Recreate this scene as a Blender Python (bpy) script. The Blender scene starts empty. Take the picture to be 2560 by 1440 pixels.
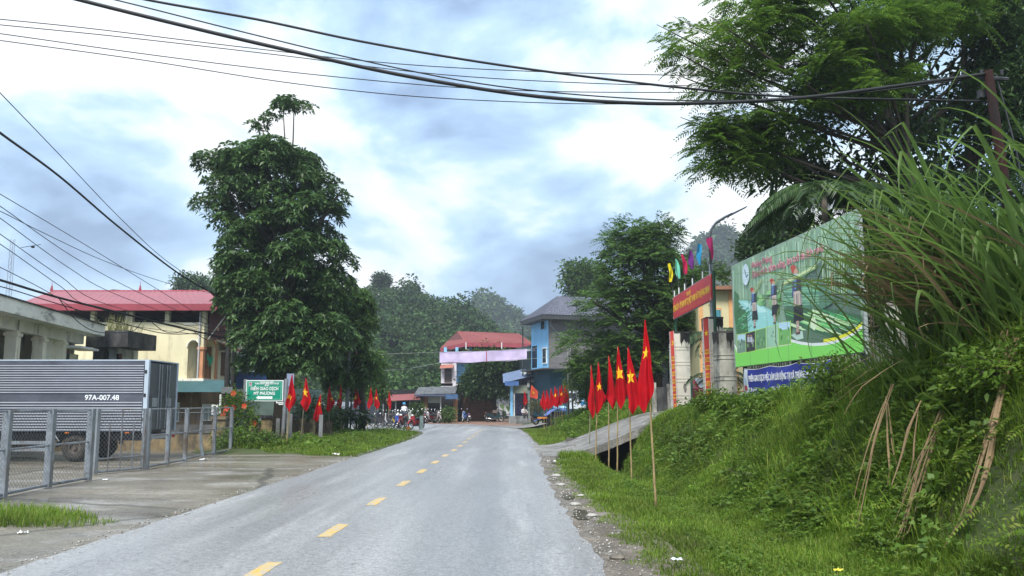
import bpy, math, random
import numpy as np
from mathutils import Vector, Matrix
R = math.radians
random.seed(7)
RNG = np.random.default_rng(11)
SC = bpy.context.scene
COL = SC.collection

# ---------------------------------------------------------------- camera, sky, sun, exposure
F_PX, VC, PITCH, HCAM = 1898.0, 792.0, R(6.5), 1.7
cam_d = bpy.data.cameras.new('camera')
cam = bpy.data.objects.new('camera', cam_d); COL.objects.link(cam)
cam.location = (0, 0, HCAM); cam.rotation_euler = (R(90) + PITCH, 0, 0)
cam_d.sensor_width = 36.0; cam_d.lens = F_PX / 2560 * 36.0
cam_d.shift_y = (VC - 720) / 2560
cam_d.clip_start = 0.1; cam_d.clip_end = 4000
SC.camera = cam
SC.view_settings.view_transform = 'Standard'
SC.view_settings.look = 'None'
SC.view_settings.exposure = 1.95
SC.view_settings.gamma = 1.0
SC.view_settings.use_curve_mapping = False
SC.render.engine = 'CYCLES'
SC.cycles.use_denoising = True
SC.cycles.max_bounces = 9; SC.cycles.diffuse_bounces = 6
SC.cycles.transparent_max_bounces = 8
SC.cycles.volume_bounces = 0
SKY_OFF = (5.37, 15.4, 0.5)
SUN_EL, SUN_AZ = R(54), R(-166)
world = bpy.data.worlds.new('World'); SC.world = world; world.use_nodes = True
def build_sky():
    nt = world.node_tree; n = nt.nodes; L = nt.links; n.clear()
    out = n.new('ShaderNodeOutputWorld')
    sky = n.new('ShaderNodeTexSky'); sky.sky_type = 'NISHITA'; sky.sun_disc = False
    sky.sun_elevation = SUN_EL; sky.sun_rotation = SUN_AZ; sky.air_density = 1.2; sky.dust_density = 2.0
    bsky = n.new('ShaderNodeBackground'); bsky.inputs['Strength'].default_value = 0.075
    L.new(sky.outputs[0], bsky.inputs[0])
    tc = n.new('ShaderNodeTexCoord'); sep = n.new('ShaderNodeSeparateXYZ'); L.new(tc.outputs['Generated'], sep.inputs[0])
    def mth(op, a, b=None, c=None):
        m = n.new('ShaderNodeMath'); m.operation = op
        for i, x in enumerate((a, b, c)):
            if x is None: continue
            if isinstance(x, (int, float)): m.inputs[i].default_value = x
            else: L.new(x, m.inputs[i])
        return m.outputs[0]
    def noise(scale, detail, rough, dist, off, rot=30):
        mp = n.new('ShaderNodeMapping'); L.new(tc.outputs['Generated'], mp.inputs[0]); mp.inputs['Location'].default_value = off
        mp.inputs['Rotation'].default_value = (0, R(rot), 0); mp.inputs['Scale'].default_value = (1.0, 1.0, 1.8)
        t = n.new('ShaderNodeTexNoise'); L.new(mp.outputs[0], t.inputs['Vector'])
        t.inputs['Scale'].default_value = scale; t.inputs['Detail'].default_value = detail
        t.inputs['Roughness'].default_value = rough; t.inputs['Distortion'].default_value = dist
        return t.outputs[0]
    big = noise(1.9, 3, 0.5, 0.3, SKY_OFF)
    puff = noise(4.2, 10, 0.56, 0.25, (SKY_OFF[1], 1.2, SKY_OFF[0]))
    fine = noise(3.0, 6, 0.55, 0.4, (1.7, SKY_OFF[0], 4.4))
    cov = mth('ADD', mth('MULTIPLY', big, 0.52), mth('MULTIPLY', puff, 0.48))
    ramp = n.new('ShaderNodeValToRGB'); L.new(cov, ramp.inputs[0])
    el = ramp.color_ramp.elements
    el[0].position = 0.405; el[0].color = (0.23, 0.335, 0.52, 1)
    el[1].position = 0.568; el[1].color = (1.0, 1.0, 1.0, 1)
    for p, c in ((0.45, (0.37, 0.54, 0.78)), (0.492, (0.53, 0.74, 0.96)), (0.518, (0.78, 0.90, 1.0)), (0.545, (0.93, 0.98, 1.0))):
        e = el.new(p); e.color = (*c, 1)
    bcl = n.new('ShaderNodeBackground'); bcl.inputs['Strength'].default_value = 0.335
    L.new(ramp.outputs[0], bcl.inputs[0])
    mask = n.new('ShaderNodeMapRange'); L.new(fine, mask.inputs[0])
    mask.inputs[1].default_value = 0.30; mask.inputs[2].default_value = 0.50
    mask.inputs[3].default_value = 0.72; mask.inputs[4].default_value = 0.97
    mix = n.new('ShaderNodeMixShader'); L.new(mask.outputs[0], mix.inputs[0])
    L.new(bsky.outputs[0], mix.inputs[1]); L.new(bcl.outputs[0], mix.inputs[2])
    L.new(mix.outputs[0], out.inputs['Surface'])
build_sky()
sun_d = bpy.data.lights.new('sun', 'SUN'); sun_d.energy = 1.5; sun_d.angle = R(20); sun_d.color = (1.0, 0.96, 0.90)
sun = bpy.data.objects.new('sun', sun_d); COL.objects.link(sun)
_sd = Vector((math.sin(SUN_AZ) * math.cos(SUN_EL), math.cos(SUN_AZ) * math.cos(SUN_EL), math.sin(SUN_EL)))
sun.rotation_euler = (-_sd).to_track_quat('-Z', 'Y').to_euler()
sun.location = (0, -10, 60)

# ---------------------------------------------------------------- pixel <-> place (real distances)
_cp, _sp = math.cos(PITCH), math.sin(PITCH)
def P(u, v, d):
    a = (u - 1280) / F_PX; b = (VC - v) / F_PX
    t = d / (_cp - b * _sp)
    return Vector((a * t, d, HCAM + t * (b * _cp + _sp)))
def G(u, v, z=0.0):
    b = (VC - v) / F_PX
    t = (z - HCAM) / (b * _cp + _sp)
    return P(u, v, t * (_cp - b * _sp))
def PX(u, d, v=1000): return P(u, v, d).x
def PZ(v, d): return P(1280, v, d).z
def sstep(a, b, x):
    t = np.clip((np.asarray(x, float) - a) / (b - a), 0, 1); return t * t * (3 - 2 * t)

# ---------------------------------------------------------------- materials
MATS = {}
def _nt(name):
    m = bpy.data.materials.new(name); m.use_nodes = True
    return m, m.node_tree, m.node_tree.nodes['Principled BSDF']
def mat(name, col=(.5, .5, .5), rough=.7, var=.14, scale=3.0, metal=0.0, bump=0.0, spec=.4, bscale=None, dirt=None, damt=.45, dscale=(1, 1, .35), dsc=2.0, emit=0):
    if name in MATS: return MATS[name]
    m, nt, b = _nt(name); N = nt.nodes; L = nt.links
    b.inputs['Roughness'].default_value = rough; b.inputs['Metallic'].default_value = metal
    b.inputs['Specular IOR Level'].default_value = spec
    tc = N.new('ShaderNodeTexCoord')
    t = N.new('ShaderNodeTexNoise'); L.new(tc.outputs['Object'], t.inputs['Vector'])
    t.inputs['Scale'].default_value = scale; t.inputs['Detail'].default_value = 6; t.inputs['Roughness'].default_value = .62
    r = N.new('ShaderNodeValToRGB'); L.new(t.outputs[0], r.inputs[0])
    r.color_ramp.elements[0].position = .3; r.color_ramp.elements[1].position = .7
    lo = tuple(max(0, c * (1 - var * 1.4)) for c in col); hi = tuple(min(1, c * (1 + var)) for c in col)
    r.color_ramp.elements[0].color = (*lo, 1); r.color_ramp.elements[1].color = (*hi, 1)
    src = r.outputs[0]
    if dirt is not None:
        mp = N.new('ShaderNodeMapping'); L.new(tc.outputs['Object'], mp.inputs[0]); mp.inputs['Scale'].default_value = dscale
        t2 = N.new('ShaderNodeTexNoise'); L.new(mp.outputs[0], t2.inputs['Vector']); t2.inputs['Scale'].default_value = dsc
        t2.inputs['Detail'].default_value = 8; t2.inputs['Roughness'].default_value = .68
        mr = N.new('ShaderNodeMapRange'); L.new(t2.outputs[0], mr.inputs[0])
        mr.inputs[1].default_value = .62 - damt * .35; mr.inputs[2].default_value = .74 - damt * .2
        mx = N.new('ShaderNodeMixRGB'); L.new(mr.outputs[0], mx.inputs[0]); L.new(src, mx.inputs[1]); mx.inputs[2].default_value = (*dirt, 1)
        src = mx.outputs[0]
    L.new(src, b.inputs['Base Color'])
    if bump:
        t3 = N.new('ShaderNodeTexNoise'); L.new(tc.outputs['Object'], t3.inputs['Vector']); t3.inputs['Scale'].default_value = bscale or scale * 6
        t3.inputs['Detail'].default_value = 5
        bp = N.new('ShaderNodeBump'); bp.inputs['Strength'].default_value = bump; bp.inputs['Distance'].default_value = .02
        L.new(t3.outputs[0], bp.inputs['Height']); L.new(bp.outputs[0], b.inputs['Normal'])
    MATS[name] = m
    return m
def leafmat(name, cols, trans=.3, rough=.5, spec=.35, ns=.9, lo=.75, hi=1.3):
    """colour differs from leaf to leaf (random per mesh island); some light passes through"""
    if name in MATS: return MATS[name]
    m, nt, b = _nt(name); N = nt.nodes; L = nt.links
    g = N.new('ShaderNodeNewGeometry'); r = N.new('ShaderNodeValToRGB'); L.new(g.outputs['Random Per Island'], r.inputs[0])
    el = r.color_ramp.elements
    el[0].position = 0; el[0].color = (*cols[0], 1); el[1].position = 1; el[1].color = (*cols[-1], 1)
    for i, c in enumerate(cols[1:-1]):
        e = el.new((i + 1) / (len(cols) - 1)); e.color = (*c, 1)
    tc = N.new('ShaderNodeTexCoord'); t = N.new('ShaderNodeTexNoise'); L.new(tc.outputs['Object'], t.inputs['Vector']); t.inputs['Scale'].default_value = ns
    mr = N.new('ShaderNodeMapRange'); L.new(t.outputs[0], mr.inputs[0]); mr.inputs[1].default_value = .3; mr.inputs[2].default_value = .7
    mr.inputs[3].default_value = lo; mr.inputs[4].default_value = hi
    mx = N.new('ShaderNodeMixRGB'); mx.blend_type = 'MULTIPLY'; mx.inputs[0].default_value = 1
    L.new(r.outputs[0], mx.inputs[1]); L.new(mr.outputs[0], mx.inputs[2])
    L.new(mx.outputs[0], b.inputs['Base Color']); b.inputs['Roughness'].default_value = rough; b.inputs['Specular IOR Level'].default_value = spec
    tr = N.new('ShaderNodeBsdfTranslucent'); L.new(mx.outputs[0], tr.inputs[0])
    ms = N.new('ShaderNodeMixShader'); ms.inputs[0].default_value = trans
    L.new(b.outputs[0], ms.inputs[1]); L.new(tr.outputs[0], ms.inputs[2]); L.new(ms.outputs[0], N['Material Output'].inputs['Surface'])
    MATS[name] = m
    return m
def printmat(name='printed_film', rough=.35):
    if name in MATS: return MATS[name]
    m, nt, b = _nt(name); a = nt.nodes.new('ShaderNodeAttribute'); a.attribute_name = 'Col'
    nt.links.new(a.outputs['Color'], b.inputs['Base Color']); b.inputs['Roughness'].default_value = rough
    MATS[name] = m; return m

# ---------------------------------------------------------------- mesh helpers
def link(o, parent=None):
    COL.objects.link(o)
    if parent is not None: o.parent = parent
    return o
def npmesh(name, V, faces, material, parent=None, smooth=False, off=None):
    """V (n,3); faces = list of (m,k) int arrays"""
    V = np.asarray(V, np.float32)
    if off is not None: V = V - np.asarray(off, np.float32)
    me = bpy.data.meshes.new(name)
    me.vertices.add(len(V)); me.vertices.foreach_set('co', V.ravel())
    fl = [np.asarray(f, np.int32) for f in faces if len(f)]
    idx = np.concatenate([f.ravel() for f in fl]); cnt = np.concatenate([np.full(len(f), f.shape[1], np.int32) for f in fl])
    me.loops.add(len(idx)); me.loops.foreach_set('vertex_index', idx)
    me.polygons.add(len(cnt)); st = np.concatenate([[0], np.cumsum(cnt)[:-1]]).astype(np.int32)
    me.polygons.foreach_set('loop_start', st); me.polygons.foreach_set('loop_total', cnt)
    if smooth: me.polygons.foreach_set('use_smooth', np.ones(len(cnt), bool))
    me.update(calc_edges=True)
    if material: me.materials.append(material)
    o = bpy.data.objects.new(name, me)
    return link(o, parent)
class MB:
    """collects shapes, then links them as one mesh object"""
    def __init__(s): s.v = []; s.f = []; s.m = []; s.c = []; s.col = None; s.mi = 0
    def add(s, vs, fs):
        o = len(s.v); s.v += [tuple(x) for x in vs]; s.f += [tuple(i + o for i in f) for f in fs]
        s.m += [s.mi] * len(fs); s.c += [s.col] * len(fs); return s
    def box(s, c, d, rz=0.0, rx=0.0, ry=0.0):
        x, y, z = (k / 2 for k in d); vs = [(-x, -y, -z), (x, -y, -z), (x, y, -z), (-x, y, -z), (-x, -y, z), (x, -y, z), (x, y, z), (-x, y, z)]
        if rz or rx or ry:
            M = Matrix.Rotation(rz, 3, 'Z') @ Matrix.Rotation(ry, 3, 'Y') @ Matrix.Rotation(rx, 3, 'X'); vs = [M @ Vector(p) for p in vs]
        return s.add([(p[0] + c[0], p[1] + c[1], p[2] + c[2]) for p in vs], [(0, 3, 2, 1), (4, 5, 6, 7), (0, 1, 5, 4), (1, 2, 6, 5), (2, 3, 7, 6), (3, 0, 4, 7)])
    def bx(s, x0, x1, y0, y1, z0, z1): return s.box(((x0 + x1) / 2, (y0 + y1) / 2, (z0 + z1) / 2), (abs(x1 - x0), abs(y1 - y0), abs(z1 - z0)))
    def bar(s, p, q, r, r2=None, n=8, cap=True):
        p, q = Vector(p), Vector(q); r2 = r if r2 is None else r2; a = (q - p)
        if a.length < 1e-9: return s
        a.normalize(); u = a.orthogonal().normalized(); w = a.cross(u)
        vs = []
        for c, rr in ((p, r), (q, r2)):
            for k in range(n):
                t = 2 * math.pi * k / n; vs.append(c + (u * math.cos(t) + w * math.sin(t)) * rr)
        fs = [(k, (k + 1) % n, n + (k + 1) % n, n + k) for k in range(n)]
        if cap: fs += [tuple(range(n - 1, -1, -1)), tuple(range(n, 2 * n))]
        return s.add(vs, fs)
    def tube(s, pts, r, n=6, cap=True):
        pts = [Vector(p) for p in pts]; rs = r if isinstance(r, (list, tuple)) else [r] * len(pts); vs = []; u = None
        for i, p in enumerate(pts):
            a = (pts[min(i + 1, len(pts) - 1)] - pts[max(i - 1, 0)])
            a = a.normalized() if a.length > 1e-9 else Vector((0, 0, 1))
            u = a.orthogonal() if u is None else (u - a * u.dot(a))
            u = u.normalized() if u.length > 1e-6 else a.orthogonal().normalized()
            w = a.cross(u)
            for k in range(n):
                t = 2 * math.pi * k / n; vs.append(p + (u * math.cos(t) + w * math.sin(t)) * rs[i])
        fs = [(i * n + k, i * n + (k + 1) % n, (i + 1) * n + (k + 1) % n, (i + 1) * n + k) for i in range(len(pts) - 1) for k in range(n)]
        if cap: fs += [tuple(range(n - 1, -1, -1)), tuple((len(pts) - 1) * n + k for k in range(n))]
        return s.add(vs, fs)
    def prism(s, poly, fn, a, b):
        """poly: 2-D outline; fn(p,q,h)->3-D point; extruded from h=a to h=b"""
        n = len(poly); vs = [fn(p, q, a) for p, q in poly] + [fn(p, q, b) for p, q in poly]
        return s.add(vs, [tuple(range(n - 1, -1, -1)), tuple(range(n, 2 * n))] + [(k, (k + 1) % n, n + (k + 1) % n, n + k) for k in range(n)])
    def quad(s, a, b, c, d): return s.add([a, b, c, d], [(0, 1, 2, 3)])
    def poly(s, pts): return s.add(pts, [tuple(range(len(pts)))])
    def grid(s, fn, nu, nv):
        vs = [fn(i / nu, j / nv) for j in range(nv + 1) for i in range(nu + 1)]; w = nu + 1
        return s.add(vs, [(j * w + i, j * w + i + 1, (j + 1) * w + i + 1, (j + 1) * w + i) for j in range(nv) for i in range(nu)])
    def ball(s, c, r, nu=10, nv=7):
        r = r if isinstance(r, (tuple, list)) else (r, r, r)
        return s.grid(lambda a, b: (c[0] + r[0] * math.sin(math.pi * b) * math.cos(2 * math.pi * a), c[1] + r[1] * math.sin(math.pi * b) * math.sin(2 * math.pi * a), c[2] - r[2] * math.cos(math.pi * b)), nu, nv)
    def ring(s, c, ax, R0, r, n=18, m=7, sq=1.0):
        """torus round the axis ax"""
        ax = Vector(ax).normalized(); u = ax.orthogonal().normalized(); w = ax.cross(u); c = Vector(c); vs = []
        for i in range(n):
            t = 2 * math.pi * i / n; d = u * math.cos(t) + w * math.sin(t)
            for k in range(m):
                q = 2 * math.pi * k / m; vs.append(c + d * (R0 + r * math.cos(q)) + ax * (r * sq * math.sin(q)))
        return s.add(vs, [(i * m + k, ((i + 1) % n) * m + k, ((i + 1) % n) * m + (k + 1) % m, i * m + (k + 1) % m) for i in range(n) for k in range(m)])
    def build(s, name, material, parent=None, smooth=False, w=False):
        """w: coordinates are world coordinates, the parent an unrotated Empty"""
        me = bpy.data.meshes.new(name); v = s.v
        if w and parent is not None:
            l = parent.location; v = [(a - l[0], b - l[1], c - l[2]) for a, b, c in v]
            if parent.parent is not None: l = parent.parent.location; v = [(a - l[0], b - l[1], c - l[2]) for a, b, c in v]
        me.from_pydata(v, [], s.f)
        ms = material if isinstance(material, (list, tuple)) else [material]
        for x in ms: me.materials.append(x)
        if len(ms) > 1: me.polygons.foreach_set('material_index', s.m)
        if any(c is not None for c in s.c):
            at = me.color_attributes.new('Col', 'FLOAT_COLOR', 'CORNER'); d = []
            for p, c in zip(me.polygons, s.c):
                c = c or (1, 1, 1); d += [c[0], c[1], c[2], 1.0] * p.loop_total
            at.data.foreach_set('color', d)
        if smooth: me.polygons.foreach_set('use_smooth', [True] * len(me.polygons))
        me.validate(); me.update()
        return link(bpy.data.objects.new(name, me), parent)
def tag(o, label=None, cat=None, group=None, kind=None):
    for k, x in (('label', label), ('category', cat), ('group', group), ('kind', kind)):
        if x: o[k] = x
    return o
def thing(name, label, cat, loc=(0, 0, 0), rz=0.0, group=None):
    o = bpy.data.objects.new(name, None); o.empty_display_size = .2; link(o); o.location = loc; o.rotation_euler = (0, 0, rz)
    return tag(o, label, cat, group)
def stuff(o): o['kind'] = 'stuff'; return o
def struct(o, label=None): o['kind'] = 'structure'; return tag(o, label)
KIDS = {}
def copy_tree(o, parent=None):
    c = o.copy(); COL.objects.link(c)
    if parent is not None: c.parent = parent
    for ch in list(o.children): copy_tree(ch, c)
    return c
TEXTS = []
def text(body, size, material, parent, loc, rot, width=None, name='lettering', bold=0.0, align='CENTER', ext=.0015):
    cu = bpy.data.curves.new(name, 'FONT'); cu.body = body; cu.size = size; cu.align_x = align; cu.align_y = 'CENTER'
    cu.extrude = ext; cu.offset = bold; cu.resolution_u = 3; cu.materials.append(material)
    o = bpy.data.objects.new(name, cu); link(o, parent); o.location = loc; o.rotation_euler = rot
    TEXTS.append((o, width))
    return o

# ---------------------------------------------------------------- leaves
def unit(a): return a / np.maximum(np.linalg.norm(a, axis=-1, keepdims=True), 1e-9)
def leaves(C, D, L, W, droop=0.0):
    """one bent diamond per leaf: C base (n,3), D direction (n,3), L length, W width"""
    n = len(C); D = unit(D); up = unit(np.stack([RNG.normal(0, .45, n), RNG.normal(0, .45, n), np.ones(n)], 1))
    S = unit(np.cross(D, up)); L = np.broadcast_to(L, n)[:, None]; W = np.broadcast_to(W, n)[:, None]
    mid = C + D * L * .5; tip = C + D * L; tip[:, 2] -= np.ravel(L) * droop; mid[:, 2] += np.ravel(L) * droop * .15
    V = np.stack([C, mid + S * W * .5, tip, mid - S * W * .5], 1).reshape(-1, 3)
    return V, np.arange(4 * n).reshape(-1, 4)
def blades(B, az, H, W, lean, curl=.6):
    """grass blades: two quads then a triangle tip"""
    n = len(B); d = np.stack([np.cos(az), np.sin(az), np.zeros(n)], 1); s = np.stack([-np.sin(az), np.cos(az), np.zeros(n)], 1)
    H = np.broadcast_to(H, n)[:, None]; W = np.broadcast_to(W, n)[:, None]; lean = np.broadcast_to(lean, n)[:, None]; z = np.array([[0, 0, 1.0]])
    p1 = B + z * H * .55 + d * H * lean * .35; p2 = B + z * H * (1 - curl * lean * .6) + d * H * lean
    V = np.stack([B - s * W * .5, B + s * W * .5, p1 + s * W * .42, p1 - s * W * .42, p2], 1).reshape(-1, 3)
    o = np.arange(n)[:, None] * 5
    return V, [o + np.array([[0, 1, 2, 3]]), o + np.array([[3, 2, 4]])]
def blobs_from_rows(rows, d, n, r0, r1, thick=.45, seed=1):
    """crown of sub-clumps inside an outline given as (v,u0,u1) rows at distance d"""
    g = np.random.default_rng(seed); zs = np.array([PZ(v, d) for v, a, b in rows]); a0 = np.array([P(a, v, d).x for v, a, b in rows]); a1 = np.array([P(b, v, d).x for v, a, b in rows])
    o = np.argsort(zs); zs, a0, a1 = zs[o], a0[o], a1[o]; out = []
    wid = lambda z: (np.interp(z, zs, a0), np.interp(z, zs, a1))
    grid = np.linspace(zs[0], zs[-1], 200); cum = np.cumsum(np.interp(grid, zs, a1 - a0)); cum /= cum[-1]
    for k in range(n):
        r = g.uniform(r0, r1); z = np.interp((k + g.random()) / n, cum, grid); z = np.clip(z, zs[0] + r * .5, zs[-1] - r * .75)
        l, h = wid(z); c = (l + h) / 2; hw = max((h - l) / 2 - r * .8, .05); ang = g.random() * 2 * math.pi; q = math.sqrt(g.random() * .75 + .25)
        out.append((c + hw * q * math.cos(ang), d + max(hw, .5) * thick * q * math.sin(ang), z, r))
    return np.array(out)
def shell_pts(B, n, seed=2, flat=.8, inner=.3):
    g = np.random.default_rng(seed); w = B[:, 3] ** 2; k = g.choice(len(B), n, p=w / w.sum()); b = B[k]
    dirs = unit(g.normal(size=(n, 3))); dirs[:, 2] = np.where(dirs[:, 2] < -.35, -dirs[:, 2] * .6, dirs[:, 2]); dirs = unit(dirs)
    rr = inner + (1 - inner) * g.random(n) ** .5
    p = b[:, :3] + dirs * (b[:, 3] * rr)[:, None] * np.array([1, 1, flat])
    return p, dirs
def rosettes(p, dirs, k, L, W, droop, seed=3, spread=1.0):
    g = np.random.default_rng(seed); n = len(p); a = unit(dirs + np.array([0, 0, .5])); u = unit(np.cross(a, g.normal(size=(n, 3)))); w = np.cross(a, u)
    Cs, Ds = [], []
    for i in range(k):
        t = 2 * math.pi * i / k + g.random(n) * .6; t = t[:, None]
        Ds.append(a * g.uniform(.05, .5, (n, 1)) + (u * np.cos(t) + w * np.sin(t)) * spread); Cs.append(p)
    C = np.concatenate(Cs); D = np.concatenate(Ds); m = len(C)
    return leaves(C, D, L * g.uniform(.7, 1.2, m), W * g.uniform(.8, 1.2, m), droop)
def fronds(p, dirs, k, L, l, w, droop=.35, seed=4):
    """pinnate leaves: k pairs of leaflets along a drooping stalk"""
    g = np.random.default_rng(seed); n = len(p); D = dirs * np.array([1, 1, .35]) + g.normal(0, .35, (n, 3)); D[:, 2] += .12; D = unit(D)
    S = unit(np.cross(D, np.array([0, 0, 1.0]) + g.normal(0, .25, (n, 3)))); Ln = (L * g.uniform(.7, 1.25, n))[:, None]; Cs, Ds, ls = [], [], []
    for i in range(k):
        t = (i + .7) / k; c = p + D * Ln * t; c[:, 2] -= np.ravel(Ln) * droop * t * t
        f = math.sin(math.pi * min(1, .18 + .8 * t)) * .75 + .3
        for sg in (1, -1):
            Cs.append(c); Ds.append(S * sg + D * .45 + np.array([0, 0, -.25])); ls.append(np.full(n, l * f) * g.uniform(.85, 1.1, n))
    C = np.concatenate(Cs); Dd = np.concatenate(Ds); ll = np.concatenate(ls)
    return leaves(C, Dd, ll, w, .1)
def limbs(mb, base, top, B, r, n, seed=5, rl=.05, bend=.5):
    g = random.Random(seed); base, top = Vector(base), Vector(top)
    path = [base.lerp(top, t) + Vector((g.uniform(-1, 1), g.uniform(-1, 1), 0)) * .12 * (0 < t < 1) for t in (0, .2, .4, .6, .8, 1)]
    mb.tube(path, [r * (1.15, .95, .8, .62, .42, .16)[i] for i in range(6)], 9)
    for k in g.sample(range(len(B)), min(n, len(B))):
        c = Vector(B[k][:3]); h = c - base; f = max(.12, min(.92, (c.z - base.z) * .72 / max(top.z - base.z, .1))); s = base.lerp(top, f)
        m = s.lerp(c, .5) + Vector((g.uniform(-.2, .2), g.uniform(-.2, .2), -bend * .3)); q = rl * g.uniform(.7, 1.3)
        mb.tube([s, m, c, c + (c - m) * .35], [q * 1.3, q, q * .55, q * .2], 5)
# ================================================================ ground
HC_Y = np.array([0, 9, 14, 20, 27, 33, 40, 50, 60, 80.]); HC_Z = np.array([2.7, 2.4, 2.0, 1.55, 1.30, 1.35, 1.4, 1.25, 1.0, 1.0])
def wav(x, y): return np.sin(x * 1.7 + y * .9) * .5 + np.sin(x * 3.1 - y * 2.3 + 1.3) * .3 + np.sin(x * .6 + y * 4.1 + 2.) * .2
RX0, RX1 = 24.7, 31.6                                              # the driveway to the gate, along y
def hgt(x, y):
    x = np.asarray(x, float); y = np.asarray(y, float)
    hc = np.interp(y, HC_Y, HC_Z)
    foot = np.interp(y, [0, 7, 9, 21, 24, 32, 36, 48, 54], [3.9, 3.9, 3.75, 3.75, 3.2, 3.0, 2.0, 1.6, .6]); crest = np.interp(y, [0, 9, 14, 20, 24, 27, 34, 50, 60], [5.6, 5.9, 6.2, 5.9, 5.15, 5.3, 5.9, 6.2, 6.0])
    h = sstep(foot, crest, x) * hc + np.clip(x - crest, 0, 60) * .015
    dip = np.interp(y, [6, 9, 14, 22, 25, 33, 36], [.0, .10, .22, .35, .75, .75, 0])
    h = h - dip * np.exp(-((x - np.interp(y, [9, 22, 27], [3.3, 3.2, 3.4])) / .55) ** 2)
    under = sstep(RX0 + .1, RX0 + .5, y) * (1 - sstep(RX1 - .5, RX1 - .1, y)) * sstep(1.4, 2.4, x) * (1 - sstep(6.3, 7.0, x))
    h = h - under * .42
    h = h + wav(x, y) * .05 * sstep(1.2, 2.2, x) * (1 - sstep(45, 52, y))
    lft = sstep(-5.5, -6.6, x) * sstep(25.2, 28, y) * (1 - sstep(42, 47, y)) * sstep(-10.9, -9.9, x)
    h = h + lft * (.16 + .08 * wav(x, y))
    return h
def H1(x, y): return float(hgt(x, y))
xs = np.array([-450, -200, -100, -50, -30, -20, -16, -13, -11.5, -10.5, -9.8, -9.2, -8.6, -8, -7.5, -7, -6.5, -6.1, -5.7, -5.3, -3, -1, .4] + list(np.arange(.9, 7.6, .2)) + [8, 8.5, 9.5, 11, 14, 18, 25, 40, 66, 120, 250, 450.])
ys = np.array([-200, -60, -20, -6, 0, 3] + list(np.arange(5, 24, .4)) + list(np.arange(24, 34, .2)) + list(np.arange(34, 64, 1.0)) + [66, 70, 80, 100, 150, 300, 480, 700.])
XX, YY = np.meshgrid(xs, ys); ZZ = hgt(XX, YY) - .012
nx, ny = len(xs), len(ys)
ii = (np.arange(ny - 1)[:, None] * nx + np.arange(nx - 1)[None, :]).ravel()
M_SOIL = mat('soil', (.085, .075, .040), .95, .35, 1.3, bump=.6, bscale=14, dirt=(.045, .070, .018), damt=.9, dscale=(1, 1, 1), dsc=.8)
struct(npmesh('ground', np.stack([XX, YY, ZZ], -1).reshape(-1, 3), [np.stack([ii, ii + 1, ii + nx + 1, ii + nx], 1)], M_SOIL, smooth=True))

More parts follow.
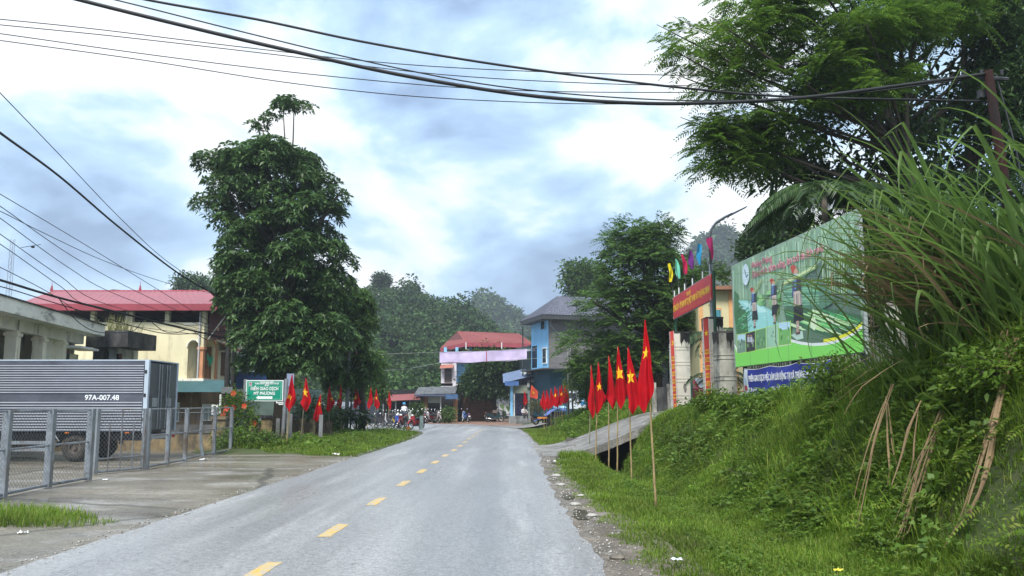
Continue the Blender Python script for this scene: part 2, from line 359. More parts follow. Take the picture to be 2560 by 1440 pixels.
def ground_mat(name, base, light, dark, rlo, rhi, fine, patch, stretch, bump=.35, pw=.5, cracks=0, tracks=0):
    m, nt, b = _nt(name); N = nt.nodes; L = nt.links
    tc = N.new('ShaderNodeTexCoord')
    def nz(scale, det=6, sc=(1, 1, 1), rough=.6):
        mp = N.new('ShaderNodeMapping'); L.new(tc.outputs['Object'], mp.inputs[0]); mp.inputs['Scale'].default_value = sc
        t = N.new('ShaderNodeTexNoise'); L.new(mp.outputs[0], t.inputs['Vector']); t.inputs['Scale'].default_value = scale; t.inputs['Detail'].default_value = det; t.inputs['Roughness'].default_value = rough
        return t.outputs[0]
    def rng(src, a, c, lo=0, hi=1):
        r = N.new('ShaderNodeMapRange'); L.new(src, r.inputs[0]); r.inputs[1].default_value = a; r.inputs[2].default_value = c; r.inputs[3].default_value = lo; r.inputs[4].default_value = hi; return r.outputs[0]
    def mix(f, a, c, mode='MIX'):
        x = N.new('ShaderNodeMixRGB'); x.blend_type = mode
        for i, q in enumerate((f, a, c)):
            if isinstance(q, (int, float)): x.inputs[i].default_value = q
            elif isinstance(q, tuple): x.inputs[i].default_value = (*q, 1)
            else: L.new(q, x.inputs[i])
        return x.outputs[0]
    p = nz(patch, 7, stretch); q = nz(patch * 2.7, 6, stretch)
    c = mix(rng(p, .38, .62), dark, base); c = mix(rng(q, .52, .72, 0, pw), c, light)
    if tracks: c = mix(rng(nz(1.1, 3, (1, .015, 1), .5), .40, .60, 0, tracks), c, dark); c = mix(rng(nz(5, 5, (1, 1, 1), .7), .60, .68, 0, .55), c, (.12, .115, .11))
    v = N.new('ShaderNodeTexVoronoi'); L.new(tc.outputs['Object'], v.inputs['Vector']); v.inputs['Scale'].default_value = fine
    hs = N.new('ShaderNodeRGBToBW'); L.new(v.outputs['Color'], hs.inputs[0])
    g = rng(hs.outputs[0], .1, .9, .58, 1.35)
    gg = N.new('ShaderNodeCombineXYZ'); [L.new(g, gg.inputs[k]) for k in range(3)]
    c = mix(.75, c, gg.outputs[0], 'MULTIPLY')
    s2 = rng(nz(fine * .22, 4), .3, .7, .82, 1.15); g2 = N.new('ShaderNodeCombineXYZ'); [L.new(s2, g2.inputs[k]) for k in range(3)]
    c = mix(1.0, c, g2.outputs[0], 'MULTIPLY')
    if cracks:
        vc = N.new('ShaderNodeTexVoronoi'); vc.feature = 'DISTANCE_TO_EDGE'; mp = N.new('ShaderNodeMapping'); L.new(tc.outputs['Object'], mp.inputs[0])
        dn = N.new('ShaderNodeTexNoise'); L.new(tc.outputs['Object'], dn.inputs['Vector']); dn.inputs['Scale'].default_value = 1.5
        va = N.new('ShaderNodeMixRGB'); va.inputs[0].default_value = .25; L.new(tc.outputs['Object'], va.inputs[1]); L.new(dn.outputs['Color'], va.inputs[2])
        L.new(va.outputs[0], vc.inputs['Vector']); vc.inputs['Scale'].default_value = cracks
        c = mix(rng(vc.outputs['Distance'], .004, .012, .75, 0), c, (.06, .055, .045))
    L.new(c, b.inputs['Base Color'])
    L.new(rng(nz(patch * 1.6, 6, stretch), .36, .60, rlo, rhi), b.inputs['Roughness']); b.inputs['Specular IOR Level'].default_value = .5
    bp = N.new('ShaderNodeBump'); bp.inputs['Strength'].default_value = bump; bp.inputs['Distance'].default_value = .006
    L.new(hs.outputs[0], bp.inputs['Height']); L.new(bp.outputs[0], b.inputs['Normal'])
    return m
M_ROAD = ground_mat('asphalt', (.325, .332, .337), (.47, .475, .48), (.20, .205, .21), .26, .52, 55, .30, (1.3, .16, 1), .45, .8, 0, .6)
M_YARD = ground_mat('yard_concrete', (.215, .195, .155), (.38, .38, .37), (.125, .112, .088), .16, .60, 38, .34, (.55, 1.1, 1), .3, .75, .16)
M_RAMP = ground_mat('ramp_concrete', (.25, .24, .225), (.40, .40, .385), (.12, .115, .10), .40, .75, 30, .7, (1, 1, 1), .4, .7, .4)
M_DIRT = ground_mat('shoulder_dirt', (.19, .165, .135), (.30, .28, .25), (.10, .085, .065), .35, .85, 42, 1.2, (1, .6, 1), .9, .6)
M_CLAY = ground_mat('forecourt_clay', (.26, .15, .11), (.36, .24, .18), (.18, .11, .08), .6, .9, 30, .6, (1, 1, 1), .4, .5)
def sheet(name, pts, z, material, label=None):
    m = MB(); m.poly([(x, y, z) for x, y in pts]); o = m.build(name, material); return struct(o, label)
def jit(pts, amp, step, seed, z=None):
    g = random.Random(seed); out = []
    for a, b in zip(pts[:-1], pts[1:]):
        n = max(1, int(math.dist(a, b) / step))
        for k in range(n):
            t = k / n; out.append((a[0] + (b[0] - a[0]) * t + g.uniform(-amp, amp), a[1] + (b[1] - a[1]) * t))
    return out + [pts[-1]]
LEFT = jit([(-5.25, -40), (-5.3, 0), (-5.1, 12), (-5.05, 20), (-4.85, 27), (-4.75, 36), (-5.0, 43)], .05, .5, 1) + [(-5.4, 46.2), (-7, 48.6), (-11, 51), (-20, 54), (-70, 66)]
RIGHT = jit([(1.0, -40), (1.0, 4), (.95, 9), (.82, 14), (.82, 22), (.95, 27), (1.05, 32), (.95, 38), (.75, 45)], .06, .5, 2) + [(.55, 50), (.0, 55), (-1.2, 59), (-3.4, 62), (-8, 64.5), (-18, 67), (-70, 78)]
sheet('road', LEFT + RIGHT[::-1], .004, M_ROAD, 'pale worn asphalt road running up to the shops and bending left')
sheet('shoulder', jit([(.2, -20), (.2, 45)], .01, 2, 3) + jit([(1.75, 45), (1.7, 34), (1.35, 24), (1.35, 18), (1.85, 11), (2.2, 6), (2.2, -20)], .1, .5, 4), -.001, M_DIRT, 'muddy dirt strip between the asphalt and the verge grass')
sheet('concrete_yard', [(-70, -20), (-4.9, -20), (-4.9, 24.4)] + jit([(-5.0, 24.5), (-6.4, 25.1), (-8, 26.1), (-9.9, 27.4)], .05, .4, 5) + [(-10.2, 28.4), (-70, 30)], 0.0, M_YARD, 'damp stained concrete yard in front of the chain link fence')
sheet('forecourt', [(-70, 62), (-5, 57), (0, 53.5), (1.6, 52), (3.2, 58), (4.5, 80), (-70, 95)], -.004, M_CLAY, 'reddish packed earth forecourt before the far shops')
M_YEL = mat('road_paint', (.72, .44, .035), .6, .22, 9, dirt=(.33, .33, .31), damt=.7, dscale=(1, 1, 1), dsc=9)
for i, (u0, v0, u1, v1) in enumerate([(632, 1440, 652, 1427), (803, 1342, 868, 1309), (922, 1263, 962, 1244), (994, 1215, 1024, 1202), (1044, 1183, 1066, 1173), (1080, 1159, 1096, 1152), (1105, 1142, 1121, 1136), (1128, 1128, 1142, 1123), (1144, 1117, 1157, 1113), (1158, 1107, 1168, 1103), (1168, 1099, 1178, 1095), (1178, 1092, 1187, 1089), (1188, 1085, 1196, 1082), (1196, 1079, 1206, 1075)]):
    a = G((u0 + u1) / 2, (v0 + v1) / 2, 0.004); L_ = 1.05; w = .088
    dx = .012 * a.y * 0 + (.03 if a.y < 30 else .06)
    m = MB(); k = random.Random(i)
    n = 6; lft = [(a.x - w + k.uniform(-.008, .008) + dx * (t / n - .5), a.y - L_ / 2 + L_ * t / n) for t in range(n + 1)]; rgt = [(a.x + w + k.uniform(-.008, .008) + dx * (t / n - .5), a.y - L_ / 2 + L_ * t / n) for t in range(n + 1)]
    m.poly([(x, y, .008) for x, y in lft[::-1]][::-1] + [(x, y, .008) for x, y in rgt[::-1]])
    o = m.build('lane_dash', M_YEL); struct(o); o['group'] = 'yellow centre line dashes'

# the driveway slab over the ditch
def ramp():
    m = MB(); n = 26
    def top(x): return float(sstep(1.2, 6.2, x) * 1.40 + .012)
    def edge(x):
        t = (x - .9) / 5.4; return RX0 + .2 - .9 * max(0, t - .55) ** 1 * 2.0 - (0.5 * (1 - min(1, t * 3.2))), RX1 + .1 - 1.6 * max(0, t - .4) + (.9 * (1 - min(1, t * 3)))
    k = random.Random(3); vs = []
    for i in range(n + 1):
        x = .86 + (8.6 - .86) * i / n; y0, y1 = edge(min(x, 6.6)); j = k.uniform(-.05, .05)
        vs.append([(x, y0 + j, top(x)), (x, y0 + j, top(x) - .26), (x, y1 + j, top(x) - .26), (x, y1 + j, top(x))])
    V = [p for q in vs for p in q]; m.add(V, [(4 * i + a, 4 * i + b, 4 * i + 4 + b, 4 * i + 4 + a) for i in range(n) for a, b in ((3, 0), (0, 1), (1, 2), (2, 3))])
    o = m.build('driveway', M_RAMP); struct(o, 'cracked concrete driveway slab climbing over the ditch to the gate')
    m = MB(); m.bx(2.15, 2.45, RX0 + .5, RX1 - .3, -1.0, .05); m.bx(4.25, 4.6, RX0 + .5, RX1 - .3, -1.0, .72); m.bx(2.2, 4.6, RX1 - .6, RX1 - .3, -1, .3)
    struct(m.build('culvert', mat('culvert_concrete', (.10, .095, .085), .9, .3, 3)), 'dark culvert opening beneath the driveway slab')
ramp()
# the wider concrete road climbing right to the blue house
m = MB(); pts = [(.55, 50.5), (1.2, 49), (3.0, 50.5), (6.6, 53.5), (14, 57), (14, 63), (6, 59.5), (2.6, 60), (-1.6, 59.4), (-.2, 55.5)]
def rz_(x, y): return max(.016, H1(x, y) * 1.0 + .03)
g_ = []
for i in range(19):
    t = i / 18
    a = Vector((.3 + 9 * t, 51.6 + 4.4 * t, 0)); b = Vector((-1.9 + 11.2 * t, 59.0 + 2.2 * t, 0)); g_.append([a.lerp(b, s) for s in (0, .25, .5, .75, 1)])
V = [(p.x, p.y, max(.02, float(sstep(.3, 6.5, p.x)) * 1.12 + .02)) for r in g_ for p in r]
m.add(V, [(5 * i + j, 5 * i + j + 1, 5 * i + 6 + j, 5 * i + 5 + j) for i in range(18) for j in range(4)])
struct(m.build('side_road', M_RAMP), 'concrete side road climbing right past the blue house')

# puddles
M_WATER = mat('puddle_water', (.11, .10, .085), .04, .2, 2, spec=.7)
for (u, v, a, b, lab) in ((1452, 1286, .14, .55, 'larger muddy puddle at the right road edge'), (1420, 1243, .11, .42, 'smaller puddle beyond the muddy one at the road edge'), (1385, 1195, .07, .3, 'thin puddle sliver beside the verge grass')):
    c = G(u, v); k = random.Random(u); m = MB()
    m.poly([(c.x + a * (1 + k.uniform(-.25, .25)) * math.cos(t) + .12 * math.sin(t) * a, c.y + b * (1 + k.uniform(-.2, .2)) * math.sin(t), .0085) for t in [2 * math.pi * i / 22 for i in range(22)]])
    struct(m.build('puddle', M_WATER), lab)

# ================================================================ hills and far woods
xk = np.array([-400, -120, -60, -38, -23, -16, -10, -3, 1, 5.5, 15, 40, 120, 400.]); zk = np.array([24, 25, 29, 28.5, 25, 21.5, 20, 15.5, 12.5, 13.5, 19, 24, 30, 30.])
def hill1(x, y):
    a = np.interp(np.asarray(x) * 190 / np.maximum(np.asarray(y), 60.), xk, zk)
    return a * sstep(84, 192, y) * (1 + .10 * np.sin(np.asarray(x) * .16 + np.asarray(y) * .06) + .06 * np.sin(np.asarray(x) * .37 - np.asarray(y) * .11)) - .5
def hillmesh(name, x0, x1, y0, y1, nx, ny, fn, lab):
    X, Y = np.meshgrid(np.linspace(x0, x1, nx), np.linspace(y0, y1, ny)); Z = fn(X, Y)
    i = (np.arange(ny - 1)[:, None] * nx + np.arange(nx - 1)[None, :]).ravel()
    struct(npmesh(name, np.stack([X, Y, Z], -1).reshape(-1, 3), [np.stack([i, i + 1, i + nx + 1, i + nx], 1)], mat('forest_floor', (.035, .045, .02), .95, .3, .2), smooth=True), lab)
hillmesh('hill', -130, 110, 82, 240, 70, 40, hill1, 'wooded hill behind the shops')
xf = np.array([-200, -60, -15, -5, 10, 22, 60, 90, 104, 118, 140, 200, 400.]); zf = np.array([40, 52, 60, 54, 40, 34, 40, 66, 82, 92, 90, 96, 100.])
def hill2(x, y): return np.interp(np.asarray(x) * 420 / np.maximum(np.asarray(y), 200.), xf, zf) * sstep(300, 425, y) * (1 + .05 * np.sin(np.asarray(x) * .07))
hillmesh('far_hill', -220, 300, 296, 520, 60, 24, hill2, 'far hill fading into mist between the near hill and the blue house')
M_WOOD = leafmat('woodland_leaves', [(.026, .060, .020), (.044, .090, .027), (.068, .120, .034), (.032, .070, .028)], .25, .6, .2, .16, .5, 1.6)
def woods(name, pts, rs, nq, q, seed, lab):
    g = np.random.default_rng(seed); C, D, S = [], [], []
    for (x, y, z), r in zip(pts, rs):
        e = g.uniform(.8, 1.25); sub = unit(g.normal(size=(6, 3))) * r * .5; k = g.integers(0, 6, nq); d = unit(g.normal(size=(nq, 3))); d[:, 2] = np.abs(d[:, 2]) * .9 - .2
        p = np.array([x, y, z + r * e * .75]) + (sub[k] + d * r * .62) * np.array([1, 1, e]); C.append(p); D.append(d + np.array([0, 0, -.2])); S.append(np.full(nq, q * (.7 + .25 * r / 2.5)))
    C = np.concatenate(C); D = np.concatenate(D); S = np.concatenate(S)
    V, F = leaves(C, D + g.normal(0, .5, D.shape), S * g.uniform(.7, 1.4, len(S)), S * .62, .2)
    return tag(stuff(npmesh(name, V, [F], M_WOOD)), lab)
g = np.random.default_rng(5); pts, rs = [], []
while len(pts) < 760:
    y = 88 + 112 * g.random() ** 1.1; u = g.uniform(330, 1500)
    if u < 860 and g.random() < .82: continue
    x = (u - 1280) / 1898 * y; 
    pts.append((x, y, float(hill1(x, y)) - .5)); rs.append(g.uniform(1.4, 3.3) * (1 if g.random() < .92 else 1.35))
woods('forest', pts, rs, 230, .80, 6, 'dense evergreen wood covering the near hill')
pts, rs = [], []
while len(pts) < 420:
    y = 330 + 110 * g.random(); u = g.choice([g.uniform(1180, 1420), g.uniform(1700, 1960)]); x = (u - 1280) / 1898 * y
    pts.append((x, y, float(hill2(x, y)) - 1)); rs.append(g.uniform(3, 5.5))
woods('far_forest', pts, rs, 60, 2.2, 7, 'blue misty wood on the far hill')
# ================================================================ grass and weeds
M_GRASS = leafmat('grass_blades', [(.095, .17, .018), (.14, .245, .024), (.185, .295, .033), (.25, .29, .06)], .5, .55, .3, .8, .62, 1.35)
M_WEED = leafmat('weed_leaves', [(.08, .155, .020), (.12, .215, .026), (.165, .265, .042)], .46, .5, .35, .8, .6, 1.35)
def scatter(n, fx, y0, y1, pw, seed):
    g = np.random.default_rng(seed); y = y0 * (y1 / y0) ** (g.random(n) ** pw); a, b = fx(y); x = a + (b - a) * g.random(n)
    return x, y, g
def edge_r(y): return np.interp(y, [5, 7, 9, 12, 15, 19, 22, 24.6], [1.75, 1.4, 1.42, 1.35, 1.18, 1.02, 1.12, 1.9]) + .13 * np.sin(y * 4.3) + .07 * np.sin(y * 11.1) + .05 * np.sin(y * 23)
def grass(name, x, y, h, w, lab, g, lean=.5, lo=.0, m=None):
    B = np.stack([x, y, hgt(x, y) - .02 + lo], 1); n = len(x)
    V, F = blades(B, g.random(n) * 6.283, h, w, g.uniform(.1, lean * 1.6, n))
    return tag(stuff(npmesh(name, V, F, m or M_GRASS)), lab)
x, y, g = scatter(80000, lambda y: (edge_r(y), np.full_like(y, 4.3)), 5.6, 25.0, 1.0, 1)
k = (y < 24.4 + .4 * np.sin(x * 5)) ; x, y = x[k], y[k]; n = len(x)
cl = .6 + .5 * (wav(x * 2.2, y * 1.7) * .5 + .5)
grass('verge_grass', x, y, g.uniform(.05, .13, n) * cl * np.interp(x, [1.2, 1.6, 3.2, 3.9], [.55, 1, 1.2, 1.9]), g.uniform(.007, .013, n) * np.interp(y, [6, 14, 25], [.8, 1.25, 1.9]), 'short bright green grass on the right verge', g, .55)
x, y, g = scatter(115000, lambda y: (np.full_like(y, 3.5), np.full_like(y, 6.6)), 5.6, 24.3, 1.0, 2); n = len(x)
cl = wav(x * 1.9, y * 1.4); k = g.random(n) < .62 + .4 * cl; x, y, cl = x[k], y[k], cl[k]; n = len(x)
grass('bank_grass', x, y, g.uniform(.09, .24, n) * (1 + .6 * cl) * np.interp(x, [3.5, 4.6, 6.5], [.7, 1.0, 1.15]), g.uniform(.008, .016, n) * np.interp(y, [6, 14, 25], [.8, 1.2, 1.8]), 'long grass tangled over the right bank', g, .8)
x, y, g = scatter(3600, lambda y: (np.full_like(y, 4.0), np.full_like(y, 6.6)), 8.0, 23, 1.0, 3); n = len(x)
grass('bank_tall_grass', x, y, g.uniform(.25, .6, n) * np.interp(y, [8, 14, 23], [1.2, 1, .6]), g.uniform(.012, .022, n), 'tall arching grass blades along the upper bank', g, .9)
def weeds(name, x, y, h0, L, lab, g, per=7, m=None):
    n = len(x); L = np.repeat(L * (1 + .75 * wav(x * .9 + 3, y * .8)), per); c = np.stack([x, y, hgt(x, y) + h0], 1); C = np.repeat(c, per, 0) + g.normal(0, .05, (n * per, 3)) * np.array([1, 1, .7]); D = g.normal(size=(n * per, 3)); D[:, 2] = np.abs(D[:, 2]) * .5
    V, F = leaves(C, D, L * g.uniform(.6, 1.3, n * per), L * .55 * g.uniform(.8, 1.2, n * per), .25)
    return tag(stuff(npmesh(name, V, [F], m or M_WEED)), lab)
x, y, g = scatter(5600, lambda y: (np.full_like(y, 3.6), np.full_like(y, 6.5)), 5.6, 24.3, 1.0, 4)
k = wav(x * 1.3 + 4, y * 1.1) > -.35; x, y = x[k], y[k]; weeds('bank_weeds', x, y, g.uniform(.05, .26, len(x)) * np.interp(x, [3.6, 4.5], [.5, 1]), .075, 'low broad-leaved weeds and creepers on the bank', g)
x, y, g = scatter(1300, lambda y: (np.full_like(y, 3.9), np.full_like(y, 6.6)), 5.6, 24, 1.0, 14)
k = wav(x * .8 + 9, y * .7) > .15; x, y = x[k], y[k]; weeds('bank_broadleaf', x, y, g.uniform(.12, .34, len(x)), .13, 'larger pale broad leaved plants in patches on the bank', g, 6, leafmat('pale_broad_leaves', [(.09, .17, .03), (.13, .22, .04), (.17, .25, .06)], .42, .5, .35))
x, y, g = scatter(240, lambda y: (np.full_like(y, 4.0), np.full_like(y, 6.0)), 6.5, 20, 1.0, 15); p = np.stack([x, y, hgt(x, y) + .12], 1)
V, F = fronds(p, unit(g.normal(size=(len(x), 3)) + np.array([-.8, -.3, .5])), 12, .42, .085, .028, .5, 16); tag(stuff(npmesh('bank_ferns', V, [F], M_GRASS)), 'small bright ferns scattered on the bank')
x, y, g = scatter(1500, lambda y: (np.full_like(y, 2.2), np.full_like(y, 4.0)), 6, 20, 1.0, 5); weeds('verge_clover', x, y, g.uniform(.02, .08, len(x)), .045, 'small round leaved weeds in the verge grass', g, 6)
# left triangle and the mound beyond the driveway
def tri(y): return np.interp(y, [24.8, 25.2, 28, 33], [-9.6, -10.6, -12, -12]), np.interp(y, [24.8, 26, 36, 43, 46], [-5.2, -5.12, -4.95, -5.3, -5.7]) - .06 + .10 * np.sin(y * 5) + .06 * np.sin(y * 13)
x, y, g = scatter(42000, tri, 24.9, 46, 1.15, 6); k = (y > 24.7 + (-5 - x) * .52 + .25 * np.sin(x * 4)) ; x, y = x[k], y[k]; n = len(x)
grass('lawn_grass', x, y, g.uniform(.07, .17, n) * (1 + .4 * wav(x, y)), g.uniform(.018, .034, n), 'rough lawn triangle between the road and the fence', g, .5)
x, y, g = scatter(700, tri, 25.5, 46, 1.0, 7); k = y > 25.4 + (-5 - x) * .6; weeds('lawn_weeds', x[k], y[k], g.uniform(.03, .2, int(k.sum())), .11, 'leafy weeds in the left lawn', g, 7)
def mnd(y): return np.interp(y, [31, 32.5, 36, 45, 50], [1.5, 1.15, 1.02, .9, .75]) + .06 * np.sin(y * 6), np.interp(y, [31, 50], [6.2, 6.8])
x, y, g = scatter(32000, mnd, 31.9, 50, 1.0, 8); n = len(x)
grass('mound_grass', x, y, g.uniform(.08, .2, n) * (1 + .4 * wav(x, y)) * np.interp(x, [1, 2.4, 3.4], [.8, 1, 1.7]), g.uniform(.02, .038, n), 'grass on the mound beyond the driveway', g, .6)
x, y, g = scatter(1800, lambda y: (np.full_like(y, 2.6), np.full_like(y, 6.6)), 33.5, 50, 1.0, 9); weeds('mound_weeds', x, y, g.uniform(.1, .5, len(x)), .15, 'leafy weeds on the mound under the tree', g, 7)
x, y, g = scatter(7500, lambda y: (np.full_like(y, -9.4), np.interp(y, [10.4, 11.2, 12.3], [-6.0, -5.6, -7.2])), 10.7, 12.0, 1.0, 10)
k = (wav(x * 2, y * 3) > -.55) & (g.random(len(x)) < np.interp(x, [-9, -7.5, -5.7], [1, .8, .3])); x, y = x[k], y[k]
grass('kerb_grass', x, y, g.uniform(.12, .30, len(x)) * np.interp(x, [-9, -7, -5.7], [1.2, 1, .35]), g.uniform(.008, .013, len(x)), 'strip of wild grass growing across the concrete yard', g, .7)
g = np.random.default_rng(21); x, y = g.uniform(-10.7, -8.4, 3200), g.uniform(26.9, 29.6, 3200); k = y > 26.9 + (-8.6 - x) * .25; x, y = x[k], y[k]
grass('corner_grass', x, y, g.uniform(.12, .3, len(x)), g.uniform(.02, .034, len(x)), 'grass at the end of the chain link fence', g, .6, .03)
g = np.random.default_rng(22); n = 2600; x, y = g.uniform(1.5, 5.6, n), g.uniform(24.0, 24.95, n); k = (x < 2.7) | (x > 3.9) | (g.random(n) < .25); x, y = x[k], y[k]
grass('ramp_edge_grass', x, y, g.uniform(.12, .34, len(x)), g.uniform(.015, .026, len(x)), 'grass fringe along the near edge of the driveway', g, .7)
g = np.random.default_rng(23); n = 2400; x, y = g.uniform(1.1, 5.8, n), g.uniform(31.3, 32.6, n)
grass('ramp_back_grass', x, y, g.uniform(.15, .4, n) * np.interp(x, [1, 4, 5.8], [.6, 1, 2.2]), g.uniform(.018, .03, n), 'grass fringe along the far edge of the driveway', g, .7)
# pebbles and crumbs along both asphalt edges
g = np.random.default_rng(12); n = 1700; y = 5 * (46 / 5) ** g.random(n); x = np.where(g.random(n) < .62, np.interp(y, [5, 14, 25, 46], [1.05, .9, .95, .8]) + g.normal(.12, .16, n), -5.12 + g.normal(-.06, .10, n))
s = g.uniform(.006, .022, n) * np.interp(y, [5, 20, 46], [1, 1.5, 2]); c = np.stack([x, y, np.full(n, .004)], 1); oct_ = np.array([[1, 0, 0], [-1, 0, 0], [0, 1, 0], [0, -1, 0], [0, 0, .7], [0, 0, -.3]])
V = (c[:, None, :] + (oct_[None] * s[:, None, None] * g.uniform(.6, 1.2, (n, 6, 1)))).reshape(-1, 3); tf = np.array([[0, 2, 4], [2, 1, 4], [1, 3, 4], [3, 0, 4], [2, 0, 5], [1, 2, 5], [3, 1, 5], [0, 3, 5]])
tag(stuff(npmesh('gravel', V, [(np.arange(n)[:, None, None] * 6 + tf[None]).reshape(-1, 3)], leafmat('gravel_stones', [(.16, .15, .13), (.28, .27, .25), (.45, .44, .42)], 0, .85))), 'loose grit and crumbs along the asphalt edges')

# ================================================================ trees
M_BARK = mat('bark', (.060, .048, .036), .9, .35, 6, bump=.7, dscale=(1, 1, .2))
M_BARKL = mat('pale_bark', (.13, .115, .095), .9, .35, 5, bump=.5)
def tree(name, label, base, top, rows, d, nb, r0, r1, trunk, nl, kind, material, thick=.45, seed=1, extra=None, bark=None, nlimb=18, group=None, flat=.8, **kw):
    t = thing(name, label, 'tree', base, 0, group)
    B = blobs_from_rows(rows, d, nb, r0, r1, thick, seed)
    if extra is not None: B = np.concatenate([B, np.array(extra)])
    p, dr = shell_pts(B, nl, seed + 1, flat)
    V, F = kind(p, dr, seed=seed + 2, **kw)
    npmesh('crown', V, [F], material, t, off=base)
    mb = MB(); limbs(mb, base, top, B[:nb], trunk, nlimb, seed, trunk * .3); mb.build('trunk', bark or M_BARK, t, True, True)
    return t
def simple(p, dirs, k=3, L=.2, W=.1, droop=.2, seed=1, **_):
    g = np.random.default_rng(seed); C = np.repeat(p, k, 0) + g.normal(0, L * .7, (len(p) * k, 3)); D = np.repeat(dirs, k, 0) + g.normal(0, .8, (len(p) * k, 3)); D[:, 2] -= .15
    return leaves(C, D, L * g.uniform(.6, 1.3, len(C)), W * g.uniform(.8, 1.2, len(C)), droop)
def ros(p, dirs, seed=1, k=7, L=.3, W=.08, droop=.25, **_): return rosettes(p, dirs, k, L, W, droop, seed)
def fea(p, dirs, seed=1, k=8, L=.6, l=.14, w=.045, droop=.35, **_): return fronds(p, dirs, k, L, l, w, droop, seed)
M_L1 = leafmat('alstonia_leaves', [(.036, .086, .029), (.055, .117, .035), (.075, .146, .042), (.104, .179, .052)], .34, .45, .4, .7, .6, 1.4)
M_L2 = leafmat('feathery_leaves', [(.060, .132, .019), (.096, .186, .026), (.144, .240, .034)], .5, .5, .25, .8, .6, 1.4)
M_L3 = leafmat('dark_leaves', [(.026, .062, .019), (.041, .086, .024), (.060, .113, .031)], .32, .5, .3, .8, .6, 1.4)
M_L4 = leafmat('cassia_leaves', [(.052, .112, .026), (.078, .153, .034), (.111, .195, .044)], .4, .5, .3, .7, .6, 1.4)
M_L5 = leafmat('bright_leaves', [(.045, .100, .016), (.075, .145, .022), (.12, .18, .03)], .35, .5, .3)
b = G(703, 1093); b = Vector((P(703, 1000, 36).x, 36, .1))
rows = [(362, 560, 800), (395, 500, 840), (430, 487, 862), (500, 492, 884), (560, 490, 892), (620, 512, 893), (690, 516, 905), (745, 535, 905), (800, 552, 925), (850, 560, 935), (900, 575, 930), (945, 600, 905)]
ex = [(P(u, v, 36).x, 36 + q, PZ(v, 36), r) for u, v, q, r in ((700, 262, 0, .5), (725, 256, .2, .55), (752, 266, .3, .5), (735, 275, -.2, .45), (690, 280, .2, .45), (668, 288, .3, .4), (778, 276, 0, .4), (712, 270, -.3, .5), (630, 318, 0, .4), (655, 308, .2, .4), (645, 325, .1, .35), (650, 352, .1, .4), (515, 405, 0, .7), (520, 425, .2, .6))]
t = tree('alstonia_tree', 'huge dense dark green tree with a small umbrella tuft above its crown', b, (b.x + .35, 36, 13.0), rows, 36, 135, .65, 1.25, .34, 10500, ros, M_L1, .5, 3, ex, nlimb=30, k=7, L=.30, W=.10, droop=.14)
m = MB()
for u0, v0, u1, v1 in ((712, 420, 708, 275), (727, 420, 735, 272), (672, 400, 655, 320)):
    m.tube([P(u0, v0, 36), P((u0 + u1) / 2 + 2, (v0 + v1) / 2, 36), P(u1, v1, 36)], [.055, .042, .025], 6)
m.build('top_stem', M_BARKL, t, True, True)
b = Vector((PX(905, 43), 43, .1))
tree('roadside_tree', 'mid green leafy tree half hidden behind the huge dark tree', b, (b.x, 43, 6.5), [(720, 860, 905), (760, 840, 930), (810, 800, 950), (860, 780, 962), (910, 760, 964), (955, 770, 945), (985, 790, 930)], 43, 42, .8, 1.3, .2, 3000, ros, M_L4, .5, 13, k=6, L=.32, W=.12)
b = Vector((PX(640, 46), 46, .1))
tree('garden_tree', 'small dark tree in front of the blue sheds', b, (b.x, 46, 4.6), [(880, 600, 690), (920, 590, 720), (960, 585, 760), (990, 610, 780)], 46, 22, .7, 1.0, .14, 1500, simple, M_L4, .5, 17, k=5, L=.3, W=.12)
b = Vector((PX(1640, 42), 42, H1(7.6, 42)))
rows = [(545, 1540, 1640), (580, 1518, 1690), (620, 1510, 1725), (655, 1470, 1770), (690, 1450, 1815), (725, 1440, 1835), (760, 1408, 1835), (800, 1405, 1830), (840, 1395, 1790), (880, 1408, 1700), (920, 1415, 1690), (960, 1430, 1670)]
tree('cassia_tree', 'broad spreading tree with feathery compound leaves behind the gate', b, (b.x - .3, 42, 10.2), rows, 42, 84, .8, 1.5, .34, 5200, fea, M_L4, .5, 23, nlimb=34, k=8, L=.85, l=.24, w=.085, droop=.3, flat=.55)
b = Vector((PX(1500, 46), 46, H1(5.2, 46)))
tree('bushy_tree', 'light green bushy small tree below the spreading tree', b, (b.x, 46, 4.6), [(870, 1440, 1540), (910, 1415, 1580), (950, 1400, 1590), (990, 1400, 1570), (1020, 1430, 1560)], 46, 24, .6, 1.0, .1, 2000, simple, M_L5, .4, 27, k=6, L=.22, W=.07)
b = Vector((PX(1235, 72), 72, .0))
tree('shop_tree', 'round dark green tree standing before the red roofed house', b, (b.x, 72, 5.2), [(893, 1190, 1305), (915, 1172, 1318), (945, 1155, 1312), (975, 1140, 1285), (1000, 1145, 1260)], 72, 40, .9, 1.4, .2, 2600, simple, M_L3, .5, 33, k=6, L=.34, W=.17)
b = Vector((PX(960, 60), 60, .0))
tree('young_tree', 'slim yellowish green tree behind the far left flags', b, (b.x, 60, 4.0), [(880, 925, 960), (920, 905, 965), (960, 900, 968), (1000, 905, 965)], 60, 16, .6, .9, .1, 1100, simple, M_L4, .5, 37, k=5, L=.3, W=.14)
b = Vector((PX(1440, 90), 90, 2.))
tree('ridge_tree', 'pale hazy tree rising behind the blue house roof', b, (b.x, 90, 17), [(655, 1420, 1500), (690, 1400, 1530), (740, 1390, 1560), (790, 1400, 1560)], 90, 22, 1.2, 2.0, .3, 1500, simple, M_L4, .5, 39, k=5, L=.5, W=.25)
b = Vector((PX(945, 188), 188, 24.))
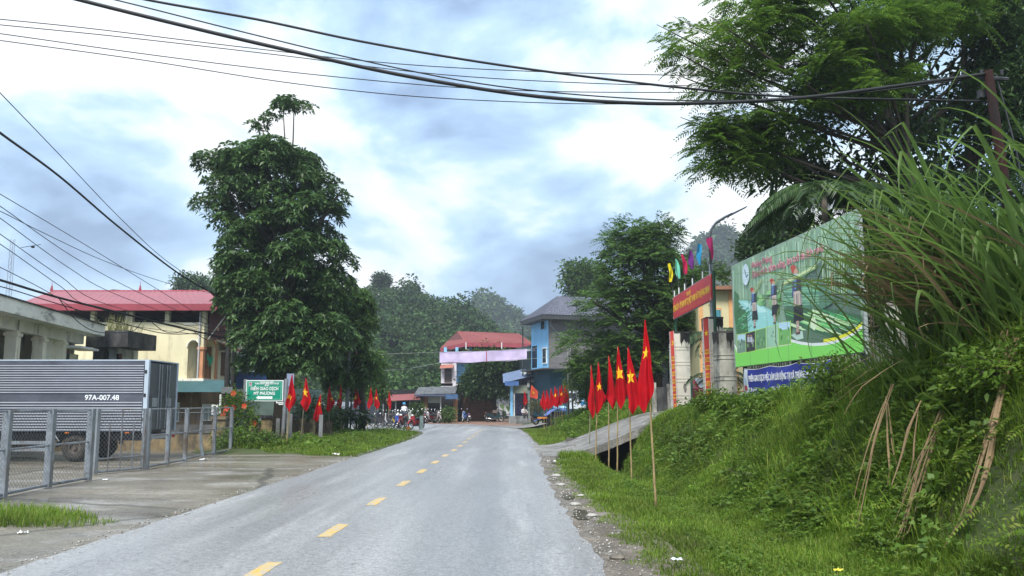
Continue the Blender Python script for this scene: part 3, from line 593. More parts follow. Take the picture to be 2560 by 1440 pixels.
tree('hilltop_tree', 'single tall tree standing up from the crest of the wooded hill', b, (b.x, 188, 33), [(688, 938, 968), (700, 930, 975), (715, 932, 974), (728, 936, 968)], 188, 16, 1.0, 1.5, .3, 700, simple, M_WOOD, .6, 41, k=5, L=.7, W=.4)
b = Vector((PX(480, 120), 120, .0))
tree('distant_tree', 'hazy tree showing over the right end of the long red roof', b, (b.x, 120, 18), [(692, 455, 500), (710, 435, 530), (730, 440, 545), (760, 470, 550)], 120, 20, 1.3, 2.0, .3, 900, simple, M_WOOD, .6, 43, k=5, L=.6, W=.3)
# the tall trees behind the right fence
b = Vector((10.6, 19.5, 2.2))
rows = [(-60, 1860, 2480), (0, 1800, 2500), (40, 1800, 2480), (90, 1690, 2400), (130, 1655, 2330), (170, 1655, 2300), (210, 1690, 2300), (250, 1745, 2300), (300, 1725, 2250), (350, 1750, 2100), (390, 1735, 1960), (430, 1730, 1900), (460, 1735, 1850)]
tree('leucaena_tree', 'tall spreading tree with fine feathery foliage overhanging the billboard', b, (10.4, 19.6, 12.5), rows, 19.5, 110, .38, .8, .13, 3300, fea, M_L2, .55, 53, bark=M_BARK, nlimb=30, k=10, L=.66, l=.21, w=.042, droop=.5, flat=.42)
b = Vector((11.2, 22, 2.3))
rows = [(-80, 2150, 2620), (60, 2080, 2640), (160, 2040, 2640), (230, 2000, 2640), (300, 1960, 2600), (370, 1880, 2560), (430, 1850, 2520), (490, 1850, 2480), (540, 1900, 2420), (590, 1880, 2400)]
tree('broadleaf_tree', 'tall dark broad leaved tree behind the feathery one', b, (11.5, 22.3, 14), rows, 22, 62, .5, .95, .17, 2900, simple, M_L3, .5, 59, bark=M_BARKL, nlimb=26, k=4, L=.30, W=.13, droop=.35)
b = Vector((13.2, 21.5, 2.3))
rows = [(-40, 2420, 2540), (60, 2410, 2570), (180, 2400, 2640), (300, 2390, 2680), (420, 2370, 2720), (540, 2350, 2760), (660, 2300, 2760), (760, 2240, 2720)]
tree('cypress_tree', 'dark dense evergreen at the far right behind the rusty pole', b, (13.4, 21.5, 13), rows, 21, 70, .55, .95, .16, 9000, simple, M_L3, .5, 61, nlimb=20, k=4, L=.2, W=.055, droop=.1)
b = Vector((14.4, 34, 2.)) ; rows = [(545, 1890, 1960), (590, 1850, 2010), (640, 1835, 2080), (700, 1850, 2140), (760, 1900, 2240), (820, 1950, 2330)]
tree('compound_tree', 'shadowy tree behind the upper left corner of the billboard', b, (14.4, 34, 8.5), rows, 34, 40, .7, 1.3, .16, 3200, simple, M_L3, .5, 67, k=5, L=.28, W=.13)
b = Vector((11.6, 17.5, 2.3)); rows = [(520, 2200, 2560), (600, 2160, 2640), (700, 2150, 2680), (800, 2160, 2680), (880, 2170, 2680)]
tree('hedge_tree', 'dark leafy tree behind the tall grass clump', b, (11.6, 17.5, 6.2), rows, 17.5, 40, .45, .8, .1, 3600, simple, M_L3, .4, 71, k=5, L=.17, W=.085)
# areca palms
M_PALM = leafmat('palm_leaflets', [(.021, .049, .017), (.034, .073, .022), (.055, .101, .029)], .2, .45, .4)
def palm(label, base, h, n, Lf, seed, k=26, lf=.42):
    t = thing('palm_tree', label, 'palm tree', base, 0, 'palms behind the billboard and gate'); g = np.random.default_rng(seed)
    MB().tube([(0, 0, 0), (.06, .03, h * .5), (0, 0, h)], [.11, .09, .075], 8).build('trunk', M_BARKL, t, True)
    for i in range(n):
        az = i * 2.4 + g.uniform(-.2, .2); up = g.uniform(.25, 1.2); L = Lf * g.uniform(.8, 1.1); d = np.array([math.cos(az), math.sin(az), 0]); s = np.array([-d[1], d[0], 0])
        f = lambda q: np.array([0, 0, h]) + d * L * (.85 * q) + np.array([0, 0, 1.]) * L * (up * q * .62 - q * q * (.45 + .35 * up))
        mb = MB(); mb.tube([f(q) for q in (0, .25, .5, .75, 1)], [.022, .018, .013, .009, .004], 4)
        C, D, ls = [], [], []
        for j in range(k):
            q = .16 + .84 * j / k; tan = f(min(1, q + .03)) - f(q - .03); tan = tan / np.linalg.norm(tan)
            for sg in (1, -1): C.append(f(q)); D.append(s * sg + tan * .75 + np.array([0, 0, -.25])); ls.append(lf * math.sin(math.pi * (.12 + .8 * q)) + .1)
        V, F = leaves(np.array(C), np.array(D), np.array(ls), np.full(len(C), .045), .28); o = len(mb.v)
        mb.add(V, F); mb.build('frond', M_PALM, t)
    return t
palm('palm with long drooping fronds against the sky above the billboard', (7.7, 18.3, 1.6), 5.2, 24, 2.2, 1, 30, .5)
palm('palm with fronds showing between the two white gate pillars', (8.4, 31.0, 1.8), 2.6, 13, 2.3, 2)
palm('shorter palm behind the middle of the billboard', (10.6, 20.0, 2.0), 3.9, 12, 2.4, 3)
palm('small low palm beside the green gate leaf', (7.2, 26.6, 1.7), .9, 9, 1.3, 4, 18, .3)
# tall cane grass on the bank
M_CANE = leafmat('cane_leaves', [(.075, .145, .030), (.115, .20, .042), (.165, .245, .070)], .44, .42, .45)
M_DRY = leafmat('dry_cane_leaves', [(.12, .075, .04), (.22, .15, .085), (.36, .28, .175)], .25, .8, .2)
def arch(base, az, L, W, el, bend, tip=1.0, n=10, kink=None):
    """one strap leaf: starts at elevation el, bends over by `bend` radians along its length, V-folded"""
    base = np.asarray(base, float); h = np.array([math.cos(az), math.sin(az), 0]); s = np.array([-h[1], h[0], 0]); p = base.copy(); V = []; a = el
    for i in range(n + 1):
        q = i / n; w = W * min(1, .55 + 1.6 * q) * max(.02, 1 - q ** 2.6)
        t = h * math.cos(a) + np.array([0, 0, math.sin(a)]); nn = np.cross(s, t)
        V += [p - s * w * .5 + nn * w * -.18, p + nn * w * .12, p + s * w * .5 + nn * w * -.18]
        p = p + t * L / n; a -= bend * (2.4 * q ** 1.6) / n
        if kink and abs(q - kink) < .5 / n: a -= 1.5
    return V, [(3 * i + j, 3 * i + j + 1, 3 * i + 4 + j, 3 * i + 3 + j) for i in range(n) for j in (0, 1)]
def cane_clump():
    base = Vector((5.95, 10.1, H1(5.95, 10.1))); t = thing('cane_grass_clump', 'big clump of tall arching cane grass with dry brown leaves on the bank', 'grass clump', base)
    g = random.Random(5); few = MB()
    for i in range(270):
        bx_ = g.gauss(.3, .5); by = g.gauss(-.4, 1.05); p = (bx_, by, H1(base.x + bx_, base.y + by) - base.z + g.uniform(0, .7))
        az = math.pi + g.gauss(-.25, .5) if g.random() < .86 else g.uniform(0, 6.28)
        V, F = arch(p, az, g.uniform(1.7, 3.3), g.uniform(.045, .095), g.triangular(.4, 1.5, 1.0), g.uniform(.9, 2.5), n=13, kink=g.choice([None, .58, .68, .78]))
        if i < 200: m = MB(); m.add(V, F); m.build('leaf', M_CANE, t, True)
        else: few.add(V, F)
    for i in range(14):                                            # the upright shoot
        V, F = arch((g.uniform(-.1, .2), g.uniform(-.3, .2), g.uniform(.4, 1.3)), math.pi + g.gauss(-.1, .3), g.uniform(2.2, 3.0), g.uniform(.07, .11), g.uniform(.8, 1.35), g.uniform(.2, .9), n=12, kink=g.choice([None, .8, .75])); m = MB(); m.add(V, F); m.build('leaf', M_CANE, t, True)
    for i in range(150):
        bx_ = g.gauss(-.1, .3); by = g.gauss(0, .7); p = (bx_, by, H1(base.x + bx_, base.y + by) - base.z + .15); V, F = arch(p, g.uniform(2.2, 4.4), g.uniform(.6, 1.5), g.uniform(.02, .04), g.uniform(.5, 1.3), g.uniform(1.2, 3), n=8); few.add(V, F)
    stuff(few.build('leaf_mass', M_CANE, t, True))
    for i in range(64):
        bx_ = g.gauss(-.1, .3); by = g.gauss(-.45, .7); z0 = g.uniform(.2, 1.0); V, F = arch((bx_, by, z0), math.pi + g.gauss(0, .35), g.uniform(1.1, 2.3), g.uniform(.03, .06), g.uniform(.1, .75), g.uniform(.5, 1.8), n=10, kink=g.choice([None, None, .65, .8])); m = MB(); m.add(V, F); m.build('dry_leaf', M_DRY, t)
    # the long dead leaves hanging down the bank in bunches
    for (u, v, d, du, dv, n, L) in ((2240, 960, 9.6, -85, 270, 3, 1.5), (2360, 1030, 8.9, -110, 330, 7, 1.6), (2550, 1030, 8.3, -150, 390, 6, 1.75), (2215, 1000, 9.9, 15, 330, 2, 1.1), (2520, 850, 8.9, -20, 170, 6, .9), (2300, 1010, 9.0, -60, 190, 2, 1.0), (2260, 900, 9.6, -160, 60, 4, 1.0)):
        for i in range(n):
            a = P(u + g.gauss(0, 6), v + g.gauss(0, 16), d - .12); b = P(u + du + g.gauss(0, 15), v + dv + g.gauss(0, 55), d - .85); mid = a.lerp(b, .5) + Vector((g.uniform(-.03, .03) - .05, -.06, g.uniform(-.02, .06)))
            w = g.choice([.006, .009, .012, .018]); vs = []
            for q in range(9):
                f = q / 8; kn = Vector((b.x + (a.x - b.x) * .22, b.y, b.z + (a.z - b.z) * .42)) if i % 2 else mid; c = a.lerp(kn, f / .62) if f < .62 else kn.lerp(b, (f - .62) / .38); c += Vector((0, 0, .05 * math.sin(3.14 * f))); c.z = max(c.z, H1(c.x, c.y) + .20 + .03 * (i % 3)); c.x += .012 * math.sin(q * 1.3 + i) * f; ww = w * (.5 + f if f < .5 else 1.15 - .95 * (f - .5) * 2 * .9); c -= base; vs += [c + Vector((-ww, 0, -ww * .2)), c + Vector((0, -ww * .5, .0)), c + Vector((ww, 0, ww * .2))]
            m = MB(); m.add(vs, [(3 * q + j, 3 * q + j + 1, 3 * q + 4 + j, 3 * q + 3 + j) for q in range(8) for j in (0, 1)]); m.build('dry_leaf', M_DRY, t)
cane_clump()
# shrubs along the bank top and by the gate
def shrub(name, label, base, r, h, n, L, W, material, seed, flowers=None, sprigs=0, group=None):
    t = thing(name, label, 'shrub', base, 0, group); g = np.random.default_rng(seed); p = unit(g.normal(size=(n, 3))) * (g.random((n, 1)) ** .4) * np.array([r, r, h * .5]) + np.array([0, 0, h * .55])
    V, F = simple(p, unit(p - np.array([0, 0, h * .3])), 3, L, W, .25, seed); npmesh('foliage', V, [F], material, t)
    m = MB(); k = random.Random(seed)
    for i in range(9): m.tube([(k.uniform(-.1, .1) * r, k.uniform(-.1, .1) * r, -.1), (k.uniform(-.5, .5) * r, k.uniform(-.5, .5) * r, h * .5), (k.uniform(-.9, .9) * r, k.uniform(-.9, .9) * r, h * k.uniform(.7, 1.05))], [.015, .01, .005], 5)
    m.build('stems', M_BARK, t)
    if flowers:
        for i in range(flowers[1]):
            f = MB(); c = Vector(p[int(k.random() * n)]); c.y -= .12; s = flowers[2]
            for q in range(5): a = q * 1.2566; f.add([c, c + Vector((math.cos(a - .5) * s, -.02, math.sin(a - .5) * s)), c + Vector((math.cos(a) * s * 1.25, -.03, math.sin(a) * s * 1.25)), c + Vector((math.cos(a + .5) * s, -.02, math.sin(a + .5) * s))], [(0, 1, 2, 3)])
            f.build('flower', flowers[0], t)
    return t
def gp(x, y): return (x, y, H1(x, y) - .04)
shrub('gate_shrub', 'leafy shrub at the foot of the gate pillar with the stained top', gp(5.5, 21.0), .5, .6, 320, .12, .055, M_WEED, 81)
shrub('gate_shrub', 'broad leaved bush growing between the two gate banners', gp(6.0, 25.3), .4, .75, 240, .16, .085, M_L5, 82)
shrub('bank_shrub', 'shrub with pale leaves in front of the lower end of the blue banner', gp(5.5, 18.8), .5, .42, 300, .13, .06, M_WEED, 83)
shrub('bank_shrub', 'bush below the middle of the blue banner', gp(5.45, 16.9), .45, .38, 280, .11, .055, M_WEED, 84)
shrub('gate_shrub', 'low bush at the foot of the white gate pillar near the driveway', gp(5.4, 27.0), .4, .35, 160, .12, .06, M_WEED, 85)
shrub('bank_shrub', 'dark broad leaved creeper bush at the bottom right under the dry leaves', gp(5.2, 8.2), .5, .5, 320, .09, .05, M_WEED, 86)
shrub('ditch_shrub', 'low leafy plant on the bank foot beside the nearest flag pole', gp(4.2, 13.6), .4, .38, 260, .085, .045, M_WEED, 87)
shrub('bank_shrub', 'bush on the upper bank left of the cane grass', gp(5.6, 13.2), .5, .7, 360, .10, .05, M_WEED, 88)
M_HIB = mat('hibiscus_petals', (.62, .07, .03), .6, .1)
shrub('hibiscus_shrub', 'shrub with orange red flowers beside the green sign post', (PX(597, 30), 30, 0), .7, 2.2, 620, .13, .075, M_WEED, 89, (M_HIB, 9, .10))
shrub('corner_shrub', 'dense low shrub at the end of the chain link fence', (-10.1, 27.8, 0), .7, .8, 420, .13, .06, M_WEED, 90)
shrub('fence_shrub', 'bush below the green sign at the concrete edge', (-9.0, 27.6, .05), .7, .6, 380, .12, .06, M_L5, 91)
shrub('shop_shrub', 'round green shrub before the brick pillar of the grey roofed shop', (PX(1123, 66), 66, 0), .7, 1.3, 320, .2, .1, M_L4, 92)
shrub('shed_shrub', 'leafy shrub between the red shed and the grey roofed shop', (PX(1042, 68.5), 68.5, 0), .8, 1.9, 320, .22, .1, M_L4, 93)
shrub('ramp_shrub', 'olive brown shrub on the slope beside the blue house', (PX(1345, 60), 60, 1.0), .8, .9, 300, .16, .07, leafmat('olive_leaves', [(.07, .085, .03), (.12, .12, .05)], .3), 94)
shrub('corner_bush', 'bush at the tip of the lawn by the parked motorbikes', (-10.6, 45.0, .1), .7, .6, 260, .2, .1, M_L5, 95)
shrub('climber', 'dark climbing shrub against the wall left of the parked bikes', (PX(790, 40), 40, 0), 1.3, 2.0, 600, .22, .09, M_L4, 96)
# big leaved plants behind the left flags
M_TARO = leafmat('taro_leaves', [(.024, .060, .018), (.040, .090, .026), (.060, .120, .040)], .25, .35, .5)
def taro(label, x, y, n, s, seed):
    t = thing('taro_plant', label, 'plant', (x, y, H1(x, y)), 0, 'large leaved plants behind the left flags'); g = random.Random(seed)
    st = MB()
    for i in range(n):
        az = g.uniform(0, 6.28); r = g.uniform(.1, .75) * s; h = g.uniform(.45, 1.15) * s; c = Vector((math.cos(az) * r, math.sin(az) * r * .7, h)); st.tube([(0, 0, 0), (c.x * .5, c.y * .5, h * .8), c], [.02, .015, .01], 4)
        L = g.uniform(.35, .6) * s; d = Vector((math.cos(az), math.sin(az), g.uniform(-.9, .1))).normalized(); sd = Vector((-d.y, d.x, 0)).normalized(); nn = sd.cross(d)
        pr = [(-.25, .0), (-.32, .22), (0, .36), (.4, .26), (.8, .0)]; vs = [c + d * a * L + sd * b_ * L - nn * abs(b_) * L * .3 for a, b_ in pr] + [c + d * a * L - sd * b_ * L - nn * abs(b_) * L * .3 for a, b_ in pr[1:4]]
        m = MB(); m.add(vs, [(0, 1, 2), (0, 2, 3), (0, 3, 4), (0, 4, 7), (0, 7, 6), (0, 6, 5)]); m.build('leaf', M_TARO, t, True)
    st.build('stems', M_CANE, t)
taro('big leaved plant with broad dark leaves behind the middle left flags', PX(850, 41), 41, 26, 1.1, 1)
taro('big leaved plant right of the grey utility pole behind the flags', PX(893, 42), 42, 26, 1.15, 2)
taro('smaller big leaved plant by the concrete fence post', PX(822, 40), 40, 14, .8, 3)
# ================================================================ left side
M_GALV = mat('galvanised_steel', (.30, .33, .36), .42, .18, 5, metal=.55, dirt=(.16, .12, .09), damt=.35)
M_WIRE = mat('fence_wire', (.26, .27, .28), .5, .1, 5, metal=.4)
M_WHITE = mat('white_paint', (.74, .76, .76), .5, .06, 3)
M_BLACK = mat('black_rubber', (.022, .022, .022), .75, .25, 6)
M_DARK = mat('dark_part_interior_shade', (.018, .020, .024), .9, .2, 3)  # near-black colour paints the shade inside openings; also plain dark parts
M_STEELD = mat('dark_steel', (.055, .058, .065), .5, .2, 4, metal=.3)
M_CREAM = mat('cream_render', (.76, .70, .47), .85, .06, .8, dirt=(.55, .50, .34), damt=.3, bump=.1, bscale=30)
M_PALEW = mat('stained_white_render', (.80, .78, .68), .9, .1, 1.2, dirt=(.12, .12, .11), damt=.25, dscale=(1, 1, .35), dsc=1.3)
M_MOSS = mat('mossy_concrete', (.17, .17, .165), .95, .4, 1.6, dirt=(.035, .035, .036), damt=.95, dscale=(1, 1, .45), dsc=1.4, bump=.3)
M_REDROOF = mat('red_metal_roof', (.29, .072, .092), .45, .10, .7, dirt=(.23, .075, .09), damt=.4)
M_REDFASC = mat('red_fascia', (.30, .055, .075), .5, .12, 1)
M_ORANGE = mat('orange_trim', (.56, .27, .14), .8, .12, 3)
M_WOODB = mat('brown_wood', (.15, .075, .04), .6, .3, 5)
M_MAROON = mat('maroon_window_frame', (.12, .025, .03), .5, .2, 4)
M_GLASS = mat('window_glass', (.05, .065, .08), .06, .1, 2, spec=.9)
M_TEAL = mat('teal_metal_sheet', (.06, .145, .155), .45, .12, 1.5)
M_BROWNW = mat('brown_render', (.235, .145, .075), .9, .15, 1.4, dirt=(.11, .075, .045), damt=.5)
M_OCHRE = mat('ochre_render', (.40, .30, .155), .9, .18, 2.0, dirt=(.08, .065, .045), damt=.75, dscale=(1, 1, .5))
M_CONC = mat('grey_concrete', (.21, .22, .225), .85, .2, 3, dirt=(.10, .105, .10), damt=.5)

def corr(m, a, b, up, n, amp):
    """corrugated sheet between edges a->a+up and b->b+up, ridges running along up"""
    a, b, up = Vector(a), Vector(b), Vector(up); nn = (b - a).cross(up).normalized(); vs = []
    for i in range(2 * n + 1):
        p = a.lerp(b, i / (2 * n)) + nn * (amp if i % 2 else -amp); vs += [p, p + up]
    m.add(vs, [(2 * i, 2 * i + 2, 2 * i + 3, 2 * i + 1) for i in range(2 * n)]); return m

# ---------------- chain link fence and gate leaves
def fence_leaf(name, label, posts, top, tube_r, sub=0, mid=.55, cat='fence', dia=.1, bent=None):
    t = thing(name, label, cat, (posts[0][0], posts[0][1], 0), 0, 'chain link leaves along the yard'); o = Vector((posts[0][0], posts[0][1], 0))
    pv = [Vector((x, y, 0)) - o for x, y in posts]
    for i, p in enumerate(pv):
        m = MB(); d = (pv[min(i + 1, len(pv) - 1)] - pv[max(i - 1, 0)]).normalized(); rz = math.atan2(d.y, d.x)
        if bent == i: m.tube([p + Vector((.08, 0, .02)), p + Vector((.0, 0, .35)), p + Vector((-.03, 0, .8)), p + Vector((0, 0, top))], tube_r, 6)
        else: m.box((p.x, p.y, top / 2 + .02), (tube_r * 2, tube_r * 2, top), rz)
        m.build('post', M_GALV, t)
    for z, nm in ((top, 'top_rail'), (top * mid, 'middle_rail'), (.07, 'bottom_rail')):
        m = MB()
        for a, b in zip(pv[:-1], pv[1:]): m.bar(a + Vector((0, 0, z)), b + Vector((0, 0, z)), .021 if z != .07 else .03, n=6)
        m.build(nm, M_GALV, t)
    if sub:
        for i in range(1, sub + 1):
            q = pv[0].lerp(pv[-1], i / (sub + 1)); h = (1.0, .78)[i % 2] * top; m = MB(); m.bar(q + Vector((0, 0, .1)), q + Vector((0, 0, h)), .017, n=6); m.build('stay', M_GALV, t)
    mw = MB()
    for a, b in zip(pv[:-1], pv[1:]):
        L = (b - a).length; d = (b - a) / L; z0, z1 = .1, top - .03; H = z1 - z0; k = -int(H / dia) - 1; nn = Vector((-d.y, d.x, 0)) * .0026
        while k * dia < L:
            for sg in (1, -1):
                s0 = k * dia; e0 = s0 + H; a0, a1 = max(0, s0), min(L, e0)
                if a1 > a0:
                    zz = [z0 + (q - s0) if sg > 0 else z1 - (q - s0) for q in (a0, a1)]
                    p, q = a + d * a0 + Vector((0, 0, zz[0])), a + d * a1 + Vector((0, 0, zz[1])); w = Vector((0, 0, .0055)); n2 = nn * sg
                    mw.add([p - w + n2, p + w + n2, q + w + n2, q - w + n2], [(0, 1, 2, 3)])
            k += 1
    stuff(mw.build('wire_mesh', M_WIRE, t))
    return t
A = [G(-260, 1310), G(5, 1245), G(118, 1221), G(219, 1203)]; A = [(p.x, p.y) for p in A]
fence_leaf('gate_leaf', 'nearest chain link gate leaf with thick grey square posts', A, 1.56, .062, cat='gate', dia=.105)
A = [G(236, 1188), G(357, 1176)]; A = [(p.x, p.y) for p in A]
fence_leaf('gate_leaf', 'middle chain link gate leaf with thin upright stays before the truck wheel', A, 1.55, .045, 3, cat='gate', mid=.24, dia=.11)
A = [G(366, 1174), G(417, 1164), G(462, 1155), G(501, 1144), G(534, 1138), G(576, 1130)]; A = [(p.x, p.y) for p in A]
fence_leaf('chain_link_fence', 'far chain link fence run with one bent post', A, 1.55, .05, dia=.12, bent=3)

# ---------------- truck
def truck():
    y0, xr = 22.3, PX(369, 22.3); z1, z0 = PZ(902, 22.3), PZ(1079, 22.3); L = 6.4; W = 1.95
    t = thing('box_truck', 'parked silver truck with a corrugated steel cargo box', 'truck', (xr, y0 + W / 2, 0)); o = t.location
    M_CORR = mat('panel_steel_painted_reflection', (.15, .155, .185), .28, .3, .9, metal=.6)  # panel colour darkened to stand for its reflection of dark surroundings
    M_FRAME = mat('truck_frame_paint', (.42, .50, .58), .4, .1, 3)
    m = MB(); zs = []
    lo = PZ(1004, 22.3); hi = PZ(985, 22.3); zs.append((z1, .0)); zs.append((z1 - .12, .0))
    n1 = 12; 
    for i in range(n1):
        a = z1 - .12 - (z1 - .12 - hi) * i / n1; s = (z1 - .12 - hi) / n1; zs += [(a - s * .18, .028), (a - s * .38, .028), (a - s * .58, 0), (a - s, 0)]
    zs += [(lo, 0)]; n2 = 11
    for i in range(n2):
        s = (lo - z0) / n2; a = lo - s * i; zs += [(a - s * .18, .028), (a - s * .38, .028), (a - s * .58, 0), (a - s, 0)]
    vs = []
    for z, q in zs: vs += [(xr - L, y0 - q, z), (xr - .13, y0 - q, z)]
    m.add(vs, [(2 * i, 2 * i + 2, 2 * i + 3, 2 * i + 1) for i in range(len(zs) - 1)]); m.build('side_panel', M_CORR, t, w=True)
    M_RIB = mat('rib_steel_painted_reflection', (.58, .59, .63), .3, .08, 2, metal=.5)  # same steel as the panel, coloured brighter for the reflected sky
    for i in range(n1 + n2):
        s, a = ((z1 - .12 - hi) / n1, z1 - .12 - (z1 - .12 - hi) * i / n1) if i < n1 else ((lo - z0) / n2, lo - (lo - z0) * (i - n1) / n2)
        m = MB(); m.bx(xr - L, xr - .14, y0 - .036, y0 - .0285, a - s * .52, a - s * .16); m.build('rib', M_RIB, t, w=True)
    m = MB(); m.bx(xr - L, xr - .14, y0 + .03, y0 + W - .03, z0 + .01, z1 - .01); m.build('cargo_box', M_STEELD, t, w=True)
    m = MB(); m.bx(xr - L, xr + .005, y0 - .01, y0 + W, z1 - .0, z1 + .035); m.build('roof_edge', M_FRAME, t, w=True)
    for y in (y0 + .03, y0 + W - .03):
        m = MB(); m.bx(xr - .12, xr, y - .05, y + .05, z0 - .04, z1); m.build('corner_post', M_FRAME, t, w=True)
    M_DOOR = mat('truck_door_steel', (.115, .135, .14), .4, .15, 2, metal=.4)
    for k in (0, 1):
        a = y0 + .10 + k * (W / 2 - .09); b = a + W / 2 - .11; m = MB(); m.bx(xr - .06, xr - .01, a, b, z0 + .05, z1 - .05)
        d = m.build('rear_door', M_DOOR, t, w=True)
        for q in (.62, .82) if k == 0 else (.18, .38):
            r = MB(); r.bar((xr + .02, a + (b - a) * q, z0 + .06), (xr + .02, a + (b - a) * q, z1 - .08), .016, n=6); r.build('lock_rod', M_GALV, d, w=True)
        r = MB(); r.bx(xr - .008, xr + .004, a + .2, a + .55, z0 + .72, z0 + .98); r.build('plate', mat('worn_label', (.3, .33, .34), .6, .3, 20), d, w=True)
        r = MB(); r.bx(xr - .008, xr + .012, a + .02, b - .02, z0 + 1.0, z0 + 1.05); r.build('hinge_strap', M_DOOR, d, w=True)
    for z in (z1 - .32, z0 + 1.05, z0 + .35):
        m = MB(); m.bx(xr - .11, xr - .05, y0 - .035, y0 - .018, z - .05, z + .05); m.build('hinge', M_BLACK, t, w=True)
    m = MB(); m.bx(xr - 7.6, xr - .1, y0 + .45, y0 + .6, z0 - .28, z0 - .06); m.bx(xr - 7.6, xr - .1, y0 + W - .6, y0 + W - .45, z0 - .28, z0 - .06)
    for i in range(9): m.bx(xr - .5 - i * .75, xr - .42 - i * .75, y0 + .05, y0 + W - .05, z0 - .07, z0 + .0)
    m.build('chassis', M_STEELD, t, w=True)
    m = MB(); m.bx(xr - .12, xr + .02, y0 + .04, y0 + W - .04, z0 - .24, z0 - .1); m.build('rear_bumper', mat('bumper_paint', (.45, .46, .47), .5, .2, 4), t, w=True)
    for y in (y0 + .18, y0 + W - .2):
        m = MB(); m.bx(xr + .02, xr + .04, y - .09, y + .09, z0 - .23, z0 - .12); m.build('tail_light', mat('tail_light_red', (.4, .02, .02), .3, .1), t, w=True)
    for x in (xr - .55, xr - 2.3): m = MB(); m.bx(x - .06, x + .06, y0 + .0, y0 + .03, z0 - .05, z0 - .015); m.build('side_marker', mat('amber_lens', (.6, .16, .02), .3, .1), t, w=True)
    wx = PX(193, 22.4)
    for (x, yy) in ((wx, y0 + .20), (wx, y0 + W - .2), (wx - 3.9, y0 + .2), (wx - 3.9, y0 + W - .2)):
        c = (x, yy, .41); m = MB(); m.ring(c, (0, 1, 0), .285, .125, 28, 10, 1.0); tyre = m.build('wheel', mat('tyre_dusty', (.045, .040, .035), .9, .35, 8), t, True, True)
        m = MB(); m.ring((x, yy - .06, .41), (0, 1, 0), .17, .03, 20, 6); m.bar((x, yy - .03, .41), (x, yy + .03, .41), .17, n=20); m.bar((x, yy - .1, .41), (x, yy, .41), .06, n=10); m.build('rim', mat('wheel_rim', (.12, .10, .085), .7, .3, 6), tyre, w=True)
        m = MB(); m.grid(lambda a, b: (x + .52 * math.cos(math.pi * a), yy - .14 + .28 * b, .44 + .46 * math.sin(math.pi * a)), 12, 1); m.build('mudguard', M_STEELD, t, w=True)
    for z in (z0 - .32, z0 - .52):
        m = MB(); m.bx(xr - 4.6, wx - .62, y0 + .03, y0 + .07, z - .05, z + .05); m.build('side_guard', M_GALV, t, w=True)
    for s in (-1, 1):
        m = MB(); m.bar((wx + s * .62, y0 + .05, z0 - .02), (wx + s * .42, y0 + .05, z0 - .28), .02, n=6); m.build('stay', M_GALV, t, w=True)
    m = MB(); m.bx(wx + .62, wx + .66, y0 + .05, y0 + .5, .25, z0 - .05); m.build('mud_flap', M_BLACK, t, w=True)
    m = MB(); m.bx(xr - 8.6, xr - L - .15, y0 + .1, y0 + W - .1, .5, 2.2); m.bx(xr - 8.9, xr - 8.6, y0 + .1, y0 + W - .1, .5, 1.5); m.build('cab', mat('cab_paint', (.12, .2, .36), .35, .1), t, w=True)
    zc = (lo + hi) / 2; xm = (PX(212, 22.3) + PX(298, 22.3)) / 2
    wd = PX(298, 22.3) - PX(212, 22.3)
    text('97A-007.48', .21, mat('navy_print', (.03, .05, .12), .5, .1), t, (xm - o.x, y0 - .006 - o.y, zc - o.z), (R(90), 0, 0), wd * 1.02, 'registration_number', .018)
    text('97A-007.48', .21, M_WHITE, t, (xm - o.x, y0 - .0115 - o.y, zc - o.z), (R(90), 0, 0), wd, 'registration_number', .006)
truck()

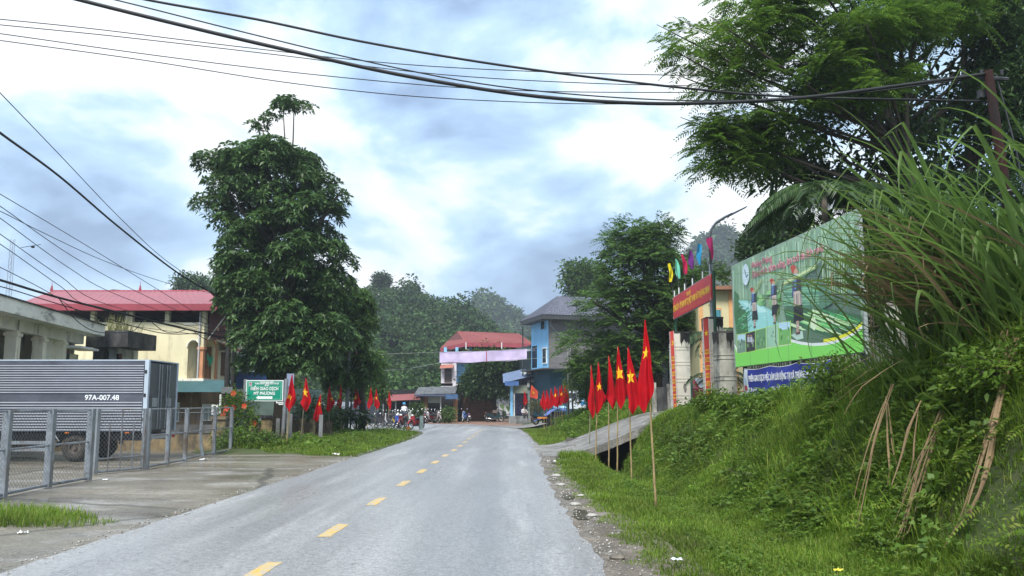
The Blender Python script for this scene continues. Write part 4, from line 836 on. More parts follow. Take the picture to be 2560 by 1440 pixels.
# ---------------- long yellow house with the red roof
def yellow_house():
    Y = 40.0; X = lambda u, v=880, d=Y: P(u, v, d).x; Z = lambda v, d=Y: PZ(v, d)
    t = thing('long_house', 'long cream yellow house with a red metal roof and open top floor', 'house', (X(430), 44, 0))
    zs = Z(946); zp = Z(806); ze = Z(776); xr = X(508); xl = X(205) - 3
    m = MB()
    # front wall with the arched porch opening cut out
    a0, a1, zt = X(470), X(497), Z(868); ar = (a1 - a0) / 2; cx = (a0 + a1) / 2
    m.prism([(xl, zs), (a0, zs), (a0, zt)] + [(cx - ar * math.cos(k * math.pi / 8), zt + ar * 1.15 * math.sin(k * math.pi / 8)) for k in range(1, 8)] + [(a1, zt), (xr, zt), (xr, zp), (xl, zp)], lambda p, q, h: (p, h, q), Y, Y + .22)
    m.bx(xl, a0 - .02, Y + .23, Y + 8, zs, zp - .05)
    m.bx(a0 - .02, xr - .03, Y + 1.6, Y + 1.8, zs, zp); m.bx(xr - .2, xr, Y + 2.0, Y + 8, zs, zp)
    m.bx(a0, xr - .01, Y + .22, Y + 2, Z(846), zp - .02)
    m.build('wall', M_CREAM, t, w=True)
    m = MB(); m.bx(xl, xr, Y + .02, Y + 8, 0, zs - .02); m.build('ground_floor_wall', M_BROWNW, t, w=True)
    m = MB(); m.bx(xl, xr + .12, Y - .12, Y + 8, zs - .16, zs); m.build('floor_slab', M_PALEW, t, w=True)
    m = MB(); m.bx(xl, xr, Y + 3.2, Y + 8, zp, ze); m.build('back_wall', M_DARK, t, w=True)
    for u in (225.5, 321, 413, 505):
        m = MB(); x = X(u); m.bx(x - .11, x + .11, Y, Y + .26, zp, ze + .1); m.build('column', M_CREAM, t, w=True)
    m = MB(); m.bx(X(461) - .1, X(503), Y - .05, Y + .0, Z(812), Z(808)); m.build('ledge', M_PALEW, t, w=True)
    # roof
    yr = Y + 4.6; zr = Z(728, yr); r0, r1 = X(128, 728, yr), X(521, 728, yr); e0, e1 = X(62, 760), X(553, 760, Y - .6); zE = Z(760, Y - .6); yf, yb = Y - .6, Y + 9.8
    def slope(m, a, b, c, d, n, amp=.02):
        a, b, c, d = map(Vector, (a, b, c, d)); nn = (b - a).cross(d - a).normalized(); vs = []
        for i in range(2 * n + 1):
            q = nn * (amp if i % 2 else 0); vs += [a.lerp(b, i / (2 * n)) + q, d.lerp(c, i / (2 * n)) + q]
        m.add(vs, [(2 * i, 2 * i + 2, 2 * i + 3, 2 * i + 1) for i in range(2 * n)])
    hip = 1.6; xg = X(508, 740); zg = zE + (zr - zE) * .45
    m = MB(); slope(m, (e0, yf, zE), (e1, yf, zE), (r1, yr, zr), (r0, yr, zr), 30); slope(m, (e1, yb, zE), (e0, yb, zE), (r0, yr, zr), (r1, yr, zr), 30)
    m.poly([(e0, yb, zE), (e0, yf, zE), (r0, yr, zr)]); m.poly([(e1, yf, zE), (e1, yb, zE), (e1 - .35, yr + .6, zg), (e1 - .35, yr - .6, zg)])
    rf = m.build('roof', M_REDROOF, t, w=True)
    m = MB(); m.bar((r0, yr, zr), (r1, yr, zr), .07, n=6); m.build('ridge_cap', M_REDFASC, rf, w=True)
    m = MB(); zf = Z(776, Y - .6); m.bx(e0 + .05, e1, yf - .01, yf + .03, zf, zE + .01); m.bx(e1 - .03, e1, yf + .03, yb, zf, zE); m.build('fascia', M_REDFASC, t, w=True)
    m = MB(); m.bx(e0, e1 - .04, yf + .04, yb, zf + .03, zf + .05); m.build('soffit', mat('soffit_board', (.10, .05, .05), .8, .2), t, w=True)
    for u in (129, 350):
        m = MB(); x = X(u, 728, yr); m.bar((x, yr, zr), (x, yr, zr + .32), .10, .04, 6); m.bar((x, yr, zr + .3), (x, yr, zr + .62), .022, .006, 5); m.build('finial', M_REDFASC, rf, w=True)
    for u in (318, 502):
        m = MB(); x = X(u, 800); m.bar((x, Y - .08, zs if u > 400 else Z(860)), (x, Y - .08, zf), .045, n=7); m.build('downpipe', mat('pipe_grey', (.5, .5, .52), .5, .1), t, w=True)
    # right gable side: dark red boarded gable wall under the roof
    m = MB(); m.bx(xr + .02, xr + .05, Y + .5, Y + 7, zp - .75, zf + .02); m.build('gable_boarding', mat('red_boarding', (.14, .035, .03), .6, .25, 6), t, w=True)
    for yy in (Y + .4, Y + 2.2): m = MB(); m.bar((xr + .03, yy, zp - .9), (e1 - .1, yy + .2, zf), .035, n=5); m.build('brace', M_PALEW, t, w=True)
    # porch parts
    m = MB(); m.bx(a0 + .06, a0 + .62, Y + 1.5, Y + 1.58, zs, Z(862)); dr = m.build('door', M_WOODB, t, w=True)
    for i in range(2): m = MB(); m.bx(a0 + .12 + i * .25, a0 + .32 + i * .25, Y + 1.47, Y + 1.5, zs + .2, zs + .9); m.build('panel', mat('brown_wood_light', (.20, .10, .05), .6, .3, 5), dr, w=True)
    m = MB(); m.bx(xr - .24, xr + .02, Y - .04, Y + .24, zs, zt - .1); m.box((xr - .11, Y + .1, zt - .06), (.38, .40, .13)); m.build('porch_column', M_ORANGE, t, w=True)
    m = MB(); m.bx(xr - .12, xr + .06, Y + 1.7, Y + 1.9, zs, zt); m.build('porch_column', M_ORANGE, t, w=True)
    m = MB(); y_0, y_1 = Y + .25, Y + 1.7; cy = (y_0 + y_1) / 2; rr = (y_1 - y_0) / 2
    m.prism([(y_0, zt)] + [(cy - rr * math.cos(k * math.pi / 8), zt + rr * .75 * math.sin(k * math.pi / 8)) for k in range(1, 8)] + [(y_1, zt), (y_1, zp - .8), (y_0, zp - .8)], lambda p, q, h: (h, p, q), xr - .06, xr + .03); m.build('side_arch', M_ORANGE, t, w=True)
    for k in range(9):
        a = math.pi * k / 8
    m = MB(); m.tube([(cx - (ar + .05) * math.cos(k * math.pi / 10), Y - .02, zt + (ar * 1.15 + .05) * math.sin(k * math.pi / 10)) for k in range(11)], .045, 6); m.build('arch_moulding', M_PALEW, t, w=True)
    m = MB(); m.bx(xr + .0, xr + .04, Y + 2.5, Y + 3.2, zs + .25, zt - .1); w_ = m.build('shutter', M_WOODB, t, w=True)
    m = MB(); corr(m, (xr, Y + 2.0, Z(848)), (xr, Y + 3.8, Z(848)), (.75, 0, -.42), 8, .02); m.build('tiled_canopy', mat('canopy_tile', (.33, .10, .08), .8, .25, 8), t, w=True)
    m = MB(); m.bx(xr, xr + .7, Y + 2.2, Y + 3.6, Z(848) - .5, Z(848) - .44); m.build('canopy_slab', M_PALEW, t, w=True)
    # awning and ground floor
    m = MB(); corr(m, (X(400), Y - 1.35, Z(980, Y - 1.35)), (X(557, 980, Y - 1.35), Y - 1.35, Z(980, Y - 1.35)), (0, 1.3, zs - .1 - Z(980, Y - 1.35)), 44, .018); m.build('awning', M_TEAL, t, w=True)
    for u in (431, 478):
        m = MB(); x = X(u, 1000); m.bx(x - .04, x + .04, Y - .03, Y + .02, 0, zs - .2); m.build('pilaster', M_OCHRE, t, w=True)
    for u0, u1, v0, v1 in ((512, 545, 1010, 1052), (428, 456, 1006, 1055)):
        m = MB(); m.bx(X(u0), X(u1), Y - .05, Y + .03, Z(v1), Z(v0)); f = m.build('window', M_WHITE, t, w=True)
        for k in (0, 1): m = MB(); a, b = X(u0) + .06 + k * (X(u1) - X(u0)) / 2, X(u0) + (k + 1) * (X(u1) - X(u0)) / 2 - .04; m.bx(a, b, Y - .06, Y - .045, Z(v1) + .06, Z(v0) - .25); m.build('pane', mat('pale_glass', (.30, .42, .50), .1, .25, 3, spec=.8), f, w=True)
    c = thing('green_cloth', 'green cloth hanging in the porch arch of the yellow house', 'cloth', (xr + .01, Y + .8, Z(880)))
    m = MB(); m.grid(lambda a, b: (.06 + .05 * math.sin(9 * a), -.45 + .75 * a, .25 * (1 - 4 * (a - .5) ** 2) * -1 - b * (.55 - .5 * abs(a - .45))), 10, 6); m.build('hanging_cloth', mat('green_fabric', (.03, .32, .18), .8, .15), c)
yellow_house()

# ---------------- old white colonnade building along the left
def colonnade():
    a = P(0, 738, 25.5); b = P(263, 813, 35.7); d = (b - a); d.z = 0; L = d.length; ang = math.atan2(d.y, d.x)
    t = thing('colonnade_building', 'old white building with a flat stained roof and square columns', 'building', (a.x, a.y, 0), ang); s0 = -7.0
    zt = a.z; zb = PZ(775, 25.5)
    m = MB(); m.bx(s0, L, 0, 6.5, zb, zt); rf = m.build('roof_slab', mat('roof_slab_render', (.90, .87, .77), .9, .1, 1.1, dirt=(.10, .10, .095), damt=.32, dscale=(.5, 1, 1.2), dsc=1.1), t)
    m = MB(); m.bx(s0, L + .06, -.06, 6.5, zt, zt + .05); m.build('roof_edge', M_MOSS, rf)
    m = MB(); m.bx(s0, L - .4, .75, 1.1, zb - .42, zb); m.build('beam', M_PALEW, t)
    M_COLW = mat('column_render', (.90, .85, .70), .85, .08, 1.5, dirt=(.52, .44, .30), damt=.15, dscale=(1, 1, .3))
    for s in (-4.0, -1.6, .75, 3.15, 5.5, 7.6):
        m = MB(); m.bx(s, s + .36, .72, 1.12, 0, zb - .41); m.bx(s - .05, s + .41, .67, 1.17, zb - .62, zb - .5); m.build('column', M_COLW, t)
    m = MB(); m.bx(s0, L - .3, 2.8, 3.0, 0, zb - .01); m.bx(L - .45, L - .3, 1.15, 6.3, 0, zb); m.bx(6.0, 7.6, 1.12, 1.25, 0, zb - .41); m.build('wall', M_PALEW, t)
    for s in (-3.2, 1.6, 4.0): m = MB(); m.bx(s, s + 1.2, 2.76, 2.8, 0, 2.6); m.build('doorway', M_DARK, t)  # flat near-black sheets, the shade of the openings painted on
    m = MB(); m.bx(7.96, 8.95, .95, 1.06, 1.6, zb - .75); w = m.build('window', M_MAROON, t)
    for i in range(2):
        for j in range(3): m = MB(); m.bx(8.04 + i * .45, 8.42 + i * .45, .93, .955, 1.75 + j * .78, 2.35 + j * .78); m.build('pane', M_GLASS, w)
    m = MB(); m.bx(9.0, 10.0, .95, 1.1, 2.5, zb - .9); m.build('wall', M_COLW, t)
    m = MB(); m.bx(9.05, 9.95, .9, 1.0, .9, 2.6); w = m.build('window', M_MAROON, t)
    for i in range(2): m = MB(); m.bx(9.1 + i * .43, 9.46 + i * .43, .88, .905, 1.0, 2.5); m.build('pane', mat('curtain_glass', (.5, .5, .42), .3, .2), w)
    m = MB(); m.bx(7.9, 10.2, .15, 1.0, zb - .72, zb - .62); m.build('window_canopy', M_WHITE, t)
colonnade()
def parapet_house():
    y0, y1 = 36.0, 38.9; x1 = PX(311, y0); x0 = PX(205, y0); z0, z1 = PZ(867, y0), PZ(826, y0)
    t = thing('parapet_house', 'small white annex under a black mossy concrete roof parapet', 'building', ((x0 + x1) / 2, 37.5, 0))
    m = MB(); m.bx(x0, x1, y0, y0 + .15, z0, z1); m.bx(x1 - .15, x1, y0 + .15, y1, z0, z1); m.bx(x0, x1 - .15, y0 + .15, y1, z0, z0 + .2); m.bx(x0, x1 - .15, y1 - .15, y1, z0 + .2, z1); m.build('roof_parapet', M_MOSS, t, w=True)
    xw = PX(309, 37.2); m = MB(); m.bx(x0, xw - .3, 37.0, 39, 0, z0); m.build('wall', mat('blueish_white_render', (.50, .54, .55), .9, .1, 1.2, dirt=(.15, .16, .15), damt=.5), t, w=True)
    m = MB(); m.bx(PX(286, 37) , PX(299, 37), 36.95, 37.02, PZ(903, 37) - .4, PZ(884, 37)); w = m.build('window', M_WOODB, t, w=True)
    m = MB(); m.bx(PX(287.5, 37), PX(292, 37), 36.93, 36.95, PZ(903, 37) - .3, PZ(886, 37)); m.build('pane', M_DARK, w, w=True)
    m = MB(); m.bx(PX(252, 37), PX(265, 37), 36.95, 37.02, 0, PZ(879, 37)); m.build('door', M_DARK, t, w=True)
    m = MB(); m.bx(PX(228, 36.4), PX(247, 36.4), 36.3, 37.0, 0, z0); m.build('stained_pier', M_MOSS, t, w=True)
    g = random.Random(4); tt = thing('roof_grass_tuft', 'tuft of yellowish grass growing on the mossy parapet roof', 'grass tuft', (PX(286, 37.2), 37.2, z0 + .2)); m = MB()
    for i in range(170):
        V, F = arch((g.gauss(0, .33), g.gauss(0, .3), 0), g.uniform(0, 6.28), g.uniform(.9, 1.75), .035, g.uniform(1.0, 1.5), g.uniform(.3, 1.4), n=5); m.add(V, F)
    m.build('blades', leafmat('dry_green_blades', [(.16, .18, .06), (.25, .26, .10), (.34, .32, .16)], .3), tt)
parapet_house()

# ---------------- walls, poles and sheds around the sign
def boundary():
    y = 27.9; x0, x1 = -22.0, PX(572, y); t = thing('boundary_wall', 'low ochre boundary wall with a dark stained coping behind the chain link fence', 'wall', ((x0 + x1) / 2, y, 0))
    m = MB(); m.bx(x0, x1 - .5, y, y + .2, 0, .62); m.build('wall', M_OCHRE, t, w=True)
    m = MB(); m.bx(x0, x1 - .5, y - .03, y + .23, .62, .92); m.build('coping', M_MOSS, t, w=True)
    m = MB(); m.bx(x1 - .55, x1 - .05, y - .08, y + .35, 0, 1.12); m.box((x1 - .3, y + .13, 1.17), (.62, .55, .1)); m.build('pillar', M_OCHRE, t, w=True)
    for k in range(18): m = MB(); x = x1 - .8 - k * .32; m.bar((x, y + .1, .92), (x, y + .1, 1.35), .015, n=5); m.build('railing_bar', M_STEELD, t, w=True)
    m = MB(); m.bar((x0, y + .1, 1.36), (x1 - .5, y + .1, 1.36), .02, n=5); m.build('railing', M_STEELD, t, w=True)
    y = 36.8; t = thing('panel_wall', 'old garden wall of ochre piers and dark weathered boards behind the sign', 'wall', (PX(690, y), y, 0)); X = lambda u: PX(u, y)
    zt = PZ(1046, y)
    for u0, u1 in ((613, 641), (655, 684), (724, 733), (748, 762), (776, 790), (800, 806)):
        m = MB(); m.bx(X(u0), X(u1), y, y + .35, 0, zt); m.build('pier', M_OCHRE, t, w=True)
    for i, u in enumerate(range(642, 830, 9)):
        m = MB(); k = random.Random(i); m.bx(X(u) + .01, X(u + 8.5), y + .16 + k.uniform(-.02, .02), y + .2, 0, zt - .05 - k.uniform(0, .1)); m.build('board', mat('weathered_board', (.085, .065, .045), .9, .4, 5, dirt=(.16, .13, .09), damt=.5), t, w=True)
    m = MB(); m.bx(X(600), X(690), y - .08, y + .45, zt, zt + .14); m.bx(X(718), X(745), y - .08, y + .45, zt, zt + .14); m.build('coping', M_MOSS, t, w=True)
    t = thing('iron_gate', 'small rusty iron bar gate beside the sign post', 'gate', (X(612), 32.0, 0))
    for k in range(7): m = MB(); x = PX(606 + k * 2.4, 32); m.bar((x, 32, .05), (x, 32, 1.25), .014, n=5); m.build('bar', M_STEELD, t, w=True)
    m = MB(); [m.bar((PX(604, 32), 32, z), (PX(622, 32), 32, z), .015, n=5) for z in (.15, .75, 1.15)]; m.build('rail', M_STEELD, t, w=True)
    for i, (u, v, d, vt) in enumerate(((728, 1103, 31.5, 1035), (804, 1104, 31.0, 1037), (697, 1101, 33, 1046))):
        x = PX(u, d); m = MB(); m.box((x, d, PZ(vt, d) / 2), (.15, .15, PZ(vt, d)), .2); tag(m.build('fence_post', M_CONC), ('square grey concrete fence post between the two near left flags', 'square grey concrete fence post before the big leaved plants', 'grey concrete fence post beside the big trunk')[i], 'post', 'concrete fence posts on the lawn')
    m = MB()
    for z in (.45, .85, 1.2):
        pts = [Vector((PX(612, 31), 31.0, z + .1)), Vector((PX(728, 31.5), 31.5, z)), Vector((PX(804, 31), 31.0, z)), Vector((PX(860, 38), 38, z))]
        for a, b in zip(pts[:-1], pts[1:]): m.tube([a, a.lerp(b, .5) - Vector((0, 0, .06)), b], .006, 4)
    tag(m.build('barbed_wire', M_STEELD), 'sagging barbed wire strands strung between the concrete fence posts', 'wire')
boundary()
def sheds():
    y = 47; X = lambda u: PX(u, y); Z = lambda v: PZ(v, y)
    t = thing('grey_house', 'grey house with a blue tiled roof behind the dark poles', 'house', (X(585), y + 3, 0))
    m = MB(); m.bx(X(545), X(600), y, y + 6, 0, Z(880)); m.build('wall', mat('grey_render', (.34, .36, .40), .9, .15, 1, dirt=(.2, .21, .22), damt=.5), t, w=True)
    m = MB(); corr(m, (X(535), y - .6, Z(882)), (X(606), y - .6, Z(882)), (0, 4, 1.6), 16, .03); m.build('roof', mat('blue_tile', (.13, .17, .28), .6, .2, 3), t, w=True)
    m = MB(); m.bx(X(550), X(598), y - .1, y, Z(958), Z(948)); corr(m, (X(548), y - .9, Z(968)), (X(600), y - .9, Z(968)), (0, .85, .55), 14, .02); m.build('canopy', mat('rust_sheet', (.20, .13, .11), .7, .3, 4), t, w=True)
    y2 = 43.5; X = lambda u: PX(u, y2); Z = lambda v: PZ(v, y2)
    t = thing('blue_shed', 'shed with blue sheet walls and a pale roof edge behind the green sign', 'shed', (X(640), y2 + 2, 0))
    m = MB(); corr(m, (X(578), y2, Z(972)), (X(665), y2, Z(972)), (0, 0, Z(930) - Z(972)), 40, .015); m.build('blue_sheet', mat('blue_sheet_metal', (.055, .12, .30), .5, .2, 2), t, w=True)
    m = MB(); m.bx(X(578), X(760), y2 + .05, y2 + 4, 0, Z(972)); m.build('wall', mat('pale_green_render', (.19, .27, .24), .85, .2, 1.2), t, w=True)
    m = MB(); m.bx(X(576), X(612), y2 - .12, y2 + .02, Z(979), Z(973)); m.build('ledge', M_PALEW, t, w=True)
    m = MB(); m.bx(X(574), X(668), y2 - .15, y2 + 4, Z(930), Z(926)); m.bx(X(565), X(632), y2 + .4, y2 + 4, Z(888), Z(882)); m.build('roof_edge', mat('pale_blue_trim', (.5, .62, .68), .5, .1), t, w=True)
    m = MB(); m.bx(X(575), X(640), y2 + 1.0, y2 + 4, Z(926), Z(888)); m.build('upper_wall', mat('dull_teal_wall', (.10, .16, .17), .8, .2), t, w=True)
    y3 = 46.0; X = lambda u: PX(u, y3); Z = lambda v: PZ(v, y3); t = thing('awning_shelter', 'grey sheet awning shelter with a dark backdrop behind the left flags', 'shelter', (X(850), y3 + 3, 0))
    m = MB(); corr(m, (X(716), y3, Z(1022)), (X(850), y3 + 2, Z(1022)), (0, 2.2, .42), 30, .02); m.build('roof', mat('grey_sheet', (.22, .24, .27), .5, .2, 2), t, w=True)
    m = MB(); m.bx(PX(800, 64), PX(948, 64), 64, 64.2, 0, 1.9); m.build('wall', mat('dark_backdrop', (.030, .038, .055), .8, .3, 1), t, w=True)  # near-black backdrop sheet set far behind the shelter
    for u in (730, 790, 845): m = MB(); m.bar((X(u), y3 + 1 + (u - 716) / 134 * 2, 0), (X(u), y3 + 1 + (u - 716) / 134 * 2, Z(1020)), .05, n=6); m.build('post', M_STEELD, t, w=True)
    t = thing('notice_board', 'slim blue grey steel notice panel standing behind the sign post', 'panel', (PX(726, 32.5), 32.5, 0))
    m = MB(); d = 32.5; m.bx(PX(715, d), PX(733, d), d, d + .05, PZ(966, d), PZ(934, d)); m.build('panel', mat('blue_grey_sheet', (.22, .26, .36), .5, .15), t, w=True)
    m = MB(); m.bar((PX(719, d), d + .03, 0), (PX(719, d), d + .03, PZ(936, d)), .03, n=6); m.build('post', M_GALV, t, w=True)
sheds()

# ---------------- green direction sign
def sign():
    d = 30.0; X = lambda u: PX(u, d); Z = lambda v: PZ(v, d); cx = (X(615) + X(708)) / 2
    t = thing('direction_sign', 'green road sign on two grey steel posts with white lettering and a left arrow', 'sign', (cx, d, 0)); o = t.location
    for u, ub, v0, v1 in ((611.5, 607, 1112, 948), (713.5, 708.5, 1117, 947)):
        m = MB(); m.bar((X(ub), d + .04, -.05), (X(u), d + .04, Z(v1)), .075, n=10); m.build('post', M_GALV, t, w=True)
    w2, z0, z1 = (X(708) - X(615)) / 2, Z(1003), Z(950.5); zc = (z0 + z1) / 2; h2 = (z1 - z0) / 2
    M_SG = mat('sign_green', (.0, .24, .15), .4, .06, 3); tilt = R(0)
    m = MB(); m.bx(-w2, w2, -.05, -.02, z0, z1); m.build('sign_frame', M_WHITE, t)
    m = MB(); m.bx(-w2 + .035, w2 - .035, -.058, -.051, z0 + .035, z1 - .035); m.build('panel', M_SG, t)
    M_LN = mat('sign_line', (.35, .6, .5), .4, .05); m = MB(); q = .075
    for a, b, c, e in ((-w2 + q, w2 - q, z0 + q, z0 + q + .012), (-w2 + q, w2 - q, z1 - q - .012, z1 - q), (-w2 + q, w2 - q, zc + h2 * .40, zc + h2 * .40 + .012)): m.bx(a, b, -.062, -.059, c, e)
    for x in (-w2 + q, w2 - q - .012): m.bx(x, x + .012, -.062, -.059, z0 + q + .013, z1 - q - .013)
    m.build('border_line', M_LN, t)
    T = lambda s, sz, z, w, x=0, b=.006: text(s, sz, M_WHITE, t, (x, -.063, z), (R(90), 0, 0), w, 'lettering', b)
    T('PHÒNG GIAO DỊCH', .075, zc + h2 * .80, w2 * .74, .12 * w2, .003); T('NGÂN HÀNG CHÍNH SÁCH XÃ HỘI', .075, zc + h2 * .66, w2 * 1.28, .12 * w2, .003); T('BA BỂ', .07, zc + h2 * .51, w2 * .21, .12 * w2, .003)
    T('ĐIỂM GIAO DỊCH', .165, zc + h2 * .17, w2 * 1.5, 0, .005); T('MỸ PHƯƠNG', .165, zc - h2 * .27, w2 * 1.14, 0, .005)
    m = MB(); za = zc - h2 * .66; L = w2 * .44; m.poly([(L, -.062, za - .05), (L, -.062, za + .05), (-L * .65, -.062, za + .05), (-L * .65, -.062, za + .085), (-L, -.062, za), (-L * .65, -.062, za - .085), (-L * .65, -.062, za - .05)][::-1]); m.build('arrow', M_WHITE, t)
    m = MB(); m.bx(-w2 * .84, -w2 * .68, -.0625, -.059, zc + h2 * .46, zc + h2 * .80); e = m.build('emblem', mat('emblem_grey', (.42, .45, .47), .5, .2, 30), t)
    m = MB(); m.bar((-w2 * .76, -.0625, zc + h2 * .66), (-w2 * .76, -.066, zc + h2 * .66), w2 * .055, n=12); m.build('emblem_disc', mat('emblem_red', (.45, .08, .12), .5, .1), e)
    for z, dx in ((z0 - .06, .16), (z0 - .12, .1)):
        m = MB(); m.bx(w2 - dx * 1.6, w2 + .02, -.05, -.02, z - .02, z + .02); m.bx(w2 - dx * 1.6, w2 - dx * 1.6 + .03, -.05, -.02, z + .021, z + .058); m.build('bracket', M_WHITE, t)
sign()

# ---------------- flags
M_FLAG = leafmat('red_flag_cloth', [(.60, .008, .018), (.60, .008, .018)], .42, .75, .2, 3.0, .85, 1.12)
M_STAR = mat('flag_yellow', (.86, .50, .015), .7, .06, 4)
M_BAMB = mat('bamboo_pole', (.34, .255, .12), .6, .25, 7, dirt=(.16, .13, .08), damt=.5, dscale=(1, 1, .3))
M_BAMBD = mat('grey_bamboo_pole', (.21, .19, .13), .7, .25, 7)
def star_pts(n=5, r0=1.0, r1=.40):
    return [((r0 if k % 2 == 0 else r1) * math.sin(k * math.pi / n), (r0 if k % 2 == 0 else r1) * math.cos(k * math.pi / n)) for k in range(2 * n)]
def flag(label, base, top, drop, width, group, seed, side=1, star=(0.0, .55, .16), pole_r=.022, lean=0.0, pole=None, backflag=False, poke=.0):
    """red flag hanging slack from the tip of a bamboo pole; the cloth is a folded sheet round the pole"""
    t = thing('flag_on_pole', label, 'flag', base, 0, group); g = random.Random(seed); H = top; tip = Vector((lean, 0, H))
    P0 = lambda z: Vector((lean * z / H, 0, z))
    m = MB(); n = 11
    m.tube([P0(-.12 + (H - .03 + .12) * i / n) + Vector((g.uniform(-.005, .005), 0, 0)) for i in range(n + 1)], [pole_r * (1.1 - .55 * i / n) for i in range(n + 1)], 7)
    for i in range(1, 8): m.ring(P0(H * .085 * i), (0, 0, 1), pole_r * (1.05 - .05 * i), pole_r * .25, 7, 4)
    m.build('pole', pole or M_BAMB, t, True)
    a1, a2, a3 = g.uniform(0, 6.28), g.uniform(0, 6.28), g.uniform(0, 6.28); k1 = g.uniform(7, 10); sk = g.uniform(.75, 1.0)
    amp = width * .5
    fd, bk = g.uniform(.56, .74), g.uniform(.25, .6); pt_ = g.uniform(.2, .8)
    def F(s, q):                                                   # s across the cloth (it doubles back behind at fd), q down the drop
        w = width * (.05 + .95 * min(1, (q / .80) ** 1.0)) * (1 if q < .80 else 1 - .10 * ((q - .80) / .20))
        c = P0(H - q * drop); f = s / fd if s < fd else 1 - (s - fd) / (1 - fd) * (1 - bk)
        x = c.x + side * (f - .24) * w + .03 * math.sin(5 * q + a3) * q + .018 * math.sin(11 * q + a2) * q
        e = min(1, q * 1.8)
        y = -.035 - amp * e * (.5 + .5 * math.sin(k1 * f + a1 + 1.6 * q)) * .75 - .035 * math.sin(4 * f + a2 + 3 * q) * e
        if s >= fd: y += amp * .5 * (s - fd) / (1 - fd) + .05 * math.sin(math.pi * (s - fd) / (1 - fd)) * e
        z = H - q * drop * (1 - .36 * abs(f - pt_) * max(0, q - .35) * 1.54 - (.10 * (s - fd) / (1 - fd) * q if s >= fd else 0)) + .02 * math.sin(6 * f + a2) * q
        return Vector((x, y, z))
    m = MB(); m.grid(F, 30, 26); cl = m.build('flag_cloth', M_FLAG, t, True)
    if star is not None:
        s0, q0, r = star; pts = star_pts(); ms = MB()
        def S(px, py): s = (s0 + px * r * drop / width * .9) * fd; q = q0 - py * r; p = F(min(fd, max(0, s)), min(.99, max(.02, q))); return p + Vector((0, -.012, 0))
        vs = []; fs = []; NR = 6; vs.append(S(0, 0))
        ring = []
        for k in range(10):
            A, B = pts[k], pts[(k + 1) % 10]
            for e in range(3): f = e / 3; ring.append((A[0] + (B[0] - A[0]) * f, A[1] + (B[1] - A[1]) * f))
        M_ = len(ring)
        for r_ in range(1, NR + 1):
            for px, py in ring: vs.append(S(px * r_ / NR, py * r_ / NR))
        for k in range(M_): fs.append((0, 1 + (k + 1) % M_, 1 + k))
        for r_ in range(NR - 1):
            o = 1 + r_ * M_
            for k in range(M_): fs.append((o + k, o + (k + 1) % M_, o + M_ + (k + 1) % M_, o + M_ + k))
        ms.add(vs, fs); ms.build('star', M_STAR, cl, True)
    return t
GL = 'red flags on poles along the left lawn'
LF = [ # u_base, v_base, v_top, lean px, label, side, star
 (716, 1119, 937, 8, 'red flag next to the green sign, its star folded away', 1, (.18, .62, .10)),
 (752, 1110, 945, 8, 'red flag with a big clear yellow star, second from the green sign', 1, (.40, .45, .17)),
 (797, 1103, 985, 2, 'shortest red flag in dark shade before the wall boards', -1, (.3, .35, .10)),
 (822, 1090, 966, -2, 'red flag with half a star just behind the square concrete post', 1, (.72, .50, .13)),
 (853, 1083, 963, -3, 'narrow red flag left of the grey utility pole', -1, (.80, .50, .12)),
 (889, 1080, 962, -2, 'red flag before the big leaves, carried between two poles', 1, (.28, .52, .12)),
 (918, 1068, 968, 7, 'red flag without visible star, left one of the close pair', 1, None),
 (937, 1067, 972, 2, 'red flag with an orange star glint, right one of the close pair', 1, (.5, .45, .10)),
 (972, 1062, 977, -1, 'red flag farthest right on the left lawn, beside the red shed roof', 1, None)]
for i, (u, v, vt, ln, lab, sd, st) in enumerate(LF):
    b = G(u, v, .12 if i > 1 else .05); b.z = H1(b.x, b.y); H = P(u, vt, b.y).z - b.z
    flag(lab, b, H, H * (.53 if i != 2 else .62), (.38, .42, .34, .40, .30, .38, .36, .38, .30)[i], GL, 20 + i, sd, st, .024, ln / F_PX * b.y, M_BAMBD if i % 2 else M_BAMB)
t = G(897, 1078, .1); m = MB(); m.bar((t.x, t.y, 0), (t.x + .02, t.y, 2.0), .02, n=6); tag(m.build('bamboo_stick', M_BAMBD), 'bare bamboo stick standing beside the flag before the big leaves', 'pole')
